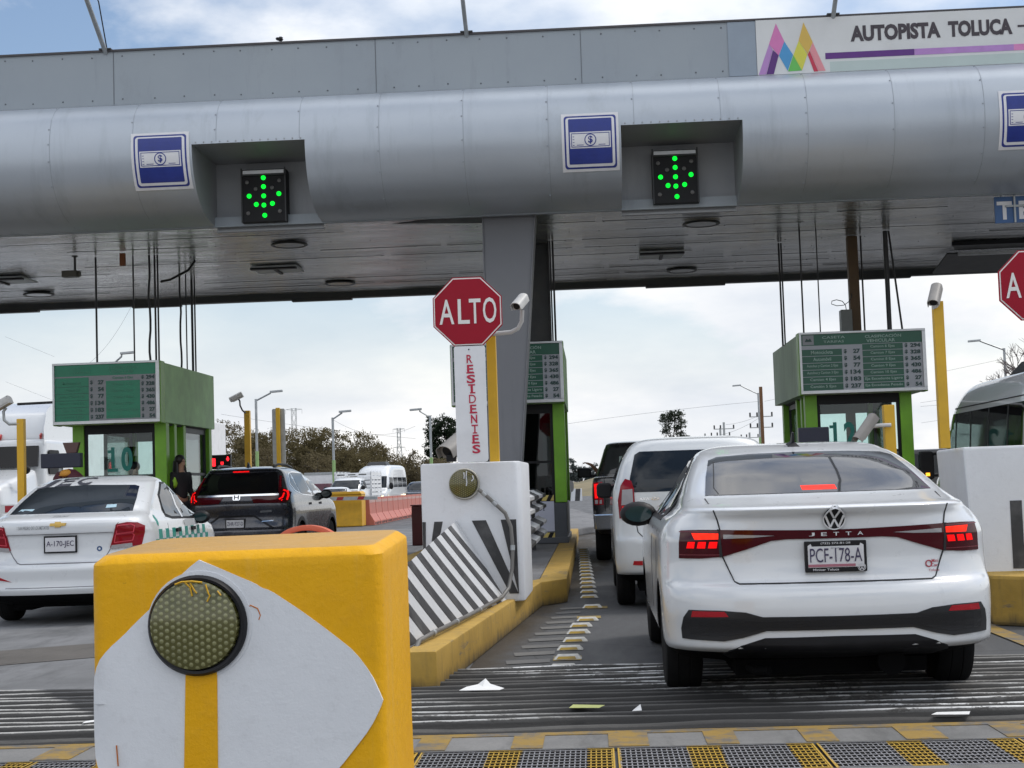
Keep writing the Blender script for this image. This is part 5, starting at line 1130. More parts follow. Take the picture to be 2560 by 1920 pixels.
mb.prism([(c[0] + a, b) for a, b in [(-0.215, 0.835), (-0.10, 0.835), (-0.10, 0.93), (-0.17, 0.90)]], 'y', 11.45, 11.55); mb.prism([(c[0] + a, b) for a, b in [(0.10, 0.835), (0.215, 0.835), (0.17, 0.90), (0.10, 0.93)]], 'y', 11.45, 11.55)
mb.build('handle', M['orange'], t, bevel=0.006, smooth=40)
MB().box(c[0] - 0.16, c[0] + 0.16, 11.56, 11.575, 0.84, 0.93).build('dark_slot', M['black'], t)
t = thing('gate_cabinet', 'yellow barrier-gate cabinet beside the grey car', 'gate cabinet', (-8.7, 53.5, 0))
MB().box(-9.40, -8.15, 53.5, 54.4, 0.0, 1.12).build('cabinet', M['yellow'], t, bevel=0.03); MB().prism([(-9.42, 1.12), (-8.13, 1.12), (-8.22, 1.22), (-9.3, 1.22)], 'y', 53.45, 54.4).build('cabinet_lid', M['yellow'], t, bevel=0.015)
t = thing('boom_barrier', 'grey barrier arm with red bands across the yellow cabinet', 'barrier arm', (-8.4, 53, 0.95))
MB().hexa([(-10.1, 53.1, 0.93), (-7.55, 53.1, 0.91), (-7.55, 53.2, 0.91), (-10.1, 53.2, 0.93)], [(-10.1, 53.1, 1.07), (-7.55, 53.1, 1.02), (-7.55, 53.2, 1.02), (-10.1, 53.2, 1.07)]).build('arm', M['galv'], t)
mb = MB()
for x in (-9.75, -8.98, -8.25): mb.hexa([(x, 53.09, 0.93), (x + 0.22, 53.09, 0.93), (x + 0.22, 53.098, 0.93), (x, 53.098, 0.93)], [(x + 0.05, 53.09, 1.04), (x + 0.27, 53.09, 1.04), (x + 0.27, 53.098, 1.04), (x + 0.05, 53.098, 1.04)])
mb.build('red_bands', mat('band_red', (0.32, 0.02, 0.03), 0.5), t)
# second arm seen at the far left edge
t = thing('boom_barrier', 'white barrier arm with a red band at the left edge', 'barrier arm', (-9.4, 25, 1.05))
MB().box(-11.2, -8.9, 25.0, 25.08, 1.05, 1.20).build('arm', M['white'], t); MB().box(-9.74, -9.52, 24.99, 24.998, 1.07, 1.18).build('red_bands', mat('band_red_near', (0.40, 0.015, 0.03), 0.5), t)
# orange water barriers
M['wb'] = mat('barrier_orange', (0.50, 0.155, 0.115), 0.6, var=0.15, vs=2, dirt=0.4, dcol=(0.28, 0.14, 0.11)); M['wbtxt'] = mat('barrier_text', (0.62, 0.48, 0.44), 0.6)
bp_ = None
P0, P1 = Vector((-8.15, 54.6, 0)), Vector((-8.55, 77, 0)); nB = 12
names = ['nearest', 'second nearest', 'third nearest', 'fourth nearest']
for k in range(nB):
    p = P0.lerp(P1, k / nB); q = P0.lerp(P1, (k + 0.94) / nB); ang = math.atan2(q.y - p.y, q.x - p.x); l = (q - p).length
    lab = ('orange plastic road barrier, %s to the yellow gate cabinet' % names[k]) if k < 4 else 'orange plastic road barrier in the far part of the row'
    if bp_ is None:
        bp_ = thing('road_barrier', lab, 'barrier', p, ang, 'orange road barriers in a row'); prof = [(-0.28, 0), (0.28, 0), (0.27, 0.14), (0.12, 0.40), (0.09, 0.98), (-0.09, 0.98), (-0.12, 0.40), (-0.27, 0.14)]
        mb = MB(); mb.prism([(u, v) for u, v in prof], 'x', 0.0, l); mb.m(1)
        for i in range(7): mb.box(0.15 + i * 0.24, 0.27 + i * 0.24, -0.105, -0.09, 0.80, 0.90); mb.box(0.15 + i * 0.24, 0.27 + i * 0.24, 0.09, 0.105, 0.80, 0.90)
        mb.m(2)
        for i in range(4): mb.box(0.2 + i * 0.42, 0.42 + i * 0.42, -0.285, -0.265, 0.02, 0.10); mb.box(0.2 + i * 0.42, 0.42 + i * 0.42, 0.265, 0.285, 0.02, 0.10)
        mb.build('barrier_body', [M['wb'], M['wbtxt'], M['black']], bp_, world=False)
    else: dup(bp_, loc=p, rz=ang, label=lab)
# back of a road sign on a yellow post, red LED display, far striped kerb block
t = thing('road_sign', 'grey back of a tall road sign on a yellow post before the trees', 'sign', (-8.3, 40, 0))
MB().prism(rrect(-8.42, -8.08, 2.0, 3.46, 0.04), 'y', 40.06, 40.08).build('panel', M['galv'], t); MB().box(-8.30, -8.20, 39.95, 40.05, 0, 3.48).build('post', M['postyellow'], t)
t = thing('led_display', 'black display with red lit figures behind the left booth', 'display', (-7.57, 31, 0))
MB().box(-7.78, -7.39, 31.0, 31.12, 1.77, 2.06).build('housing', M['black'], t, bevel=0.01); MB().cyl((-7.57, 31.06, 0), (-7.57, 31.06, 1.8), 0.03).build('post', M['galv'], t)
mb = MB(); mb.box(-7.77, -7.70, 30.99, 30.998, 1.83, 1.99); mb.box(-7.46, -7.43, 30.99, 30.998, 1.93, 2.02); mb.box(-7.475, -7.415, 30.99, 30.998, 1.955, 1.985); mb.box(-7.59, -7.57, 30.99, 30.998, 1.86, 1.92); mb.box(-7.555, -7.535, 30.99, 30.998, 1.86, 1.92); mb.box(-7.57, -7.555, 30.99, 30.998, 1.85, 1.865)
mb.build('red_figures', emit('led_red', (1.0, 0.02, 0.03), 2.0), t)
t = thing('striped_block', 'small black and white striped block at the roadside far ahead', 'block', (-2.2, 110, 0))
MB().box(-4.2, -0.95, 110, 110.8, -0.02, 0.86).build('block_body', M['bwht'], t, bevel=0.03)
mb = MB()
for k in range(5): x = -4.1 + 0.66 * k; mb.hexa([(x, 109.985, 0), (x + 0.34, 109.985, 0), (x + 0.34, 109.996, 0), (x, 109.996, 0)], [(x + 0.08, 109.985, 0.86), (x + 0.42, 109.985, 0.86), (x + 0.42, 109.996, 0.86), (x + 0.08, 109.996, 0.86)])
mb.build('black_bars', M['bblk'], t)
# ================================================================ vehicles
def car_paint(name, col, rough=0.3, metal=0.0, flake=0.0, dirt=0.12):
    n = N(name); f = n.noise(1.3, 6, 0.6); g = n.noise(9, 7, 0.7); z = n.xyz()[2]
    c = n.mix(n.ramp(f, 0.3, 0.7), tuple(q * 0.97 for q in col), col)
    road = n.math('MULTIPLY', n.ramp(n.math('ADD', z, n.math('MULTIPLY', n.math('SUBTRACT', g, 0.5), 0.5)), 0.15, 0.75, 1, 0), dirt)
    c = n.mix(road, c, (0.20, 0.185, 0.165)); n.base(c); n.set(Roughness=n.ramp(g, 0.3, 0.7, rough * 0.85, rough * 1.2), Metallic=metal)
    n.b.inputs['Coat Weight'].default_value = 0.85; n.b.inputs['Coat Roughness'].default_value = 0.05; return n.m
M['cwhite'] = car_paint('car_white', (0.66, 0.68, 0.70)); M['cgrey'] = car_paint('car_grey', (0.036, 0.039, 0.052), 0.26, 0.35, dirt=0.02)
M['cblack'] = car_paint('car_black', (0.010, 0.010, 0.012), 0.28, dirt=0.03); M['csilver'] = car_paint('car_silver_white', (0.60, 0.62, 0.63), 0.35, 0.2)
def dark_glass(name, base=(0.012, 0.014, 0.016), rough=0.02, spec=0.5, coat=0.0):
    n = N(name); f = n.noise(3, 4); n.base(n.mix(n.ramp(f, 0.3, 0.7), tuple(q * 0.8 for q in base), base)); n.set(Roughness=rough); n.b.inputs['Specular IOR Level'].default_value = spec
    n.b.inputs['Coat Weight'].default_value = coat; return n.m
M['wglass'] = dark_glass('car_glass', (0.040, 0.042, 0.047), 0.03, 0.42); M['wglass2'] = dark_glass('car_glass_blue', (0.012, 0.017, 0.023), 0.03, 0.3)
M['lampred'] = dark_glass('lamp_dark_red', (0.065, 0.002, 0.006), 0.08, 0.35, 0.1); M['lampred2'] = dark_glass('lamp_red', (0.26, 0.005, 0.014), 0.1, 0.35, 0.1)
M['lampclear'] = dark_glass('lamp_clear', (0.34, 0.33, 0.34), 0.12, 0.6, 0.5); M['refl'] = dark_glass('red_reflector', (0.40, 0.010, 0.02), 0.15, 0.5)
M['brake'] = emit('brake_lit', (1.0, 0.006, 0.007), 0.95, (0.22, 0.002, 0.002)); M['braketop'] = emit('brake_lit_core', (1.0, 0.030, 0.012), 1.15, (0.22, 0.002, 0.002))
M['headl'] = emit('headlight', (1.0, 0.80, 0.45), 2.2, (0.5, 0.5, 0.45)); M['amber'] = emit('amber_lamp', (1.0, 0.40, 0.03), 2.2, (0.4, 0.2, 0.02))
M['arch'] = mat('arch_black', (0.004, 0.004, 0.0045), 0.9, spec=0.1); M['plate'] = mat('plate_white', (0.60, 0.60, 0.62), 0.4, var=0.05)
M['letdark'] = mat('plate_ink', (0.04, 0.03, 0.08), 0.5); M['seam'] = mat('panel_gap', (0.015, 0.015, 0.017), 0.7)
M['decal_teal'] = mat('decal_teal', (0.02, 0.25, 0.20), 0.4); M['decal_grey'] = mat('decal_grey', (0.22, 0.23, 0.24), 0.4)
M['gold'] = mat('emblem_gold', (0.55, 0.36, 0.09), 0.35, 0.4)

def pchip(ys):
    n = len(ys); d = [ys[i + 1] - ys[i] for i in range(n - 1)]; m = [0.0] * n; m[0], m[-1] = d[0], d[-1]
    for i in range(1, n - 1): m[i] = 0 if d[i - 1] * d[i] <= 0 else 2 * d[i - 1] * d[i] / (d[i - 1] + d[i])
    def f(t):
        i = min(n - 2, max(0, int(t))); u = t - i
        return ys[i] * (1 + 2 * u) * (1 - u) ** 2 + m[i] * u * (1 - u) ** 2 + ys[i + 1] * u * u * (3 - 2 * u) + m[i + 1] * u * u * (u - 1)
    return f
class Shell:
    """car body as a stack of rounded plan outlines: rows of (z, half width, rear y, front y, rear corner depth)"""
    def __init__(s, rows, cf=0.6, nr=2.6, nf=2.6):
        s.n = len(rows); s.fz, s.fw, s.fr, s.ff, s.fc = (pchip([r[k] for r in rows]) for k in range(5)); s.cf, s.nr, s.nf = cf, nr, nf; s.bump = None
    def row(s, t): return s.fz(t), s.fw(t), s.fr(t), s.ff(t), s.fc(t)
    def tz(s, z):
        a, b = 0.0, s.n - 1.0
        for _ in range(40):
            m = (a + b) / 2
            if s.fz(m) < z: a = m
            else: b = m
        return (a + b) / 2
    def rear(s, x, z):
        _, w, yr, yf, c = s.row(s.tz(z)); u = min(0.999, abs(x) / w); return Vector((x, yr + c * (1 - (1 - u ** s.nr) ** (1 / s.nr)), z))
    def front(s, x, z):
        _, w, yr, yf, c = s.row(s.tz(z)); u = min(0.999, abs(x) / w); return Vector((x, yf - s.cf * (1 - (1 - u ** s.nf) ** (1 / s.nf)), z))
    def halfw(s, y, z):
        _, w, yr, yf, c = s.row(s.tz(z)); x = w
        if y < yr + c: v = min(1, max(0, (yr + c - y) / c)); x = w * (1 - v ** s.nr) ** (1 / s.nr)
        elif y > yf - s.cf: v = min(1, max(0, (y - yf + s.cf) / s.cf)); x = w * (1 - v ** s.nf) ** (1 / s.nf)
        return x
    def side(s, sg): return lambda y, z: Vector((sg * s.halfw(y, z), y, z))
    def top(s, x, y):
        t = s.n - 1.0
        while t > 0:
            z, w, yr, yf, c = s.row(t)
            if yr < y < yf and abs(x) < s.halfw(y, z): break
            t -= 0.02
        return Vector((x, y, s.fz(t)))
    def mesh(s, sub=4, na=18, ns=10):
        mb = MB(); T = [i / sub for i in range((s.n - 1) * sub + 1)]; m = 0
        for t in T:
            z, w, yr, yf, c = s.row(t); pts = []; ya, yb = yr + c, yf - s.cf
            if yb < ya + 0.05: mid = (yr + yf) / 2; ya = mid - 0.025; yb = mid + 0.025
            ca, cb = ya - yr, yf - yb
            for i in range(na + 1):
                a = math.pi * i / na - math.pi / 2; u = math.sin(a); pts.append((w * math.copysign(abs(u) ** (2 / s.nr), u), ya - ca * abs(math.cos(a)) ** (2 / s.nr)))
            for i in range(1, ns): pts.append((w, ya + (yb - ya) * i / ns))
            for i in range(na + 1):
                a = math.pi / 2 - math.pi * i / na; u = math.sin(a); pts.append((w * math.copysign(abs(u) ** (2 / s.nf), u), yb + cb * abs(math.cos(a)) ** (2 / s.nf)))
            for i in range(1, ns): pts.append((-w, yb + (ya - yb) * i / ns))
            m = len(pts); mb.v += [(x, y, z) for x, y in pts]
        for j in range(len(T) - 1):
            for i in range(m): mb.f.append([j * m + i, j * m + (i + 1) % m, (j + 1) * m + (i + 1) % m, (j + 1) * m + i]); mb.mi.append(0)
        mb.f.append(list(range(m))[::-1]); mb.mi.append(0); mb.f.append(list(range((len(T) - 1) * m, len(T) * m))); mb.mi.append(0)
        return mb
def cut_arches(o, cyls, m, zd=0.30):
    """subtract wheel wells (list of (y, z, r, x_inner, x_outer)) from body o"""
    cm = MB()
    for y, z, r, xa, xb in cyls: cm.cyl((xa, y, z), (xb, y, z), r, n=36); cm.cyl((-xa, y, z), (-xb, y, z), r, n=36)
    c = cm.build('cutter', m); o.data.materials.append(m); md = o.modifiers.new('b', 'BOOLEAN'); md.object = c; md.operation = 'DIFFERENCE'; md.solver = 'EXACT'
    c.location = wloc(o); c.rotation_euler = o.parent.rotation_euler if o.parent else (0, 0, 0)
    bpy.context.view_layer.update()
    me = bpy.data.meshes.new_from_object(o.evaluated_get(bpy.context.evaluated_depsgraph_get())); o.modifiers.clear(); old = o.data; o.data = me; me.name = old.name
    bpy.data.objects.remove(c); bpy.data.meshes.remove(old)
    if m.name not in [q.name for q in me.materials if q]: me.materials.append(m)
    dark = [q.name for q in me.materials if q].index(m.name)
    for p in me.polygons:
        if p.center.z < zd: p.material_index = dark
    me.polygons.foreach_set('use_smooth', [True] * len(me.polygons)); me.set_sharp_from_angle(angle=R(32))
def wheel(parent, x, y, r, w, sg, rim='alu', label=None):
    """wheel lying in the y-z plane, outer face towards sg*x"""
    mb = MB(); h = w / 2; pr = [(r * 0.62, -h * 0.95), (r * 0.82, -h * 1.0), (r * 0.94, -h * 0.92), (r * 0.985, -h * 0.7), (r, -h * 0.35), (r * 0.985, -h * 0.3), (r, -h * 0.25), (r, h * 0.25), (r * 0.985, h * 0.3), (r, h * 0.35), (r * 0.985, h * 0.7), (r * 0.94, h * 0.92), (r * 0.82, h), (r * 0.62, h * 0.95)]
    mb.lathe(pr, (x, y, r), 'x', 40); o = mb.build('wheel', M['rubber'], parent, world=False, smooth=40)
    mb = MB(); mb.lathe([(r * 0.64, sg * h * 0.9), (r * 0.60, sg * h * 0.95), (r * 0.57, sg * h * 0.7), (r * 0.12, sg * h * 0.75), (r * 0.10, sg * h * 0.85), (0.002, sg * h * 0.86)], (x, y, r), 'x', 30)
    for k in range(5):
        a = 2 * math.pi * k / 5 + 0.3; d = Vector((0, math.cos(a), math.sin(a))); p = Vector((x + sg * h * 0.82, y, r)); e = Vector((0, -math.sin(a), math.cos(a)))
        mb.obox(p + d * r * 0.34, d * r * 0.26, e * r * 0.075, Vector((h * 0.08, 0, 0)))
    mb.build('rim', M[rim], o, world=False, smooth=40); return o
def plate(parent, cx_, y, cz, w, h, txt, tilt=0.0, frame=0.018, extra=None, name='number_plate'):
    f = MB(); f.box(cx_ - w / 2 - frame, cx_ + w / 2 + frame, y, y + 0.018, cz - h / 2 - frame, cz + h / 2 + frame); o = f.build(name, M['black'], parent, world=False, bevel=0.004)
    MB().box(cx_ - w / 2, cx_ + w / 2, y - 0.003, y - 0.0002, cz - h / 2, cz + h / 2).build('plate_face', M['plate'], o, world=False)
    MB().facetext(txt, cx_, y - 0.0031, cz - h * 0.24, w * 0.92, h * 0.50, 0.004, 'c').build('lettering', M['letdark'], o, world=False)
    return o
def mirror(parent, x, y, z, sg, w=0.19, h=0.13, m=None, cap=None):
    mb = MB(); mb.blob((x + sg * w * 0.5, y, z), w * 0.55, 0.075, h * 0.56, 9); mb.tube([(x - sg * 0.04, y + 0.03, z - h * 0.42), (x + sg * 0.05, y + 0.02, z - h * 0.32), (x + sg * 0.10, y, z - h * 0.15)], 0.028, 8); o = mb.build('wing_mirror', cap or M['black'], parent, world=False, smooth=60)
    pts = [(x + sg * w * 0.5 + 0.40 * w * math.cos(R(a)) * (1.0), z + 0.36 * h * math.sin(R(a))) for a in range(0, 360, 20)]
    MB().prism(pts, 'y', y - 0.080, y - 0.045).build('mirror_glass', dark_glass_m, o, world=False); return o
dark_glass_m = dark_glass('mirror_face', (0.01, 0.035, 0.038), 0.03, 0.5, 0.0)
def strip(mb, F, pts, w, off=0.002, th=0.004, flip=1):
    """thin band of width w following a polyline on surface F (panel gaps)"""
    for (a, b), (c, d) in zip(pts[:-1], pts[1:]):
        dx, dy = c - a, d - b; l = math.hypot(dx, dy); nx, ny = -dy / l * w / 2, dx / l * w / 2; ex, ey = dx / l * w * 0.3, dy / l * w * 0.3
        mb.conform([(a - ex - nx, b - ey - ny), (c + ex - nx, d + ey - ny), (c + ex + nx, d + ey + ny), (a - ex + nx, b - ey + ny)], F, off, th, 0.06, flip)
    return mb
def P2(sh, poly, off, th=0.02, step=0.05, F=None, flip=1, mb=None):
    return (mb or MB()).conform(poly, F or sh.rear, off, th, step, flip)
def sym(p): return [(-x, z) for x, z in p][::-1]
def vw_like(mb, cx_, cz, r, F, off):
    """V over W inside a circle, as raised strokes"""
    t = r * 0.17
    mb.cring(cx_, cz, r * 0.90, r, F, off, 0.004, 36)
    def stroke(x0, z0, x1, z1): 
        dx, dz = x1 - x0, z1 - z0; l = math.hypot(dx, dz); nx, nz = -dz / l * t / 2, dx / l * t / 2
        mb.conform([(cx_ + r * x0 - nx, cz + r * z0 - nz), (cx_ + r * x1 - nx, cz + r * z1 - nz), (cx_ + r * x1 + nx, cz + r * z1 + nz), (cx_ + r * x0 + nx, cz + r * z0 + nz)], F, off, 0.004, 0.05)
    for a, b, c, d in ((-0.42, 0.80, -0.03, 0.12), (0.42, 0.80, 0.03, 0.12), (-0.80, 0.42, -0.36, -0.78), (0.80, 0.42, 0.36, -0.78), (-0.36, -0.76, 0.0, -0.02), (0.36, -0.76, 0.0, -0.02)): stroke(a, b, c, d)

# ---------------------------------------------------------------- white sedan in front
car = thing('white_sedan', 'white sedan with a full-width dark red tail lamp bar, brake lights on, nearest the camera', 'car', (1.255, 8.17, 0), 0.0)
rows = [(.19, .66, .75, 4.40, .5), (.24, .80, .42, 4.52, .55), (.29, .868, .20, 4.60, .6), (.322, .886, .055, 4.63, .6), (.35, .893, .02, 4.65, .6), (.42, .897, .018, 4.66, .6), (.52, .899, .0, 4.66, .6), (.60, .90, .004, 4.65, .6), (.655, .90, .03, 4.64, .6), (.69, .90, .075, 4.63, .6),
        (.80, .897, .098, 4.58, .6), (.90, .893, .088, 4.42, .6), (.955, .880, .082, 4.10, .62), (1.015, .845, .074, 3.7, .66), (1.050, .800, .040, 3.42, .66), (1.068, .782, .028, 3.38, .64), (1.080, .770, .055, 3.33, .60), (1.094, .760, .16, 3.28, .56), (1.116, .750, .30, 3.2, .52), (1.14, .740, .44, 3.12, .48), (1.158, .730, .52, 3.06, .45), (1.22, .705, .72, 2.93, .44),
        (1.30, .664, .99, 2.73, .42), (1.36, .628, 1.22, 2.56, .42), (1.402, .592, 1.42, 2.42, .42), (1.432, .535, 1.62, 2.28, .4), (1.450, .44, 1.80, 2.2, .34), (1.460, .28, 2.0, 2.14, .2)]
J = Shell(rows)
body = J.mesh().build('body', M['cwhite'], car, world=False, smooth=32); cut_arches(body, [(1.10, .315, .345, .60, 1.1), (3.79, .315, .345, .60, 1.1)], M['arch'], .318)
for sg in (-1, 1):
    wheel(car, sg * .775, 1.10, .318, .215, sg); wheel(car, sg * .775, 3.79, .318, .215, sg)
gl = [(-.632, 1.146), (.632, 1.146), (.60, 1.25), (.555, 1.352), (.50, 1.372), (.3, 1.383), (0, 1.387), (-.3, 1.383), (-.50, 1.372), (-.555, 1.352), (-.60, 1.25)]
rw = P2(J, gl, .003, .01).build('rear_window', M['wglass'], car, world=False, smooth=60)
mb = MB(); mb.conform([(-.10, 1.157), (.092, 1.157), (.092, 1.182), (-.10, 1.182)], J.rear, .006, .004); mb.build('high_brake_light', M['braketop'], car, world=False)
mb = strip(MB(), J.rear, [(-.56, 1.152), (-.575, 1.185), (-.53, 1.34)], .006, .0045, .003); mb.build('tint_edge', M['seam'], rw, world=False)
# side windows and dark frames
for sg in (-1, 1):
    fl = sg; F = J.side(sg)
    o = MB().conform([(1.28, 1.03), (1.42, .995), (3.15, 1.0), (2.55, 1.33), (2.3, 1.385), (1.75, 1.38), (1.5, 1.30)], F, .003, .01, .12, fl).build('window_surround', M['black'], car, world=False, smooth=60)
    MB().conform([(1.40, 1.05), (1.50, 1.02), (2.02, 1.02), (2.02, 1.36), (1.78, 1.36), (1.56, 1.27)], F, .0055, .005, .12, fl).build('side_window', M['wglass2'], o, world=False, smooth=60)
    MB().conform([(2.10, 1.02), (3.02, 1.02), (2.50, 1.32), (2.28, 1.365), (2.10, 1.365)], F, .0055, .005, .12, fl).build('side_window', M['wglass2'], o, world=False, smooth=60)
    mirror(car, sg * .84, 2.78, 1.012, sg, .235, .155)
    strip(strip(MB(), F, [(2.06, 1.0), (2.06, .42)], .006, .002, .003, fl), F, [(1.34, 1.0), (1.30, .75), (1.45, .55), (1.5, .35)], .006, .002, .003, fl).build('door_gap', M['seam'], car, world=False)
    MB().conform([(1.50, .22), (3.4, .22), (3.4, .27), (1.5, .27)], F, .004, .01, .2, fl).build('sill', M['black'], car, world=False)
# tail lamp bar: dark red, pinched in the middle
half = [(0, .953), (-.11, .953), (-.594, .965), (-.70, .966), (-.792, .962), (-.803, .90), (-.806, .812), (-.70, .812), (-.584, .821), (-.45, .862), (-.33, .902), (-.25, .908), (-.11, .907), (0, .907)]
bar = P2(J, half + sym(half[1:-1]), .006, .02).build('tail_lamp', M['lampred'], car, world=False, smooth=50)
mb = MB(); up = [(-.736, .948), (-.600, .946), (-.602, .915), (-.722, .914)]
for p in (up, sym(up)): P2(J, p, .009, .004).build('brake_light', M['braketop'], bar, world=False)
for s_ in (-1, 1):
    for a, b in ((-.764, -.722), (-.712, -.665), (-.655, -.606)):
        p = [(a, .868), (b - .006, .868), (b, .902), (a + .008, .902)]; P2(J, p if s_ < 0 else sym(p), .009, .004).build('brake_light', M['brake'], bar, world=False)
    p = [(-.575, .940), (-.575, .917), (-.42, .921), (-.312, .929), (-.42, .934)]; P2(J, p if s_ < 0 else sym(p), .0085, .004).build('clear_strip', M['lampclear'], bar, world=False)
mb = MB()
for p in ([(-.796, .955), (-.60, .955)], [(-.80, .832), (-.60, .832)]): 
    strip(mb, J.rear, p, .005, .0085, .003); strip(mb, J.rear, sym(p), .005, .0085, .003)
mb.build('lamp_edge', mat('lamp_edge', (0.16, 0.02, 0.03), 0.3), bar, world=False)
# trunk gap, spoiler crease
seam = [(-.640, 1.128), (-.622, 1.068), (-.605, 1.02), (-.594, .966), (-.584, .819), (-.53, .690), (-.505, .677), (.505, .677), (.53, .690), (.584, .819), (.594, .966), (.605, 1.02), (.622, 1.068), (.640, 1.128)]
mb = strip(MB(), J.rear, seam, .0055, .003, .006); mb.conform([(-.597, .819), (-.583, .819), (-.592, .967), (-.606, .967)], J.rear, .008, .006); mb.conform([(.583, .819), (.597, .819), (.606, .967), (.592, .967)], J.rear, .008, .006); mb.build('trunk_gap', M['seam'], car, world=False)
# emblem and lettering
o = P2(J, circ(0.0, 1.012, .058, 36), .012, .014).build('emblem', M['black'], car, world=False, smooth=50)
mb = MB(); vw_like(mb, 0.0, 1.012, .060, J.rear, .0155); mb.build('emblem_mark', M['silver'], o, world=False)
mb = MB()
for ch, x in zip('JETTA', (-.120, -.056, .008, .072, .134)): mb.conftext(ch, J.rear, x - .014, .921, .030, .019, .0095, .01)
mb.build('lettering', M['silver'], bar, world=False)
# number plate in its dealer frame
yp = .062
f = MB(); f.box(-.162, .162, yp, yp + .03, .730, .893); o = f.build('number_plate', M['black'], car, world=False, bevel=.006)
MB().prism([(-.146, .755), (.146, .755), (.146, .870), (.13, .880), (.125, .866), (-.125, .866), (-.13, .880), (-.146, .870)], 'y', yp - .003, yp - .0002).build('plate_face', M['plate'], o, world=False)
MB().facetext('PCF-178-A', 0, yp - .0031, .782, .272, .074, .0, 'c').facetext('ESTADO', 0, yp - .0031, .853, .05, .006, 0, 'c').build('lettering', M['letdark'], o, world=False)
MB().box(-.146, .10, yp - .0055, yp - .003, .758, .772).build('pink_band', mat('plate_pink', (0.36, 0.13, 0.17), 0.5), o, world=False)
mb = MB(); mb.facetext('(722) 272-81-28', 0, yp - .0002, .874, .155, .013, .006, 'c').facetext('Minicar Toluca', -.055, yp - .0002, .738, .135, .012, .01, 'c'); vw_like(mb, .132, .753, .021, lambda x, z: Vector((x, yp - .004, z)), .002); mb.build('frame_lettering', M['plate'], o, world=False)
mb = MB(); mb.conftext('Mini', J.rear, .515, .760, .036, .018, .004, .012); mb.conftext('Car', J.rear, .508, .738, .040, .017, .004, .012); mb.conftext('Toluca', J.rear, .493, .714, .060, .012, .004, .006); mb.cring(.498, .755, .013, .019, J.rear, .004, .002, 20); mb.build('dealer_sticker', mat('sticker_red', (0.36, 0.03, 0.05), 0.5), car, world=False)
# bumper: black lower trim, reflectors, chin
hd = [(0, .505), (-.40, .507), (-.485, .532), (-.62, .542), (-.772, .542), (-.80, .50), (-.812, .44), (-.808, .385), (-.60, .378), (-.50, .398), (-.38, .434), (0, .434)]
tr = P2(J, hd + sym(hd[1:-1]), .006, .02).build('bumper_trim', mat('trim_satin', (0.016, 0.017, 0.02), 0.38, var=0.15, spec=0.45), car, world=False, smooth=50)
hi_ = [(0, .487), (-.42, .487), (-.60, .497), (-.765, .497), (-.772, .455), (-.765, .412), (-.60, .402), (-.49, .422), (-.38, .452), (0, .452)]
P2(J, hi_ + sym(hi_[1:-1]), .0085, .004).build('grille_insert', mat('grille_black', (0.006, 0.006, 0.008), 0.6, bump=0.6, bs=150), tr, world=False)
for s_ in (-1, 1):
    p = [(-.760, .505), (-.572, .510), (-.592, .536), (-.752, .537)]; P2(J, p if s_ < 0 else sym(p), .009, .006).build('reflector', M['refl'], tr, world=False)
hc = [(0, .400), (-.39, .396), (-.50, .360), (-.575, .326), (-.60, .30), (-.55, .262), (0, .262)]
P2(J, hc + sym(hc[1:-1]), .006, .02).build('diffuser', M['black'], car, world=False, smooth=50)
mb = MB(); mb.box(-.52, .52, .42, 1.6, .16, .24); mb.cyl((.30, .25, .235), (.30, .75, .235), .075, n=16); mb.tube([(-.45, .35, .21), (-.42, .25, .20), (-.36, .20, .205)], .025); mb.box(-.62, .62, 1.04, 1.16, .20, .28); mb.build('underbody', M['arch'], car, world=False)
mb = MB(); mb.hexa([(-.045, 1.55, 1.415), (.045, 1.55, 1.415), (.03, 1.78, 1.445), (-.03, 1.78, 1.445)], [(-.012, 1.60, 1.455), (.012, 1.60, 1.455), (.008, 1.72, 1.462), (-.008, 1.72, 1.462)]); mb.hexa([(-.010, 1.60, 1.45), (.010, 1.60, 1.45), (.008, 1.70, 1.46), (-.008, 1.70, 1.46)], [(-.006, 1.58, 1.515), (.006, 1.58, 1.515), (.005, 1.62, 1.52), (-.005, 1.62, 1.52)]); mb.build('roof_antenna', M['black'], car, world=False, bevel=.003)

# ---------------------------------------------------------------- white and green taxi
car = thing('taxi', 'white taxi sedan with green checker bands and JEC on its roof', 'taxi', (-5.385, 15.12, 0), R(2.7))
rows = [(.19, .68, .30, 4.0, .5), (.24, .78, .10, 4.15, .5), (.29, .825, .03, 4.20, .5), (.36, .842, .0, 4.23, .5), (.385, .846, .012, 4.24, .5), (.45, .85, .02, 4.25, .5), (.55, .855, .012, 4.24, .5), (.60, .857, .04, 4.22, .5), (.63, .857, .10, 4.2, .5), (.75, .857, .12, 4.15, .5), (.88, .852, .115, 4.0, .5), (.915, .846, .095, 3.85, .5),
        (.985, .828, .09, 3.55, .5), (1.03, .80, .105, 3.3, .48), (1.06, .782, .17, 3.2, .46), (1.085, .765, .30, 3.12, .44), (1.105, .755, .42, 3.05, .42), (1.18, .73, .60, 2.9, .40), (1.28, .695, .86, 2.7, .38), (1.36, .66, 1.08, 2.52, .36), (1.42, .622, 1.26, 2.36, .36), (1.46, .565, 1.48, 2.2, .34), (1.485, .46, 1.68, 2.1, .3), (1.495, .30, 1.85, 2.02, .2)]
T_ = Shell(rows, nr=2.7)
body = T_.mesh().build('body', M['cwhite'], car, world=False, smooth=32); cut_arches(body, [(0.92, .30, .325, .56, 1.0), (3.40, .30, .325, .56, 1.0)], M['arch'])
for sg in (-1, 1): wheel(car, sg * .74, .92, .30, .185, sg, 'galv'); wheel(car, sg * .74, 3.40, .30, .185, sg, 'galv')
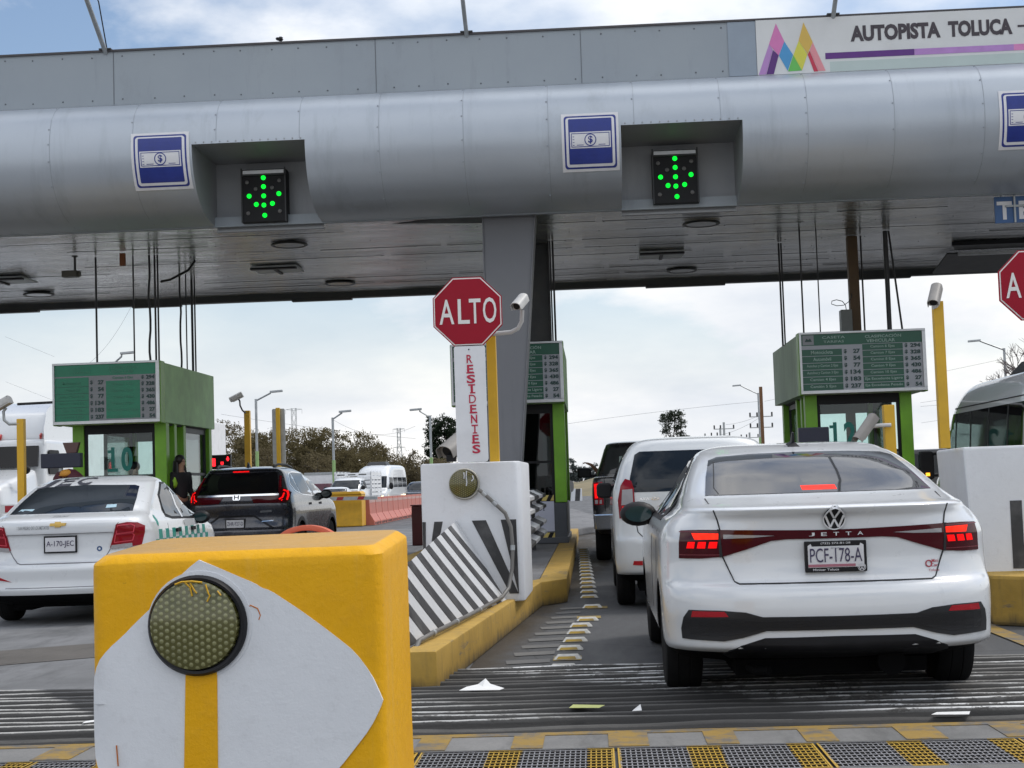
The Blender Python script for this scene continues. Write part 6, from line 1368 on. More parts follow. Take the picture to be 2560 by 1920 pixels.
P2(T_, [(-.635, 1.108), (.635, 1.108), (.60, 1.24), (.55, 1.365), (.50, 1.38), (0, 1.395), (-.50, 1.38), (-.55, 1.365), (-.60, 1.24)], .003, .01).build('rear_window', M['wglass2'], car, world=False, smooth=60)
mb = MB(); mb.conform([(.36, 1.145), (.46, 1.15), (.45, 1.18), (.355, 1.178)], T_.rear, .0045, .001); mb.conform([(-.56, 1.12), (-.40, 1.12), (-.38, 1.155), (-.53, 1.155)], T_.rear, .0045, .001); mb.build('window_sticker', mat('sticker_pale', (0.35, 0.50, 0.58), 0.5), car, world=False)
lamp = [(.565, .985), (.66, .998), (.745, .99), (.80, .955), (.80, .90), (.775, .765), (.52, .735), (.50, .752), (.535, .88)]
for s_ in (1, -1):
    p = lamp if s_ > 0 else sym(lamp); o = P2(T_, p, .012, .03).build('tail_lamp', M['lampred2'], car, world=False, smooth=50)
    q = [(.50, .735), (.70, .752), (.695, .79), (.515, .775)]; P2(T_, q if s_ > 0 else sym(q), .0155, .004).build('reversing_lamp', M['lampclear'], o, world=False)
    mb = MB()
    for r_ in ([(.575, .968), (.69, .978), (.72, .96), (.71, .905), (.56, .895), (.575, .968)], [(.552, .88), (.70, .892), (.715, .87), (.70, .815), (.54, .80), (.552, .88)]):
        strip(mb, T_.rear, r_ if s_ > 0 else [(-a, b) for a, b in r_], .008, .0155, .003)
    mb.build('lamp_ring', mat('lamp_ring', (0.60, 0.05, 0.08), 0.3), o, world=False)
    pr = [(.462, .442), (.60, .462), (.73, .475), (.72, .495), (.60, .492)]; P2(T_, pr if s_ > 0 else sym(pr), .006, .006).build('reflector', M['refl'], car, world=False)
    F = T_.side(s_); fl = s_
    o = MB().conform([(1.30, 1.03), (1.55, 1.0), (3.0, .98), (2.55, 1.28), (2.3, 1.40), (1.75, 1.41), (1.38, 1.27)], F, .003, .01, .12, fl).build('window_surround', M['black'], car, world=False, smooth=60)
    MB().conform([(1.36, 1.06), (1.56, 1.025), (1.98, 1.02), (1.98, 1.385), (1.76, 1.385), (1.44, 1.26)], F, .0055, .005, .12, fl).build('side_window', M['wglass2'], o, world=False, smooth=60)
    MB().conform([(2.09, 1.015), (2.90, 1.0), (2.50, 1.265), (2.28, 1.375), (2.09, 1.38)], F, .0055, .005, .12, fl).build('side_window', M['wglass2'], o, world=False, smooth=60)
    MB().conform([(2.0, 1.01), (2.07, 1.01), (2.07, 1.40), (2.0, 1.40)], F, .0075, .004, .12, fl).build('door_pillar', M['cwhite'], o, world=False, smooth=60)
    mirror(car, s_ * .80, 2.72, .995, s_, .19, .14)
    mb = MB()
    for k in range(17):
        for r_ in range(2):
            if (k + r_) % 2 == 0: a = .62 + k * .155; zb = .705 + r_ * .10; mb.conform([(a, zb), (a + .155, zb), (a + .155, zb + .10), (a, zb + .10)], F, .0025, .002, .16, fl)
    mb.build('checker_band', M['decal_teal'], car, world=False)
    MB().conform([(.80 + .045 * math.cos(t * .52), 1.0 + .06 * math.sin(t * .52)) for t in range(12)], F, .0025, .002, .1, fl).build('round_sticker', M['decal_teal'], car, world=False)
    mb = MB(); strip(mb, F, [(2.04, 1.0), (2.06, .40)], .006, .002, .003, fl); strip(mb, F, [(1.25, 1.02), (1.22, .75), (1.32, .45)], .006, .002, .003, fl); mb.build('door_gap', M['seam'], car, world=False)
    for yy in (1.55, 2.32): MB().conform([(yy, .855), (yy + .17, .855), (yy + .17, .895), (yy, .895)], F, .025, .03, .1, fl).build('door_handle', M['black'], car, world=False)
mb = MB()
for ch, x in (('J', -.54), ('E', -.34), ('C', -.13)):
    vs, fs, _ = text2d(ch, 0.02); mb.add([T_.top(x - .02 + u * .17, 1.17 + v * .42) + Vector((0, 0, .006)) for u, v in vs], fs)
for k, x in enumerate((-.25, .0, .2)):
    mb.add([T_.top(x + a - .1, 1.72 + b) + Vector((0, 0, .006)) for a, b in ((0, 0), (.14, 0), (.14, .03), (0, .03))], [(0, 1, 2, 3)])
mb.build('roof_lettering', M['ink'], car, world=False, fixn=False)
plate(car, .02, .095, .80, .30, .14, 'A-170-JEC', frame=.016)
bow = [(-.083, .985), (-.075, 1.010), (-.03, 1.010), (-.028, 1.022), (.028, 1.022), (.03, 1.010), (.085, 1.010), (.075, .985), (.03, .985), (.028, .972), (-.028, .972), (-.03, .985)]
P2(T_, bow, .012, .012).build('emblem', M['gold'], car, world=False)
mb = MB(); mb.conftext('1 SAN PEDRO DE LOS METATES', T_.rear, -.42, .955, .33, .034, .003, .002); mb.conftext('TAXI', T_.rear, -.10, 1.068, .16, .016, .004, .004); mb.build('lettering', M['decal_grey'], car, world=False)
mb = strip(MB(), T_.rear, [(-.62, 1.06), (-.585, 1.0), (-.56, .97)], .006); strip(mb, T_.rear, [(.62, 1.06), (.585, 1.0), (.56, .97)], .006)
strip(mb, T_.rear, [(-.505, .74), (-.47, .68), (-.42, .625), (-.38, .612), (.38, .612), (.42, .625), (.47, .68), (.505, .74)], .007); strip(mb, T_.rear, [(-.62, .33), (-.52, .378), (.52, .378), (.62, .33)], .006)
strip(mb, T_.rear, [(-.53, .905), (.53, .905)], .004); mb.build('trunk_gap', mat('soft_gap', (0.16, 0.16, 0.17), 0.7), car, world=False)
MB().cring(.40, .745, .012, .026, T_.rear, .003, .002, 20).build('small_sticker', mat('sticker_blue', (0.03, 0.08, 0.2), 0.5), car, world=False)
mb = MB(); mb.box(-.5, .5, .3, 1.4, .17, .25); mb.box(-.55, -.35, .35, .8, .14, .22); mb.build('underbody', M['arch'], car, world=False)

# ---------------------------------------------------------------- grey SUV at the left booth
car = thing('grey_suv', 'dark grey SUV with lit L-shaped tail lamps at the left booth', 'car', (-6.10, 25.85, 0), R(-1.6))
rows = [(.22, .75, .25, 4.35, .5), (.28, .85, .08, 4.50, .5), (.36, .90, .03, 4.55, .5), (.50, .922, .0, 4.58, .5), (.62, .926, .0, 4.58, .5), (.66, .926, .05, 4.56, .5), (.85, .927, .09, 4.54, .5), (.98, .922, .06, 4.45, .5), (1.06, .912, .055, 4.3, .5), (1.12, .90, .09, 4.0, .48), (1.20, .88, .12, 3.7, .45), (1.25, .86, .14, 3.5, .42), (1.35, .81, .22, 3.25, .36),
        (1.45, .765, .33, 2.98, .32), (1.55, .715, .45, 2.7, .3), (1.62, .67, .50, 2.45, .3), (1.66, .62, .44, 2.25, .32), (1.69, .56, .55, 2.1, .32), (1.715, .42, .9, 1.95, .3), (1.725, .25, 1.3, 1.75, .2)]
V = Shell(rows, nr=3.0); body = V.mesh().build('body', M['cgrey'], car, world=False, smooth=32); cut_arches(body, [(.98, .36, .40, .62, 1.1), (3.64, .36, .40, .62, 1.1)], M['arch'])
for sg in (-1, 1): wheel(car, sg * .80, .98, .355, .23, sg); wheel(car, sg * .80, 3.64, .355, .23, sg)
P2(V, [(-.70, 1.245), (.70, 1.245), (.66, 1.42), (.60, 1.60), (.56, 1.615), (-.56, 1.615), (-.60, 1.60), (-.66, 1.42)], .004, .01).build('rear_window', dark_glass('suv_glass', (0.006, 0.006, 0.007), 0.04, 0.25), car, world=False, smooth=60)
P2(V, [(-.15, 1.622), (.13, 1.622), (.13, 1.640), (-.15, 1.640)], .004, .01).build('high_brake_light', M['brake'], car, world=False)
P2(V, [(-.70, 1.205), (.70, 1.205), (.70, 1.236), (-.70, 1.236)], .012, .014).build('chrome_bar', M['chrome'], car, world=False, smooth=50)
o = P2(V, rrect(-.065, .065, 1.135, 1.235, .025), .018, .012).build('emblem', M['chrome'], car, world=False)
mb = MB(); mb.conftext('H', V.rear, -.042, 1.150, .084, .07, .021, .015); mb.build('emblem_mark', M['ink'], o, world=False)
lp = [(.30, 1.085), (.72, 1.075), (.83, 1.08), (.865, 1.14), (.86, 1.25), (.80, 1.30), (.735, 1.33), (.68, 1.54), (.645, 1.54), (.69, 1.285), (.71, 1.20), (.24, 1.195)]
for s_ in (1, -1):
    o = P2(V, lp if s_ > 0 else sym(lp), .012, .03).build('tail_lamp', M['lampred'], car, world=False, smooth=50)
    mb = MB()
    for r_ in ([(.765, 1.285), (.815, 1.27), (.835, 1.20), (.825, 1.13), (.75, 1.115)], [(.775, 1.235), (.76, 1.17), (.715, 1.14)]): strip(mb, V.rear, r_ if s_ > 0 else [(-a, b) for a, b in r_], .024, .0155, .004)
    mb.build('brake_light', M['brake'], o, world=False)
    q = [(.655, 1.53), (.675, 1.53), (.72, 1.34), (.70, 1.33)]; P2(V, q if s_ > 0 else sym(q), .0155, .003).build('lamp_blade', M['lampred2'], o, world=False)
    F = V.side(s_); fl = s_
    o = MB().conform([(.70, 1.40), (.85, 1.27), (1.3, 1.20), (3.35, 1.13), (2.75, 1.48), (2.45, 1.60), (1.4, 1.625), (.95, 1.58)], F, .003, .01, .12, fl).build('window_surround', M['chrome'], car, world=False, smooth=60)
    for q in ([(.76, 1.41), (.90, 1.29), (1.12, 1.245), (1.12, 1.59), (.98, 1.555)], [(1.17, 1.24), (1.30, 1.22), (2.02, 1.195), (2.02, 1.585), (1.42, 1.60), (1.17, 1.595)], [(2.08, 1.19), (3.20, 1.155), (2.70, 1.47), (2.44, 1.58), (2.08, 1.585)]):
        MB().conform(q, F, .0055, .005, .12, fl).build('side_window', M['wglass2'], o, world=False, smooth=60)
    mirror(car, s_ * .87, 2.95, 1.20, s_, .20, .16)
    MB().tube([V.top(s_ * .50, .75) + Vector((0, 0, .0)), V.top(s_ * .53, .95) + Vector((0, 0, .05)), V.top(s_ * .54, 1.5) + Vector((0, 0, .055)), V.top(s_ * .52, 2.0) + Vector((0, 0, .04)), V.top(s_ * .50, 2.25)], .02, 8).build('roof_rail', M['dark'], car, world=False, smooth=60)
    for yy in (1.75, 2.62): MB().conform([(yy, 1.02), (yy + .19, 1.02), (yy + .19, 1.06), (yy, 1.06)], F, .03, .035, .1, fl).build('door_handle', M['cgrey'], car, world=False)
    MB().conform([(1.40, .24), (3.22, .24), (3.22, .40), (1.40, .40)], F, .004, .012, .2, fl).build('sill', M['black'], car, world=False)
    a0 = [(.98 + .47 * math.cos(R(a)), .36 + .47 * math.sin(R(a))) for a in range(0, 181, 15)]; a1 = [(.98 + .405 * math.cos(R(a)), .36 + .405 * math.sin(R(a))) for a in range(180, -1, -15)]
    mb = MB(); mb.conform(a0 + a1, F, .006, .012, .1, fl); mb.conform([(a + 2.66, b) for a, b in a0 + a1], F, .006, .012, .1, fl); mb.build('arch_trim', M['black'], car, world=False)
P2(V, [(-.92, .30), (.92, .30), (.92, .50), (.60, .56), (-.60, .56), (-.92, .50)], .005, .02, .08).build('bumper_trim', M['black'], car, world=False, smooth=50)
mb = strip(MB(), V.rear, [(-.62, .655), (-.30, .87), (.30, .87), (.62, .655)], .03, .003, .006); mb.build('recess_edge', M['black'], car, world=False)
plate(car, -.02, .055, .745, .30, .13, 'ZHR-927-D', frame=.02)
mb = MB(); mb.conform([(.40, .92), (.60, .93), (.60, .965), (.41, .955)], V.rear, .006, .006); mb.conform([(.43, .765), (.62, .775), (.62, .79), (.43, .78)], V.rear, .006, .006); mb.build('badge', M['chrome'], car, world=False)
mb = MB(); mb.hexa([(-.03, .95, 1.712), (.03, .95, 1.712), (.015, 1.1, 1.718), (-.015, 1.1, 1.718)], [(-.006, .92, 1.80), (.006, .92, 1.80), (.004, .98, 1.80), (-.004, .98, 1.80)]); mb.build('roof_antenna', M['dark'], car, world=False)

# ---------------------------------------------------------------- white people carrier
car = thing('white_minivan', 'white people carrier with a tall dark rear window, just ahead of the white sedan', 'car', (1.0, 14.9, 0), 0)
rows = [(.22, .66, .6, 3.9, .4), (.28, .76, .30, 4.0, .4), (.34, .81, .05, 4.05, .4), (.37, .815, .01, 4.05, .4), (.50, .826, .0, 4.08, .4), (.66, .83, .0, 4.1, .4), (.72, .832, .04, 4.08, .36), (.9, .832, .06, 4.0, .34), (1.05, .83, .06, 3.7, .32), (1.14, .825, .06, 3.45, .32), (1.2, .812, .075, 3.3, .3), (1.3, .78, .12, 3.1, .28), (1.42, .738, .19, 2.85, .26), (1.54, .672, .27, 2.6, .26), (1.60, .625, .30, 2.42, .28), (1.64, .55, .34, 2.3, .3), (1.67, .42, .6, 2.15, .3), (1.685, .25, 1.0, 2.0, .25)]
A = Shell(rows, nr=3.2); body = A.mesh().build('body', M['csilver'], car, world=False, smooth=32); cut_arches(body, [(.85, .31, .335, .55, 1.0), (3.5, .31, .335, .55, 1.0)], M['arch'], .335)
for sg in (-1, 1): wheel(car, sg * .725, .85, .312, .185, sg); wheel(car, sg * .725, 3.5, .312, .185, sg)
P2(A, [(-.655, 1.135), (.655, 1.135), (.67, 1.18), (.655, 1.28), (.60, 1.50), (.55, 1.53), (-.55, 1.53), (-.60, 1.50), (-.655, 1.28), (-.67, 1.18)], .004, .012).build('rear_window', M['wglass2'], car, world=False, smooth=60)
lp = [(.60, .885), (.765, .885), (.775, 1.06), (.745, 1.20), (.70, 1.265), (.645, 1.245), (.622, 1.17), (.618, 1.0)]
for s_ in (-1, 1):
    o = P2(A, sym(lp) if s_ < 0 else lp, .012, .03).build('tail_lamp', M['lampred2'], car, world=False, smooth=50)
    q = [(.63, .905), (.72, .905), (.735, 1.0), (.63, 1.01)]; P2(A, sym(q) if s_ < 0 else q, .015, .004).build('brake_light', M['brake'], o, world=False)
    q = [(.632, 1.02), (.742, 1.015), (.73, 1.16), (.635, 1.165)]; P2(A, sym(q) if s_ < 0 else q, .015, .004).build('clear_lamp', M['lampclear'], o, world=False)
    F = A.side(s_); MB().conform([(.45, 1.22), (.6, 1.16), (3.2, 1.08), (2.75, 1.36), (2.4, 1.53), (.7, 1.55), (.52, 1.45)], F, .004, .01, .12, s_).build('side_window', M['wglass2'], car, world=False, smooth=60)
    mb = MB(); mb.prism(rrect(s_ * .90 - .085, s_ * .90 + .085, 1.07, 1.235, .045), 'y', 2.0, 2.12); mb.box(min(s_ * .78, s_ * .84), max(s_ * .78, s_ * .84), 2.03, 2.09, 1.09, 1.13); mb.build('wing_mirror', M['black'], car, world=False, bevel=.02)
    q = [(.50, .43), (.66, .435), (.65, .475), (.52, .475)]; P2(A, sym(q) if s_ < 0 else q, .004, .01).build('reflector', M['refl'], car, world=False)
P2(A, [(-.40, .965), (.40, .965), (.40, 1.0), (-.40, 1.0)], .02, .03).build('chrome_bar', M['chrome'], car, world=False, bevel=.004)
P2(A, [(-.39, .90), (-.28, .90), (-.28, .955), (-.39, .955)], .006, .01).build('small_badge', mat('badge_brown', (0.16, 0.08, 0.07), 0.4), car, world=False)
mb = MB(); mb.conftext('AVANZA', A.rear, -.575, 1.055, .20, .028, .006, .012); mb.build('lettering', M['chrome'], car, world=False)
mb = strip(MB(), A.rear, [(-.62, .88), (-.60, .75), (-.55, .70), (.55, .70), (.60, .75), (.62, .88)], .008, .003, .006); mb.build('tailgate_gap', M['seam'], car, world=False)
plate(car, 0, .04, .80, .30, .14, 'NXB-41-50')
mb = MB(); mb.box(-.6, .6, .3, 1.2, .17, .26); mb.build('underbody', M['arch'], car, world=False)

# ---------------------------------------------------------------- black pickup
car = thing('black_pickup', 'black pickup with a big boxy mirror, ahead of the white people carrier', 'pickup truck', (.945, 23.7, 0), 0)
rows = [(.45, .88, .12, 5.2, .2), (.52, .95, .04, 5.3, .2), (.60, .975, .02, 5.35, .2), (.75, .985, .06, 5.38, .2), (.9, .992, .07, 5.38, .2), (1.05, .992, .07, 5.35, .2), (1.2, .985, .07, 5.2, .2), (1.30, .965, .08, 4.3, .2), (1.33, .93, .14, 4.0, .22)]
K = Shell(rows, nr=4); body = K.mesh().build('body', M['cblack'], car, world=False, smooth=32); cut_arches(body, [(1.15, .40, .44, .65, 1.2), (4.5, .40, .44, .65, 1.2)], M['arch'])
rows = [(1.30, .93, 1.50, 3.95, .22), (1.40, .90, 1.53, 3.75, .22), (1.60, .83, 1.62, 3.4, .22), (1.80, .765, 1.74, 3.1, .22), (1.87, .73, 1.80, 2.98, .24), (1.90, .66, 1.9, 2.85, .26), (1.92, .45, 2.1, 2.7, .25)]
K2 = Shell(rows, nr=3.6); K2.mesh().build('cab', M['cblack'], car, world=False, smooth=32)
for sg in (-1, 1): wheel(car, sg * .84, 1.15, .395, .25, sg); wheel(car, sg * .84, 4.5, .395, .25, sg)
P2(K2, [(-.80, 1.38), (.80, 1.38), (.76, 1.6), (.70, 1.80), (-.70, 1.80), (-.76, 1.6)], .004, .01).build('rear_window', dark_glass('pickup_glass', (0.03, 0.033, 0.034), 0.05, 0.5), car, world=False, smooth=60)
P2(K2, [(-.2, 1.83), (.5, 1.83), (.5, 1.865), (-.2, 1.865)], .006, .012).build('high_brake_light', M['lampred2'], car, world=False)
mb = MB(); mb.conform([(-.55, 1.42), (-.40, 1.42), (-.46, 1.5), (-.46, 1.66), (-.53, 1.66), (-.54, 1.5)], K2.rear, .006, .002); mb.build('window_reflection_gap', mat('pale_gap', (0.20, 0.25, 0.23), 0.4), car, world=False)
for s_ in (-1, 1):
    q = [(.82, .90), (.955, .90), (.965, 1.24), (.83, 1.255)]; o = P2(K, sym(q) if s_ < 0 else q, .012, .03).build('tail_lamp', M['lampred2'], car, world=False)
    q = [(.85, 1.0), (.945, 1.0), (.95, 1.22), (.87, 1.225)]; P2(K, sym(q) if s_ < 0 else q, .015, .004).build('brake_light', M['brake'], o, world=False)
    q = [(.845, .915), (.945, .915), (.945, .975), (.845, .975)]; P2(K, sym(q) if s_ < 0 else q, .015, .004).build('reversing_lamp', M['lampclear'], o, world=False)
    mb = MB(); mb.prism(rrect(s_ * 1.12 - .115, s_ * 1.12 + .115, 1.335, 1.50, .035), 'y', 2.75, 2.92); mb.box(min(s_ * .86, s_ * 1.03), max(s_ * .86, s_ * 1.03), 2.8, 2.88, 1.34, 1.39); mb.build('wing_mirror', M['black'], car, world=False, bevel=.02)
    F = K2.side(s_); MB().conform([(1.85, 1.42), (3.5, 1.40), (3.1, 1.72), (2.8, 1.80), (2.0, 1.80)], F, .004, .01, .15, s_).build('side_window', M['wglass2'], car, world=False)
mb = MB(); mb.hexa([(-.96, -.06, .52), (.96, -.06, .52), (.98, .1, .52), (-.98, .1, .52)], [(-.98, -.09, .76), (.98, -.09, .76), (.99, .1, .76), (-.99, .1, .76)]); mb.build('rear_bumper', M['chrome'], car, world=False, bevel=.02)
P2(K, [(-.2, 1.10), (.2, 1.10), (.2, 1.18), (-.2, 1.18)], .01, .02).build('tailgate_handle', M['chrome'], car, world=False)
strip(strip(MB(), K.rear, [(-.80, 1.30), (-.80, .80)], .01), K.rear, [(.80, 1.30), (.80, .80)], .01).build('tailgate_gap', M['arch'], car, world=False)
# ================================================================ traffic beyond the booths
def simple_car(name, label, cat, x, y, rz, rows, paint, L_, group=None, front=True, w=.8, nr=3, cabrows=None):
    t = thing(name, label, cat, (x, y, 0), rz, group); sh = Shell(rows, nr=nr, nf=3); sh.mesh(3, 10, 6).build('body', M[paint], t, world=False, smooth=35)
    for sg in (-1, 1):
        for yy in (L_ * .2, L_ * .8): wheel(t, sg * (w - .10), yy, .33, .2, sg, 'galv')
    return t, sh
def front_kit(t, sh, w, z, lit=True, grille=True, head='headl'):
    for s_ in (-1, 1):
        q = [(w * .55, z - .06), (w * .85, z - .05), (w * .86, z + .08), (w * .55, z + .06)]
        sh_ = MB().conform(q if s_ > 0 else sym(q), sh.front, .01, .02, .06, -1); sh_.build('headlight', M[head] if lit else M['lampclear'], t, world=False)
    if grille: MB().conform([(-w * .48, z - .12), (w * .48, z - .12), (w * .48, z + .07), (-w * .48, z + .07)], sh.front, .008, .02, .1, -1).build('grille', M['black'], t, world=False)
# white passenger van coming towards the plaza
rows = [(.35, .90, .0, 5.7, .2), (.45, .98, .0, 5.85, .2), (.8, 1.0, .0, 5.9, .2), (1.05, 1.0, .0, 5.85, .2), (1.2, .99, .0, 5.5, .2), (1.3, .985, .0, 5.15, .2), (1.6, .97, .0, 4.95, .2), (2.0, .94, .0, 4.68, .2), (2.3, .91, .03, 4.4, .2), (2.5, .87, .06, 4.15, .22), (2.62, .78, .1, 3.9, .25), (2.68, .6, .3, 3.7, .3)]
t, sh = simple_car('passenger_van', 'tall white passenger van with a dark roof unit, facing the camera beyond the orange barriers', 'van', -12.3, 93.0, R(180 - 6), rows, 'cwhite', 5.8, w=1.0)
MB().conform([(-.86, 1.36), (.86, 1.36), (.80, 2.02), (-.80, 2.02)], sh.front, .01, .02, .1, -1).build('windscreen', M['wglass2'], t, world=False); front_kit(t, sh, 1.0, .85)
for s_ in (-1, 1):
    F = sh.side(s_); mb = MB()
    for a, b in ((.3, 1.3), (1.4, 2.5), (2.6, 3.6), (3.75, 4.6)): mb.conform([(a, 1.38), (b, 1.38), (b - (.2 if b > 4.5 else 0), 1.95), (a, 1.95)], F, .006, .01, .2, s_)
    mb.build('side_window', M['wglass2'], t, world=False); mirror(t, s_ * .98, 4.75, 1.45, s_, .25, .35)
mb = MB(); mb.hexa([(-.6, 2.6, 2.66), (.6, 2.6, 2.66), (.6, 3.7, 2.66), (-.6, 3.7, 2.66)], [(-.5, 2.8, 2.88), (.5, 2.8, 2.88), (.5, 3.5, 2.88), (-.5, 3.5, 2.88)]); mb.build('roof_unit', M['dark'], t, world=False, bevel=.04)
# second van just behind it
rows2 = [(r[0], r[1], r[2], r[3], r[4]) for r in rows]
t, sh = simple_car('passenger_van', 'second white van half hidden behind the tall white passenger van', 'van', -13.35, 99.0, R(180 - 6), rows2, 'csilver', 5.8, w=1.0)
MB().conform([(-.86, 1.36), (.86, 1.36), (.80, 2.02), (-.80, 2.02)], sh.front, .01, .02, .1, -1).build('windscreen', M['wglass2'], t, world=False)
# white stake truck
t = thing('stake_truck', 'white pickup truck with a tall slatted cargo bed and lit headlights beyond the orange barriers', 'truck', (-12.95, 85.0, 0), R(180 - 5))
rows = [(.42, .82, .2, 5.1, .2), (.55, .92, .0, 5.2, .2), (.9, .95, .0, 5.22, .2), (1.15, .94, .0, 5.15, .2), (1.24, .92, .0, 4.4, .2), (1.30, .89, 1.95, 4.05, .2), (1.48, .85, 2.05, 3.85, .2), (1.72, .78, 2.12, 3.5, .2), (1.86, .73, 2.15, 3.3, .2), (1.92, .58, 2.2, 3.2, .2)]
sh = Shell(rows, nr=4, nf=3); sh.mesh(3, 10, 6).build('body', M['cwhite'], t, world=False, smooth=35); front_kit(t, sh, .92, .98, True, True, 'amber')
MB().conform([(-.76, 1.33), (.76, 1.33), (.69, 1.80), (-.69, 1.80)], sh.front, .01, .02, .1, -1).build('windscreen', M['wglass2'], t, world=False)
for s_ in (-1, 1): mirror(t, s_ * .89, 3.75, 1.4, s_, .24, .2); MB().conform([(2.3, 1.36), (3.7, 1.36), (3.4, 1.76), (2.35, 1.78)], sh.side(s_), .006, .01, .2, s_).build('side_window', M['wglass2'], t, world=False)
for sg in (-1, 1):
    for yy in (1.0, 4.2): wheel(t, sg * .78, yy, .36, .22, sg, 'galv')
mb = MB()
for s_ in (-1, 1):
    for k in range(6): z = .95 + k * .22; mb.box(s_ * 1.0 - .03, s_ * 1.0 + .03, -.5, 1.9, z, z + .16)
    for yy in (-.5, .3, 1.1, 1.82): mb.box(s_ * 1.0 - .04, s_ * 1.0 + .04, yy, yy + .08, .9, 2.28)
for k in range(6): z = .95 + k * .22; mb.box(-.96, .96, 1.84, 1.9, z, z + .16); mb.box(-.96, .96, -.5, -.44, z, z + .16)
mb.box(-1.0, 1.0, -.5, 1.9, .86, .93); mb.build('slatted_bed', M['white'], t, world=False)
mb = MB()
for a in (-.75, -.15, .45): mb.box(a, a + .42, 1.9, 1.905, 2.08, 2.14)
mb.build('dark_opening', M['dark'], t, world=False)
# white box truck and a car before it
t = thing('box_truck', 'small white cargo box on a truck left of the slatted truck', 'truck', (-17.2, 97.0, 0), R(180 - 4))
MB().box(-1.05, 1.05, -3.0, .6, .95, 2.45).build('cargo_box', M['white'], t, world=False, bevel=.03); MB().box(-1.07, 1.07, -3.02, .62, 2.3, 2.47).build('box_rim', M['galv'], t, world=False)
mb = MB(); mb.hexa([(-.9, .75, .5), (.9, .75, .5), (.9, 2.2, .5), (-.9, 2.2, .5)], [(-.8, .8, 1.75), (.8, .8, 1.75), (.8, 1.6, 1.75), (-.8, 1.6, 1.75)]); mb.build('cab', mat('cab_maroon', (0.08, 0.015, 0.03), 0.4), t, world=False, bevel=.06)
for sg in (-1, 1):
    for yy in (-2.0, 1.4): wheel(t, sg * .85, yy, .38, .22, sg, 'galv')
rows = [(.25, .75, .1, 4.1, .3), (.4, .84, .0, 4.2, .3), (.7, .86, .0, 4.2, .3), (.9, .85, .1, 4.0, .3), (.97, .82, .3, 3.2, .3), (1.1, .74, .7, 3.0, .3), (1.3, .65, 1.1, 2.6, .3), (1.42, .55, 1.4, 2.3, .3), (1.46, .3, 1.7, 2.1, .2)]
t, sh = simple_car('white_car', 'white car with a dark windscreen just left of the yellow gate cabinet', 'car', -13.2, 80.0, R(180), rows, 'cwhite', 4.2, w=.85)
MB().conform([(-.74, 1.0), (.74, 1.0), (.60, 1.36), (-.60, 1.36)], sh.front, .01, .02, .1, -1).build('windscreen', M['wglass2'], t, world=False); front_kit(t, sh, .85, .66, False)
rows = [(.3, .8, .1, 4.4, .3), (.5, .9, .0, 4.5, .3), (.9, .92, .0, 4.5, .3), (1.05, .9, .0, 4.0, .3), (1.12, .86, .1, 3.4, .3), (1.3, .80, .2, 3.1, .3), (1.55, .70, .4, 2.7, .3), (1.66, .55, .6, 2.4, .3), (1.68, .3, .9, 2.0, .3)]
t, sh = simple_car('black_suv', 'black SUV with lit headlights right of the white van beyond the barriers', 'car', -10.5, 96.0, R(180 - 4), rows, 'cblack', 4.5, w=.9)
MB().conform([(-.78, 1.15), (.78, 1.15), (.66, 1.55), (-.66, 1.55)], sh.front, .01, .02, .1, -1).build('windscreen', M['wglass2'], t, world=False); front_kit(t, sh, .9, .88)
# articulated lorry facing the camera at the far left
t = thing('semi_truck', 'big white articulated lorry facing the camera at the left edge', 'truck', (-15.75, 40, 0))
X = -15.75
mb = MB(); mb.hexa([(X - 1.22, 40.0, 1.1), (X + 1.22, 40.0, 1.1), (X + 1.24, 42.6, 1.1), (X - 1.24, 42.6, 1.1)], [(X - 1.15, 40.35, 2.9), (X + 1.15, 40.35, 2.9), (X + 1.22, 42.6, 2.9), (X - 1.22, 42.6, 2.9)]); mb.build('cab', M['cwhite'], t, bevel=.12, seg=3, smooth=40)
prof = [(40.42, 2.85), (40.5, 3.15), (40.85, 3.6), (41.6, 3.92), (42.7, 4.02), (42.7, 2.85)]
mb = MB(); n = len(prof); mb.v = [(X - (1.12 if i < 5 else 1.2) + .10 * min(1, max(0, (z - 2.85) / 1.0)), y, z) for i, (y, z) in enumerate(prof)] + [(X + 1.12 - .10 * min(1, max(0, (z - 2.85) / 1.0)), y, z) for y, z in prof]
mb.f = [tuple(range(n)), tuple(range(n, 2 * n))[::-1]] + [(i, (i + 1) % n, n + (i + 1) % n, n + i) for i in range(n)]; mb.mi = [0] * len(mb.f); mb.build('roof_fairing', M['cwhite'], t, bevel=.10, seg=3, smooth=40)
mb = MB(); mb.hexa([(X - 1.0, 37.9, .6), (X + 1.0, 37.9, .6), (X + 1.2, 40.1, .6), (X - 1.2, 40.1, .6)], [(X - .75, 38.1, 1.62), (X + .75, 38.1, 1.62), (X + 1.0, 40.1, 2.12), (X - 1.0, 40.1, 2.12)]); mb.build('hood', M['cwhite'], t, bevel=.15, seg=3, smooth=40)
MB().hexa([(X - 1.04, 40.02, 2.16), (X + 1.04, 40.02, 2.16), (X + 1.04, 40.1, 2.16), (X - 1.04, 40.1, 2.16)], [(X - .98, 40.26, 2.72), (X + .98, 40.26, 2.72), (X + .98, 40.34, 2.72), (X - .98, 40.34, 2.72)]).build('windscreen', bpy.data.materials['suv_glass'], t, bevel=.01)
MB().prism(rrect(40.4, 41.15, 1.95, 2.6, .08), 'x', X + 1.19, X + 1.235).build('side_window', M['black'], t)
mb = MB()
for s_ in (-1, 1): mb.prism(rrect(s_ * .72 - .2, s_ * .72 + .2, 1.02, 1.32, .1), 'y', 37.98, 38.05)
mb.build('headlight', M['lampclear'], t); MB().box(X - .5, X + .5, 37.93, 38.0, .8, 1.55).build('grille', M['dark'], t)
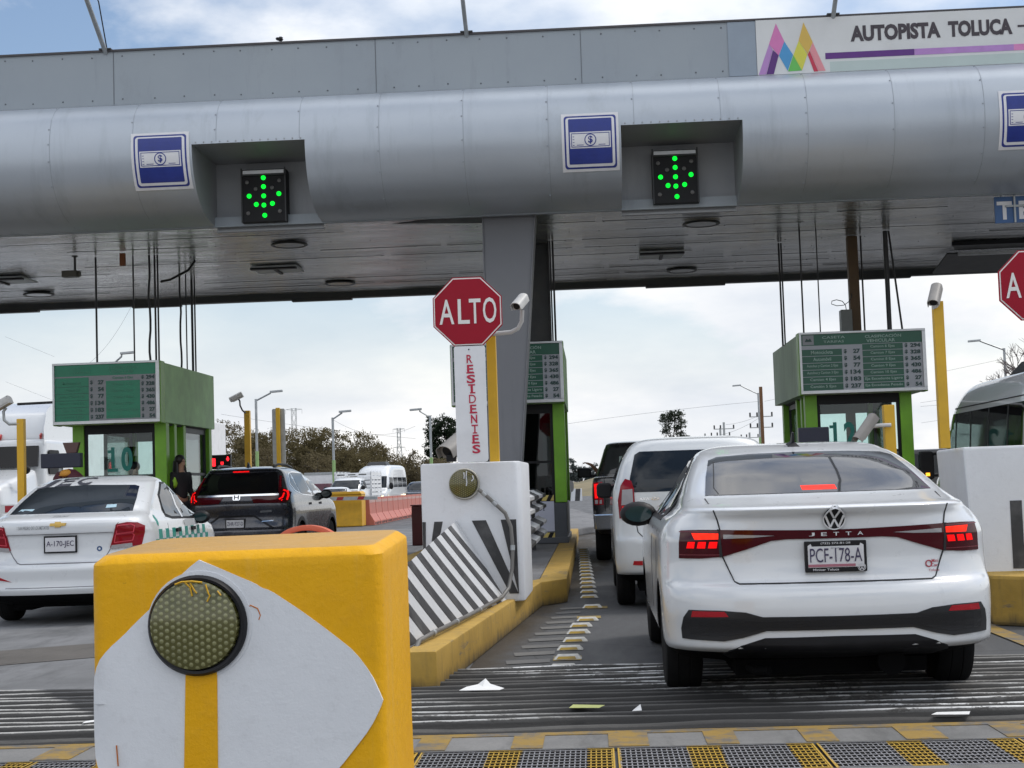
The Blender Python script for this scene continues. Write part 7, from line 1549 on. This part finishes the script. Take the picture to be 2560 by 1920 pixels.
for k in range(3):
    MB().obox((X - .1 + .55 * k, 40.42, 2.98), (.022, 0, 0), (0, .05, .03), (0, -.015, .05)).build('marker_lamp', mat('marker_red', (0.45, 0.05, 0.04), 0.4) if k == 0 else bpy.data.materials['marker_red'], t)
for s_ in (-1, 1):
    mb = MB(); mb.tube([(X + s_ * 1.0, 38.9, 1.6), (X + s_ * 1.12, 38.8, 1.85), (X + s_ * 1.15, 38.8, 2.0)], .03, 8); mb.blob((X + s_ * 1.15, 38.8, 2.05), .16, .06, .12, 8); mb.build('hood_mirror', M['black'], t, smooth=60)
MB().box(X - 1.1, X + 1.1, 37.75, 38.0, .45, .78).build('bumper', M['chrome'], t, bevel=.05)
MB().box(X - 1.28, X + 1.28, 43.4, 60.0, 1.1, 4.05).build('trailer', M['white'], t, bevel=.04)
for s_ in (-1, 1):
    for yy in (39.0, 42.5, 55.0, 56.3):
        mb = MB(); mb.cyl((X + s_ * 1.0 - .15, yy, .5), (X + s_ * 1.0 + .15, yy, .5), .5, n=24); mb.build('wheel', M['rubber'], t, smooth=40)
# minibus in the lane on the right, driving away
rows = [(.35, .90, .0, 5.8, .3), (.5, 1.0, .0, 5.95, .3), (.9, 1.02, .0, 6.0, .3), (1.1, 1.02, .0, 5.9, .3), (1.25, 1.01, .0, 5.5, .3), (1.5, 1.0, .0, 5.3, .3), (1.9, .97, .0, 5.05, .3), (2.1, .95, .02, 4.85, .3), (2.25, .93, .04, 4.6, .3), (2.4, .88, .08, 4.3, .3), (2.5, .78, .15, 4.0, .3), (2.55, .55, .4, 3.7, .3)]
t, sh = simple_car('minibus', 'white minibus with black windows behind the right white block', 'minibus', 6.44, 19.35, 0, rows, 'csilver', 6.0, w=1.02)
F = sh.side(-1); MB().conform([(.2, 1.35), (5.0, 1.35), (4.85, 1.85), (4.6, 2.10), (.2, 2.10)], F, .006, .012, .2, -1).build('side_window', bpy.data.materials['suv_glass'], t, world=False, smooth=60)
mb = MB()
for yy in (1.2, 2.2, 3.2, 4.1): mb.conform([(yy, 1.36), (yy + .06, 1.36), (yy + .06, 2.09), (yy, 2.09)], F, .010, .006, .2, -1)
mb.build('window_pillar', M['black'], t, world=False); MB().conform([(.1, 2.17), (4.5, 2.17), (4.5, 2.185), (.1, 2.185)], F, .006, .008, .2, -1).build('roof_groove', M['seam'], t, world=False)
mb = MB(); mb.hexa([(-.6, .6, 2.53), (.5, .6, 2.53), (.5, 2.6, 2.53), (-.6, 2.6, 2.53)], [(-.5, .8, 2.72), (.4, .8, 2.72), (.4, 2.2, 2.72), (-.5, 2.2, 2.72)]); mb.build('roof_unit', M['dark'], t, world=False, bevel=.04)
mb = MB(); mb.prism(rrect(-1.36, -1.14, 1.12, 1.56, .05), 'y', 5.0, 5.16); mb.box(-1.16, -.98, 5.05, 5.11, 1.50, 1.54); mb.box(-1.16, -.98, 5.05, 5.11, 1.16, 1.20); mb.build('wing_mirror', M['black'], t, world=False, bevel=.02)
MB().obox((-1.25, 4.99, 1.20), (.03, 0, 0), (0, .008, 0), (0, 0, .025)).build('amber_lamp', M['amber'], t, world=False)
# roofline of a dark bus behind the minibus mirror
t = thing('dark_bus', 'dark bus seen in the gap between the right booth and the minibus', 'bus', (11.5, 52, 0))
MB().box(9.6, 13, 52, 60, .4, 2.0).build('body', M['cblack'], t, bevel=.1); MB().box(9.7, 12.9, 51.97, 52.0, 1.2, 1.85).build('windscreen', M['wglass2'], t)
MB().box(9.75, 10.2, 51.95, 51.99, 1.55, 1.66).build('route_board', M['plate'], t)

# ================================================================ people
def skin_body(name, joints, edges, m, parent=None, sub=2):
    me = bpy.data.meshes.new(name); me.from_pydata([j[0] for j in joints], edges, []); o = bpy.data.objects.new(name, me); C.objects.link(o)
    md = o.modifiers.new('s', 'SKIN'); md.use_smooth_shade = True
    for i, j in enumerate(joints):
        sv = me.skin_vertices[0].data[i]; sv.radius = (j[1], j[2] if len(j) > 2 else j[1]); sv.use_root = (i == 0)
    o.modifiers.new('u', 'SUBSURF').levels = sub; bpy.context.view_layer.update()
    nm = bpy.data.meshes.new_from_object(o.evaluated_get(bpy.context.evaluated_depsgraph_get())); o.modifiers.clear(); o.data = nm; bpy.data.meshes.remove(me); nm.name = name
    nm.materials.append(m); nm.polygons.foreach_set('use_smooth', [True] * len(nm.polygons))
    if parent is not None: o.parent = parent; o.location = -wloc(parent)
    return o
def add_hand(joints, edges, wrist_i, d, up, s=1.0):
    """five bent fingers of different lengths growing from the wrist joint along d"""
    w = Vector(joints[wrist_i][0]); d = Vector(d).normalized(); up = Vector(up).normalized(); sd = d.cross(up)
    palm = len(joints); joints.append((tuple(w + d * .07 * s), .026 * s, .016 * s)); edges.append((wrist_i, palm))
    for k, (o, l) in enumerate(((-.03, .062), (-.01, .075), (.012, .07), (.032, .055))):
        b = w + d * .095 * s + sd * o * s; i = len(joints)
        joints.append((tuple(b), .0095 * s)); joints.append((tuple(b + d * l * .55 * s - up * .012 * s), .0085 * s)); joints.append((tuple(b + d * l * .85 * s - up * .035 * s), .007 * s))
        edges += [(palm, i), (i, i + 1), (i + 1, i + 2)]
    i = len(joints); b = w + d * .045 * s - sd * .038 * s
    joints.append((tuple(b), .011 * s)); joints.append((tuple(b + d * .035 * s - sd * .018 * s - up * .01 * s), .0095 * s)); edges += [(palm, i), (i, i + 1)]
def person(label, x, y, z, h, face, top, hair='short', arms='down', cap=None):
    """standing figure; face = heading (radians, 0 looks to +Y)"""
    t = thing('person', label, 'person', (x, y, z)); c, s = math.cos(face), math.sin(face); k = h / 1.72
    def W(a, b, zz): return (x + (a * c + b * s) * k, y + (-a * s + b * c) * k, z + zz * k)
    J_ = [(W(0, 0, .93), .135 * k, .10 * k), (W(0, -.01, 1.12), .12 * k, .095 * k), (W(0, 0, 1.30), .145 * k, .10 * k), (W(0, .0, 1.42), .075 * k), (W(0, .01, 1.49), .052 * k), (W(0, .015, 1.60), .078 * k, .095 * k), (W(0, .01, 1.69), .055 * k, .07 * k), (W(0, .105, 1.575), .012 * k)]
    E_ = [(0, 1), (1, 2), (2, 3), (3, 4), (4, 5), (5, 6), (5, 7)]
    for sg in (-1, 1):
        i = len(J_); J_ += [(W(sg * .19, 0, 1.38), .055 * k), (W(sg * .24, -.03, 1.12), .043 * k)]
        J_.append((W(sg * .22, .12, .94), .03 * k) if arms == 'down' else (W(sg * .14, .24, 1.08), .03 * k)); E_ += [(2, i), (i, i + 1), (i + 1, i + 2)]
        d = Vector(J_[i + 2][0]) - Vector(J_[i + 1][0]); add_hand(J_, E_, i + 2, d, (s, c, .4), k)
        i = len(J_); J_ += [(W(sg * .10, 0, .86), .085 * k), (W(sg * .11, .02, .48), .058 * k), (W(sg * .11, -.01, .09), .042 * k), (W(sg * .12, .13, .03), .036 * k, .028 * k)]; E_ += [(0, i), (i, i + 1), (i + 1, i + 2), (i + 2, i + 3)]
    body = skin_body('body', J_, E_, M['skin'], t)
    # clothing as a close shell over torso, arms and legs
    T2 = [(W(0, 0, .90), .15 * k, .115 * k), (W(0, -.01, 1.12), .135 * k, .11 * k), (W(0, 0, 1.30), .16 * k, .115 * k), (W(0, 0, 1.40), .09 * k)]; E2 = [(0, 1), (1, 2), (2, 3)]
    for sg in (-1, 1):
        i = len(T2); T2 += [(W(sg * .19, 0, 1.38), .072 * k), (W(sg * .24, -.03, 1.12), .056 * k), ((W(sg * .225, .10, .97), .046 * k) if arms == 'down' else (W(sg * .15, .21, 1.085), .046 * k))]; E2 += [(2, i), (i, i + 1), (i + 1, i + 2)]
    skin_body('jacket', T2, E2, top, t)
    T3 = [(W(0, 0, .90), .145 * k, .11 * k)]; E3 = []
    for sg in (-1, 1): i = len(T3); T3 += [(W(sg * .10, 0, .84), .10 * k), (W(sg * .11, .02, .48), .075 * k), (W(sg * .11, -.01, .12), .06 * k)]; E3 += [(0, i), (i, i + 1), (i + 1, i + 2)]
    skin_body('trousers', T3, E3, M['dark'], t)
    hb = MB(); hb.blob(W(0, -.015, 1.645), .092 * k, .105 * k, .095 * k, 8)
    if hair == 'long': hb.tube([W(0, -.06, 1.62), W(0, -.10, 1.45), W(0, -.11, 1.25)], .085 * k, 8, .06 * k); hb.tube([W(-.08, -.01, 1.60), W(-.10, .02, 1.42), W(-.09, .04, 1.28)], .03 * k, 6); hb.tube([W(.08, -.01, 1.60), W(.10, .02, 1.42), W(.09, .04, 1.28)], .03 * k, 6)
    if cap is None: hb.build('hair', M['hair'], t, smooth=60)
    else:
        mb = MB(); mb.blob(W(0, 0, 1.665), .098 * k, .108 * k, .075 * k, 8); mb.blob(W(0, .13, 1.645), .07 * k, .07 * k, .012 * k, 6); mb.build('cap', cap, t, smooth=60)
    mb = MB()
    for sg in (-1, 1): mb.blob(W(sg * .033, .093, 1.615), .011 * k, .008 * k, .008 * k, 5)
    mb.blob(W(0, .098, 1.535), .024 * k, .008 * k, .006 * k, 5); mb.build('face_features', M['hair'], t, smooth=60)
    return t
hv = mat('hivis_lime', (0.30, 0.55, 0.04), 0.6)
pm = person('person in a maroon jacket and orange cap standing behind the taxi roof', -7.66, 22.0, 0.0, 1.67, R(180), mat('maroon_cloth', (0.07, 0.012, 0.02), 0.8), cap=mat('cap_orange', (0.55, 0.25, 0.03), 0.7)); hd_ = MB(); hd_.blob((-7.64, 22.05, 1.50), .25, .16, .19, 8, .05); hd_.build('hood', bpy.data.materials['maroon_cloth'], pm, smooth=60)
person('person in a lime vest sitting inside the left booth window', -8.15, 27.0, .25, 1.62, R(150), hv, arms='fwd')
person('person with long dark hair and dark clothes beside the left booth', -7.16, 26.35, .25, 1.70, R(120), mat('black_cloth', (0.015, 0.014, 0.016), 0.8), 'long', arms='down')
pw = [o for o in C.objects if o.get('category') == 'person'][-1]; vb = MB(); vb.blob((-7.24, 26.22, 1.52), .075, .09, .13, 8, .1); vb.build('lime_scarf', hv, pw, smooth=60)
person('person in dark clothes inside the middle booth', -0.98, 27.0, .25, 1.62, R(170), mat('dark_cloth', (0.02, 0.022, 0.03), 0.8), arms='fwd')
# arm held out of the pickup window
t = thing('person', 'person reaching an arm out of the black pickup window', 'person', (0.35, 26.6, .7))
J_ = [((.40, 26.7, 1.0), .14, .1), ((.40, 26.7, 1.28), .15, .1), ((.40, 26.7, 1.42), .05), ((.40, 26.72, 1.54), .075, .09), ((.20, 26.6, 1.35), .055), ((.08, 26.2, 1.40), .042), ((-.05, 26.0, 1.545), .028)]
E_ = [(0, 1), (1, 2), (2, 3), (1, 4), (4, 5), (5, 6)]; add_hand(J_, E_, 6, (-.7, -.2, .30), (0, 0, 1), 1.0)
skin_body('body', J_, E_, M['skin'], t); skin_body('shirt', [((.40, 26.7, .98), .155, .115), ((.40, 26.7, 1.28), .165, .115), ((.20, 26.6, 1.35), .07), ((.10, 26.41, 1.385), .058)], [(0, 1), (1, 2), (2, 3)], mat('dark_sleeve', (0.025, 0.015, 0.018), 0.8), t)

# ================================================================ trees
def leaf_mat(name, a, b):
    n = N(name); g = n.n('ShaderNodeNewGeometry'); f = n.noise(0.5, 4, 0.6)
    c = n.mix(g.outputs['Random Per Island'], a, b); c = n.mix(n.ramp(f, 0.35, 0.65, 0, 0.5), c, tuple(q * 0.55 for q in a)); n.base(c); n.set(Roughness=0.8); n.b.inputs['Specular IOR Level'].default_value = 0.15
    tl = n.n('ShaderNodeBsdfTranslucent'); n.l(c, tl.inputs[0]); mx = n.n('ShaderNodeMixShader'); mx.inputs[0].default_value = 0.45; n.l(n.b.outputs[0], mx.inputs[1]); n.l(tl.outputs[0], mx.inputs[2]); n.l(mx.outputs[0], n.o.inputs[0])
    return n.m
M['bark'] = mat('bark', (0.085, 0.07, 0.058), 0.9, var=0.3, bump=0.5, bs=20)
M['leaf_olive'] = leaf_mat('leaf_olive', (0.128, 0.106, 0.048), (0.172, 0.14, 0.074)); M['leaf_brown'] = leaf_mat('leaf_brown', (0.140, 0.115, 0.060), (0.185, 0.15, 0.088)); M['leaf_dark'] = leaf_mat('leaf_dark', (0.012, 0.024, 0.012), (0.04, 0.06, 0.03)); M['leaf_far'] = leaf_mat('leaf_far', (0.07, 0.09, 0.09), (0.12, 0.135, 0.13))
M['leaf_euc'] = leaf_mat('leaf_euc', (0.03, 0.045, 0.03), (0.075, 0.09, 0.06))
def tree(label, x, y, blobs, n, size, m, limbs=True, trunk_r=.22, seed=1, name='tree', group=None, clump=.55):
    rnd = random.Random(seed); t = thing(name, label, 'tree', (x, y, 0), 0, group); zc = min(b[2] for b in blobs)
    mb = MB(); fork = Vector((x + rnd.uniform(-.2, .2), y, max(.8, zc * .55)))
    mb.tube([(x, y, -.1), ((x + fork.x) / 2 + .08, y, fork.z * .5), fork], trunk_r, 8, trunk_r * .7)
    for bx, by, bz, rx, ry, rz in blobs:
        e = Vector((x + bx, y + by, bz + rz * .3)); mid = fork.lerp(e, .5) + Vector((rnd.uniform(-.3, .3), rnd.uniform(-.3, .3), rnd.uniform(-.2, .4)))
        mb.tube([fork, mid, e], trunk_r * .5, 6, trunk_r * .12)
        for k in range(4 if limbs else 2):
            q = mid.lerp(e, rnd.uniform(.1, .9)); v = Vector((rnd.uniform(-1, 1) * rx, rnd.uniform(-1, 1) * ry, rnd.uniform(-.2, 1) * rz)) * .9; mb.tube([q, q + v * .5 + Vector((0, 0, .15)), q + v], trunk_r * .22, 5, trunk_r * .05)
    mb.build('trunk', M['bark'], t, smooth=60, fixn=False)
    vol = [b[3] * b[4] * b[5] for b in blobs]; vs = []; fs = []; left = n
    while left > 0:
        b = rnd.choices(blobs, vol)[0]
        while True:
            p = Vector((rnd.uniform(-1, 1), rnd.uniform(-1, 1), rnd.uniform(-1, 1))); 
            if .12 < p.length < 1 and rnd.random() < p.length: break
        c = Vector((x + b[0] + p.x * b[3], y + b[1] + p.y * b[4], b[2] + p.z * b[5])); k = min(left, rnd.randint(8, 34)); left -= k; cr = clump * rnd.uniform(.4, 1.2)
        for _ in range(k):
            q = c + Vector((rnd.gauss(0, cr * .5), rnd.gauss(0, cr * .5), rnd.gauss(0, cr * .36)))
            d1 = Vector((rnd.gauss(0, 1), rnd.gauss(0, 1), rnd.gauss(0, 1))).normalized(); d2 = d1.orthogonal().normalized(); s_ = size * rnd.uniform(.5, 1.3); i = len(vs)
            vs += [q - d1 * s_, q + d2 * s_ * .45, q + d1 * s_, q - d2 * s_ * .45]; fs.append((i, i + 1, i + 2, i + 3))
    mb = MB(); mb.add(vs, fs); mb.build('crown', m, t, fixn=False); return t
tl = [('tree with a wide brown-olive crown just right of the left booth roof', 490, 903, 118, 5.4, 'leaf_brown', 1.1), ('olive tree behind the tilted white camera', 545, 925, 108, 4.4, 'leaf_olive', 1.0), ('olive tree behind the grey back of the road sign', 612, 915, 112, 5.2, 'leaf_brown', 1.1), ('broad olive tree below the left pylon', 668, 922, 105, 5.0, 'leaf_olive', 1.0),
      ('olive tree left of the green lamp post in mid distance', 712, 925, 104, 4.6, 'leaf_olive', 1.0), ('olive tree sloping down right of the green lamp post', 775, 930, 107, 5.2, 'leaf_olive', 1.0), ('low olive tree right of the treeline slope', 815, 955, 110, 3.6, 'leaf_olive', .9), ('low brownish tree behind the tall white passenger van', 850, 982, 118, 3.4, 'leaf_brown', .8),
      ('thin bare brownish tree below the right pylon', 893, 968, 120, 3.2, 'leaf_brown', .35), ('brownish bush-like tree left of the RESIDENTES board', 950, 990, 112, 3.6, 'leaf_brown', .9), ('pale bare tree beside the dark crown', 905, 985, 122, 3.4, 'leaf_brown', .4), ('brown tree low behind the grey car roof', 580, 965, 98, 4.4, 'leaf_brown', .9), ('olive tree low behind the white cargo box', 690, 975, 99, 4.0, 'leaf_brown', .8), ('brown tree low behind the orange barriers', 1000, 1000, 125, 4.0, 'leaf_brown', .8)]
for i, (lab, px, py, Y, w, m, dens) in enumerate(tl):
    hz = 1043 + .033 * (1285 - px); x = (px - 1290) / 3322 * Y; H = 1.24 + (hz - py) * Y / 3322; rnd = random.Random(50 + i); bl = []
    for k in range(8): a = rnd.uniform(-1, 1); zz = rnd.uniform(.38, .82); bl.append((a * w * .42, rnd.uniform(-1.2, 1.2), H * zz * (1 - .18 * abs(a)), w * rnd.uniform(.16, .27), w * .25, H * rnd.uniform(.12, .19)))
    bl.append((0, 0, H * .83, w * .26, w * .26, H * .16))
    tree(lab, x, Y, bl, int(10500 * dens), .085, M[m], True, .2, 90 + i, 'tree', 'treeline beyond the opposing lanes', .42)
tree('tall dense dark green tree rising over the treeline left of the RESIDENTES board', -11.75, 120, [(-.75, 0, 5.9, .75, .8, 1.0), (.1, 0, 6.05, .8, .8, .95), (.75, 0, 5.5, .65, .7, 1.1), (-.85, 0, 4.6, .65, .7, .9), (-.9, 0, 3.6, .7, .7, .8), (-.1, 0, 4.9, .7, .7, .9), (.5, 0, 4.2, .6, .6, .7), (-.3, 0, 3.2, .5, .6, .7)], 8500, .10, M['leaf_dark'], True, .18, 7, 'evergreen_tree', clump=.3)
tree('tall airy eucalyptus standing alone above the black pickup roof', 7.9, 150, [(-.65, 0, 7.1, .75, .7, .75), (.15, 0, 7.45, .7, .6, .6), (.7, 0, 6.6, .5, .5, .6), (-.7, 0, 6.0, .5, .5, .55), (.55, 0, 5.6, .5, .5, .45), (1.1, 0, 5.2, .45, .5, .4), (.2, 0, 6.3, .35, .4, .4), (-.3, 0, 5.2, .4, .4, .35), (.6, 0, 4.6, .5, .5, .4), (1.2, 0, 4.5, .3, .4, .25), (-.75, 0, 4.9, .3, .3, .2)], 4600, .10, M['leaf_euc'], True, .2, 11, 'eucalyptus_tree', clump=.3)
for i, (px, h) in enumerate(((1222, 6.2), (1236, 7.6), (1253, 6.0), (1262, 6.8), (1275, 5.6), (1292, 6.0), (1312, 5.4))):
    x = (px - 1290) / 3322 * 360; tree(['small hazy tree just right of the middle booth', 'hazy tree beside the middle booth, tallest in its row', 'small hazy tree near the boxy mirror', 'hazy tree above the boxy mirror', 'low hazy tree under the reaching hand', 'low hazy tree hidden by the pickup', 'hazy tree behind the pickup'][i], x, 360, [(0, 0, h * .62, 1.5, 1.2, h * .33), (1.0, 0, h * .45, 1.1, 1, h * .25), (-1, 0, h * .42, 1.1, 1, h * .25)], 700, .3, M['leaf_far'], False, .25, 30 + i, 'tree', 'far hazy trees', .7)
# bare tree at the right edge
t = thing('bare_tree', 'bare leafless tree at the right edge beside the red octagon', 'tree', (17.6, 60, 0)); mb = MB(); rnd = random.Random(5)
def grow(p, d, l, r, k):
    q = p + d * l; m_ = p.lerp(q, .5) + Vector((rnd.uniform(-1, 1), rnd.uniform(-1, 1), rnd.uniform(-.3, .6))) * l * .08; mb.tube([p, m_, q], r, 5, r * .65)
    if k <= 0: return
    for _ in range(rnd.randint(2, 4)): grow(p.lerp(q, rnd.uniform(.55, 1.0)), (d + Vector((rnd.uniform(-1, 1), rnd.uniform(-1, 1), rnd.uniform(-.35, .6))) * .75).normalized(), l * rnd.uniform(.6, .8), r * .6, k - 1)
grow(Vector((17.6, 60, 0)), Vector((-.03, 0, 1)), 3.0, .16, 6); mb.build('trunk', mat('bark_pale', (0.16, 0.13, 0.125), 0.9), t, smooth=60, fixn=False)

# ================================================================ lamps, poles, pylons, wires
M['lampgreen'] = mat('lamp_post_green', (0.27, 0.42, 0.16), 0.5, var=0.15)
def lamp_post(px, py, ax, ay, Y, label):
    hz = lambda q: 1043 + .033 * (1285 - q); x = (px - 1290) / 3322 * Y; z = 1.24 + (hz(px) - py) * Y / 3322; x2 = (ax - 1290) / 3322 * Y; z2 = 1.24 + (hz(ax) - ay) * Y / 3322; s = 1 if x2 > x else -1
    t = thing('street_lamp', label, 'street lamp', (x, Y, 0), 0, 'street lamps along the road')
    MB().tube([(x, Y, z * .55), (x, Y, z)], .075, 8).build('upper_post', M['galv'], t, smooth=60); MB().tube([(x, Y, 0), (x, Y, z * .55)], .10, 8).build('lower_post', M['lampgreen'], t, smooth=60)
    MB().tube([(x, Y, z - .1), (x + (x2 - x) * .6, Y, z + (z2 - z) * .75), (x2 - s * .5, Y, z2)], .05, 6).build('arm', M['galv'], t, smooth=60); MB().obox((x2 - s * .2, Y, z2), (.36, 0, .02), (0, .14, 0), (0, 0, .06)).build('lamp_head', M['galv'], t, bevel=.02)
lamp_post(557, 860, 610, 843, 88, 'street lamp with a green lower post right of the left booth'); lamp_post(725, 901, 760, 887, 90, 'street lamp with a green lower post in the middle of the treeline'); lamp_post(938, 897, 900, 884, 92, 'street lamp before the dense dark green tree')
lamp_post(1647, 850, 1597, 834, 133, 'street lamp beside the brown post left of the right booth'); lamp_post(2172, 756, 2103, 740, 94, 'street lamp over the minibus at the right edge'); lamp_post(228, 790, 282, 757, 80, 'street lamp showing only its arm above the left booth')
tag(MB().box(6.50, 6.62, 60, 60.12, 0, 4.75).build('brown_post', mat('post_rust', (0.17, 0.08, 0.03), 0.6), None), 'rusty brown post left of the right booth', 'post')
def utility_pole(px, py, Y, arms, label):
    x = (px - 1290) / 3322 * Y; z = 1.24 + (1043 + .033 * (1285 - px) - py) * Y / 3322; t = thing('utility_pole', label, 'utility pole', (x, Y, 0), 0, 'utility poles in the distance')
    MB().tube([(x, Y, 0), (x, Y, z)], .16, 6).build('pole', M['galv'], t)
    mb = MB(); ins = MB()
    for dz in arms:
        mb.box(x - 1.5, x + 1.5, Y - .1, Y, z - dz - .12, z - dz)
        for dx in (-1.4, -.5, 1.4): ins.cyl((x + dx, Y - .05, z - dz), (x + dx, Y - .05, z - dz + .5), .11, n=6)
    mb.build('crossarm', M['galv'], t); ins.build('insulator', M['dark'], t)
utility_pole(1530, 937, 290, (1.0,), 'smallest distant utility pole above the white people carrier'); utility_pole(1563, 925, 240, (1.2,), 'distant utility pole, middle of three above the white people carrier'); utility_pole(1571, 913, 225, (.9,), 'distant utility pole, tallest of three above the white people carrier'); utility_pole(1651, 890, 200, (.6, 2.0), 'utility pole with two crossarms behind the brown post')
utility_pole(1625, 935, 260, (.8,), 'faint utility pole left of the right booth')
def pylon(px, py, Y, w, levels, label):
    x = (px - 1290) / 3322 * Y; z = 1.24 + (1043 + .033 * (1285 - px) - py) * Y / 3322; t = thing('pylon', label, 'pylon', (x, Y, 0), 0, 'lattice pylons on the skyline'); mb = MB(); r = Y / 3322 * .75; a = z * .09; b = z * .025
    def hw(q): return a + (b - a) * min(1, q / (z * .75))
    st = [z * i / 9 for i in range(10)]
    for sx in (-1, 1):
        for sy in (-1, 1): mb.tube([(x + sx * hw(q), Y + sy * hw(q), q) for q in st], r * .8, 4)
    for q0, q1 in zip(st[:-1], st[1:]):
        for sy in (-1, 1): mb.tube([(x - hw(q0), Y + sy * hw(q0), q0), (x + hw(q1), Y + sy * hw(q1), q1)], r * .45, 4); mb.tube([(x + hw(q0), Y + sy * hw(q0), q0), (x - hw(q1), Y + sy * hw(q1), q1)], r * .45, 4)
    mb.build('tower', M['galv'], t); mb = MB()
    for lv in levels:
        q = z * lv
        for s in (-1, 1): mb.tube([(x, Y, q + w * .10), (x + s * w, Y, q)], r * .7, 4); mb.tube([(x, Y, q - w * .12), (x + s * w, Y, q)], r * .7, 4); mb.tube([(x + s * w, Y, q), (x + s * w, Y, q - w * .55)], r * .5, 4)
    mb.build('crossarm', M['galv'], t); return x, z
pylon(640, 880, 500, 2.7, (.985, .72), 'lattice pylon above the treeline right of the grey road sign'); pylon(869, 924, 600, 2.3, (.985, .70), 'smaller lattice pylon further right above the treeline')
M['wire'] = mat('wire_grey', (0.17, 0.18, 0.19), 0.6)
def wire(a, b, sag, Y, label, r=.35):
    hz = lambda q: 1043 + .033 * (1285 - q); P = []
    for i in range(13):
        u = i / 12; px = a[0] + (b[0] - a[0]) * u; py = a[1] + (b[1] - a[1]) * u + sag * 4 * u * (1 - u); P.append(((px - 1290) / 3322 * Y, Y, 1.24 + (hz(px) - py) * Y / 3322))
    tag(MB().tube(P, Y / 3322 * r, 4).build('overhead_wire', M['wire']), label, 'wire', 'overhead wires in the distance')
wire((480, 893), (905, 947), 4, 480, 'overhead wire running along the treeline tops'); wire((725, 905), (905, 920), 25, 150, 'sagging wire between two street lamps over the treeline'); wire((1225, 917), (1650, 868), -3, 190, 'long overhead wire rising to the right behind the eucalyptus'); wire((1660, 868), (1690, 862), 0, 190, 'short end of the long wire by the right booth')
wire((1990, 872), (2040, 865), 0, 150, 'upper short wire between right booth and yellow post'); wire((1990, 880), (2040, 876), 0, 150, 'lower short wire between right booth and yellow post'); wire((1990, 915), (2040, 908), 0, 150, 'wire low between right booth and yellow post'); wire((2040, 806), (2212, 770), 0, 150, 'thin wire above the minibus roof')
wire((1575, 918), (1650, 897), 4, 210, 'wire sagging between the tallest distant pole and the two-arm pole'); wire((1565, 940), (1645, 905), 4, 210, 'second wire sagging towards the two-arm pole'); wire((0, 720), (110, 765), 0, 120, 'faint wire crossing the sky at the far left', .25); wire((0, 820), (110, 863), 0, 120, 'faint lower wire crossing the sky at the far left', .25)
wire((185, 782), (325, 570), 28, 60, 'thin sagging wire crossing behind the left booth cables', .3)
tag(MB().tube([(-9.74, 25.6, 2.895), (-9.11, 25.6, 2.905)], .022, 8).build('sign_bar', M['dark'], smooth=60), 'dark rod sticking out left of the left booth sign', 'rod')
# low dry bank and scrub at the end of the lane
mb = MB(); rnd = random.Random(3); nx, ny = 70, 10
for j in range(ny + 1):
    for i in range(nx + 1):
        x = -70 + 140 * i / nx; v = j / ny; mb.v.append((x, 150 + 60 * v, -.05 + (1.9 + .5 * math.sin(x * .21) + .3 * math.sin(x * .9)) * math.sin(math.pi * min(1, v * 1.0)) * (1 + rnd.uniform(-.06, .06)) * (1 if x < 60 else .3)))
for j in range(ny):
    for i in range(nx): mb.f.append([j * (nx + 1) + i, j * (nx + 1) + i + 1, (j + 1) * (nx + 1) + i + 1, (j + 1) * (nx + 1) + i]); mb.mi.append(0)
struct(mb, 'hills', mat('dry_bank', (0.20, 0.165, 0.095), 0.95, var=0.35, vs=.25, dirt=.6, dcol=(.07, .085, .03), bump=.6, bs=2, bd=.1), 'low dry grassy bank beyond the road', 'bank', smooth=60, fixn=False)
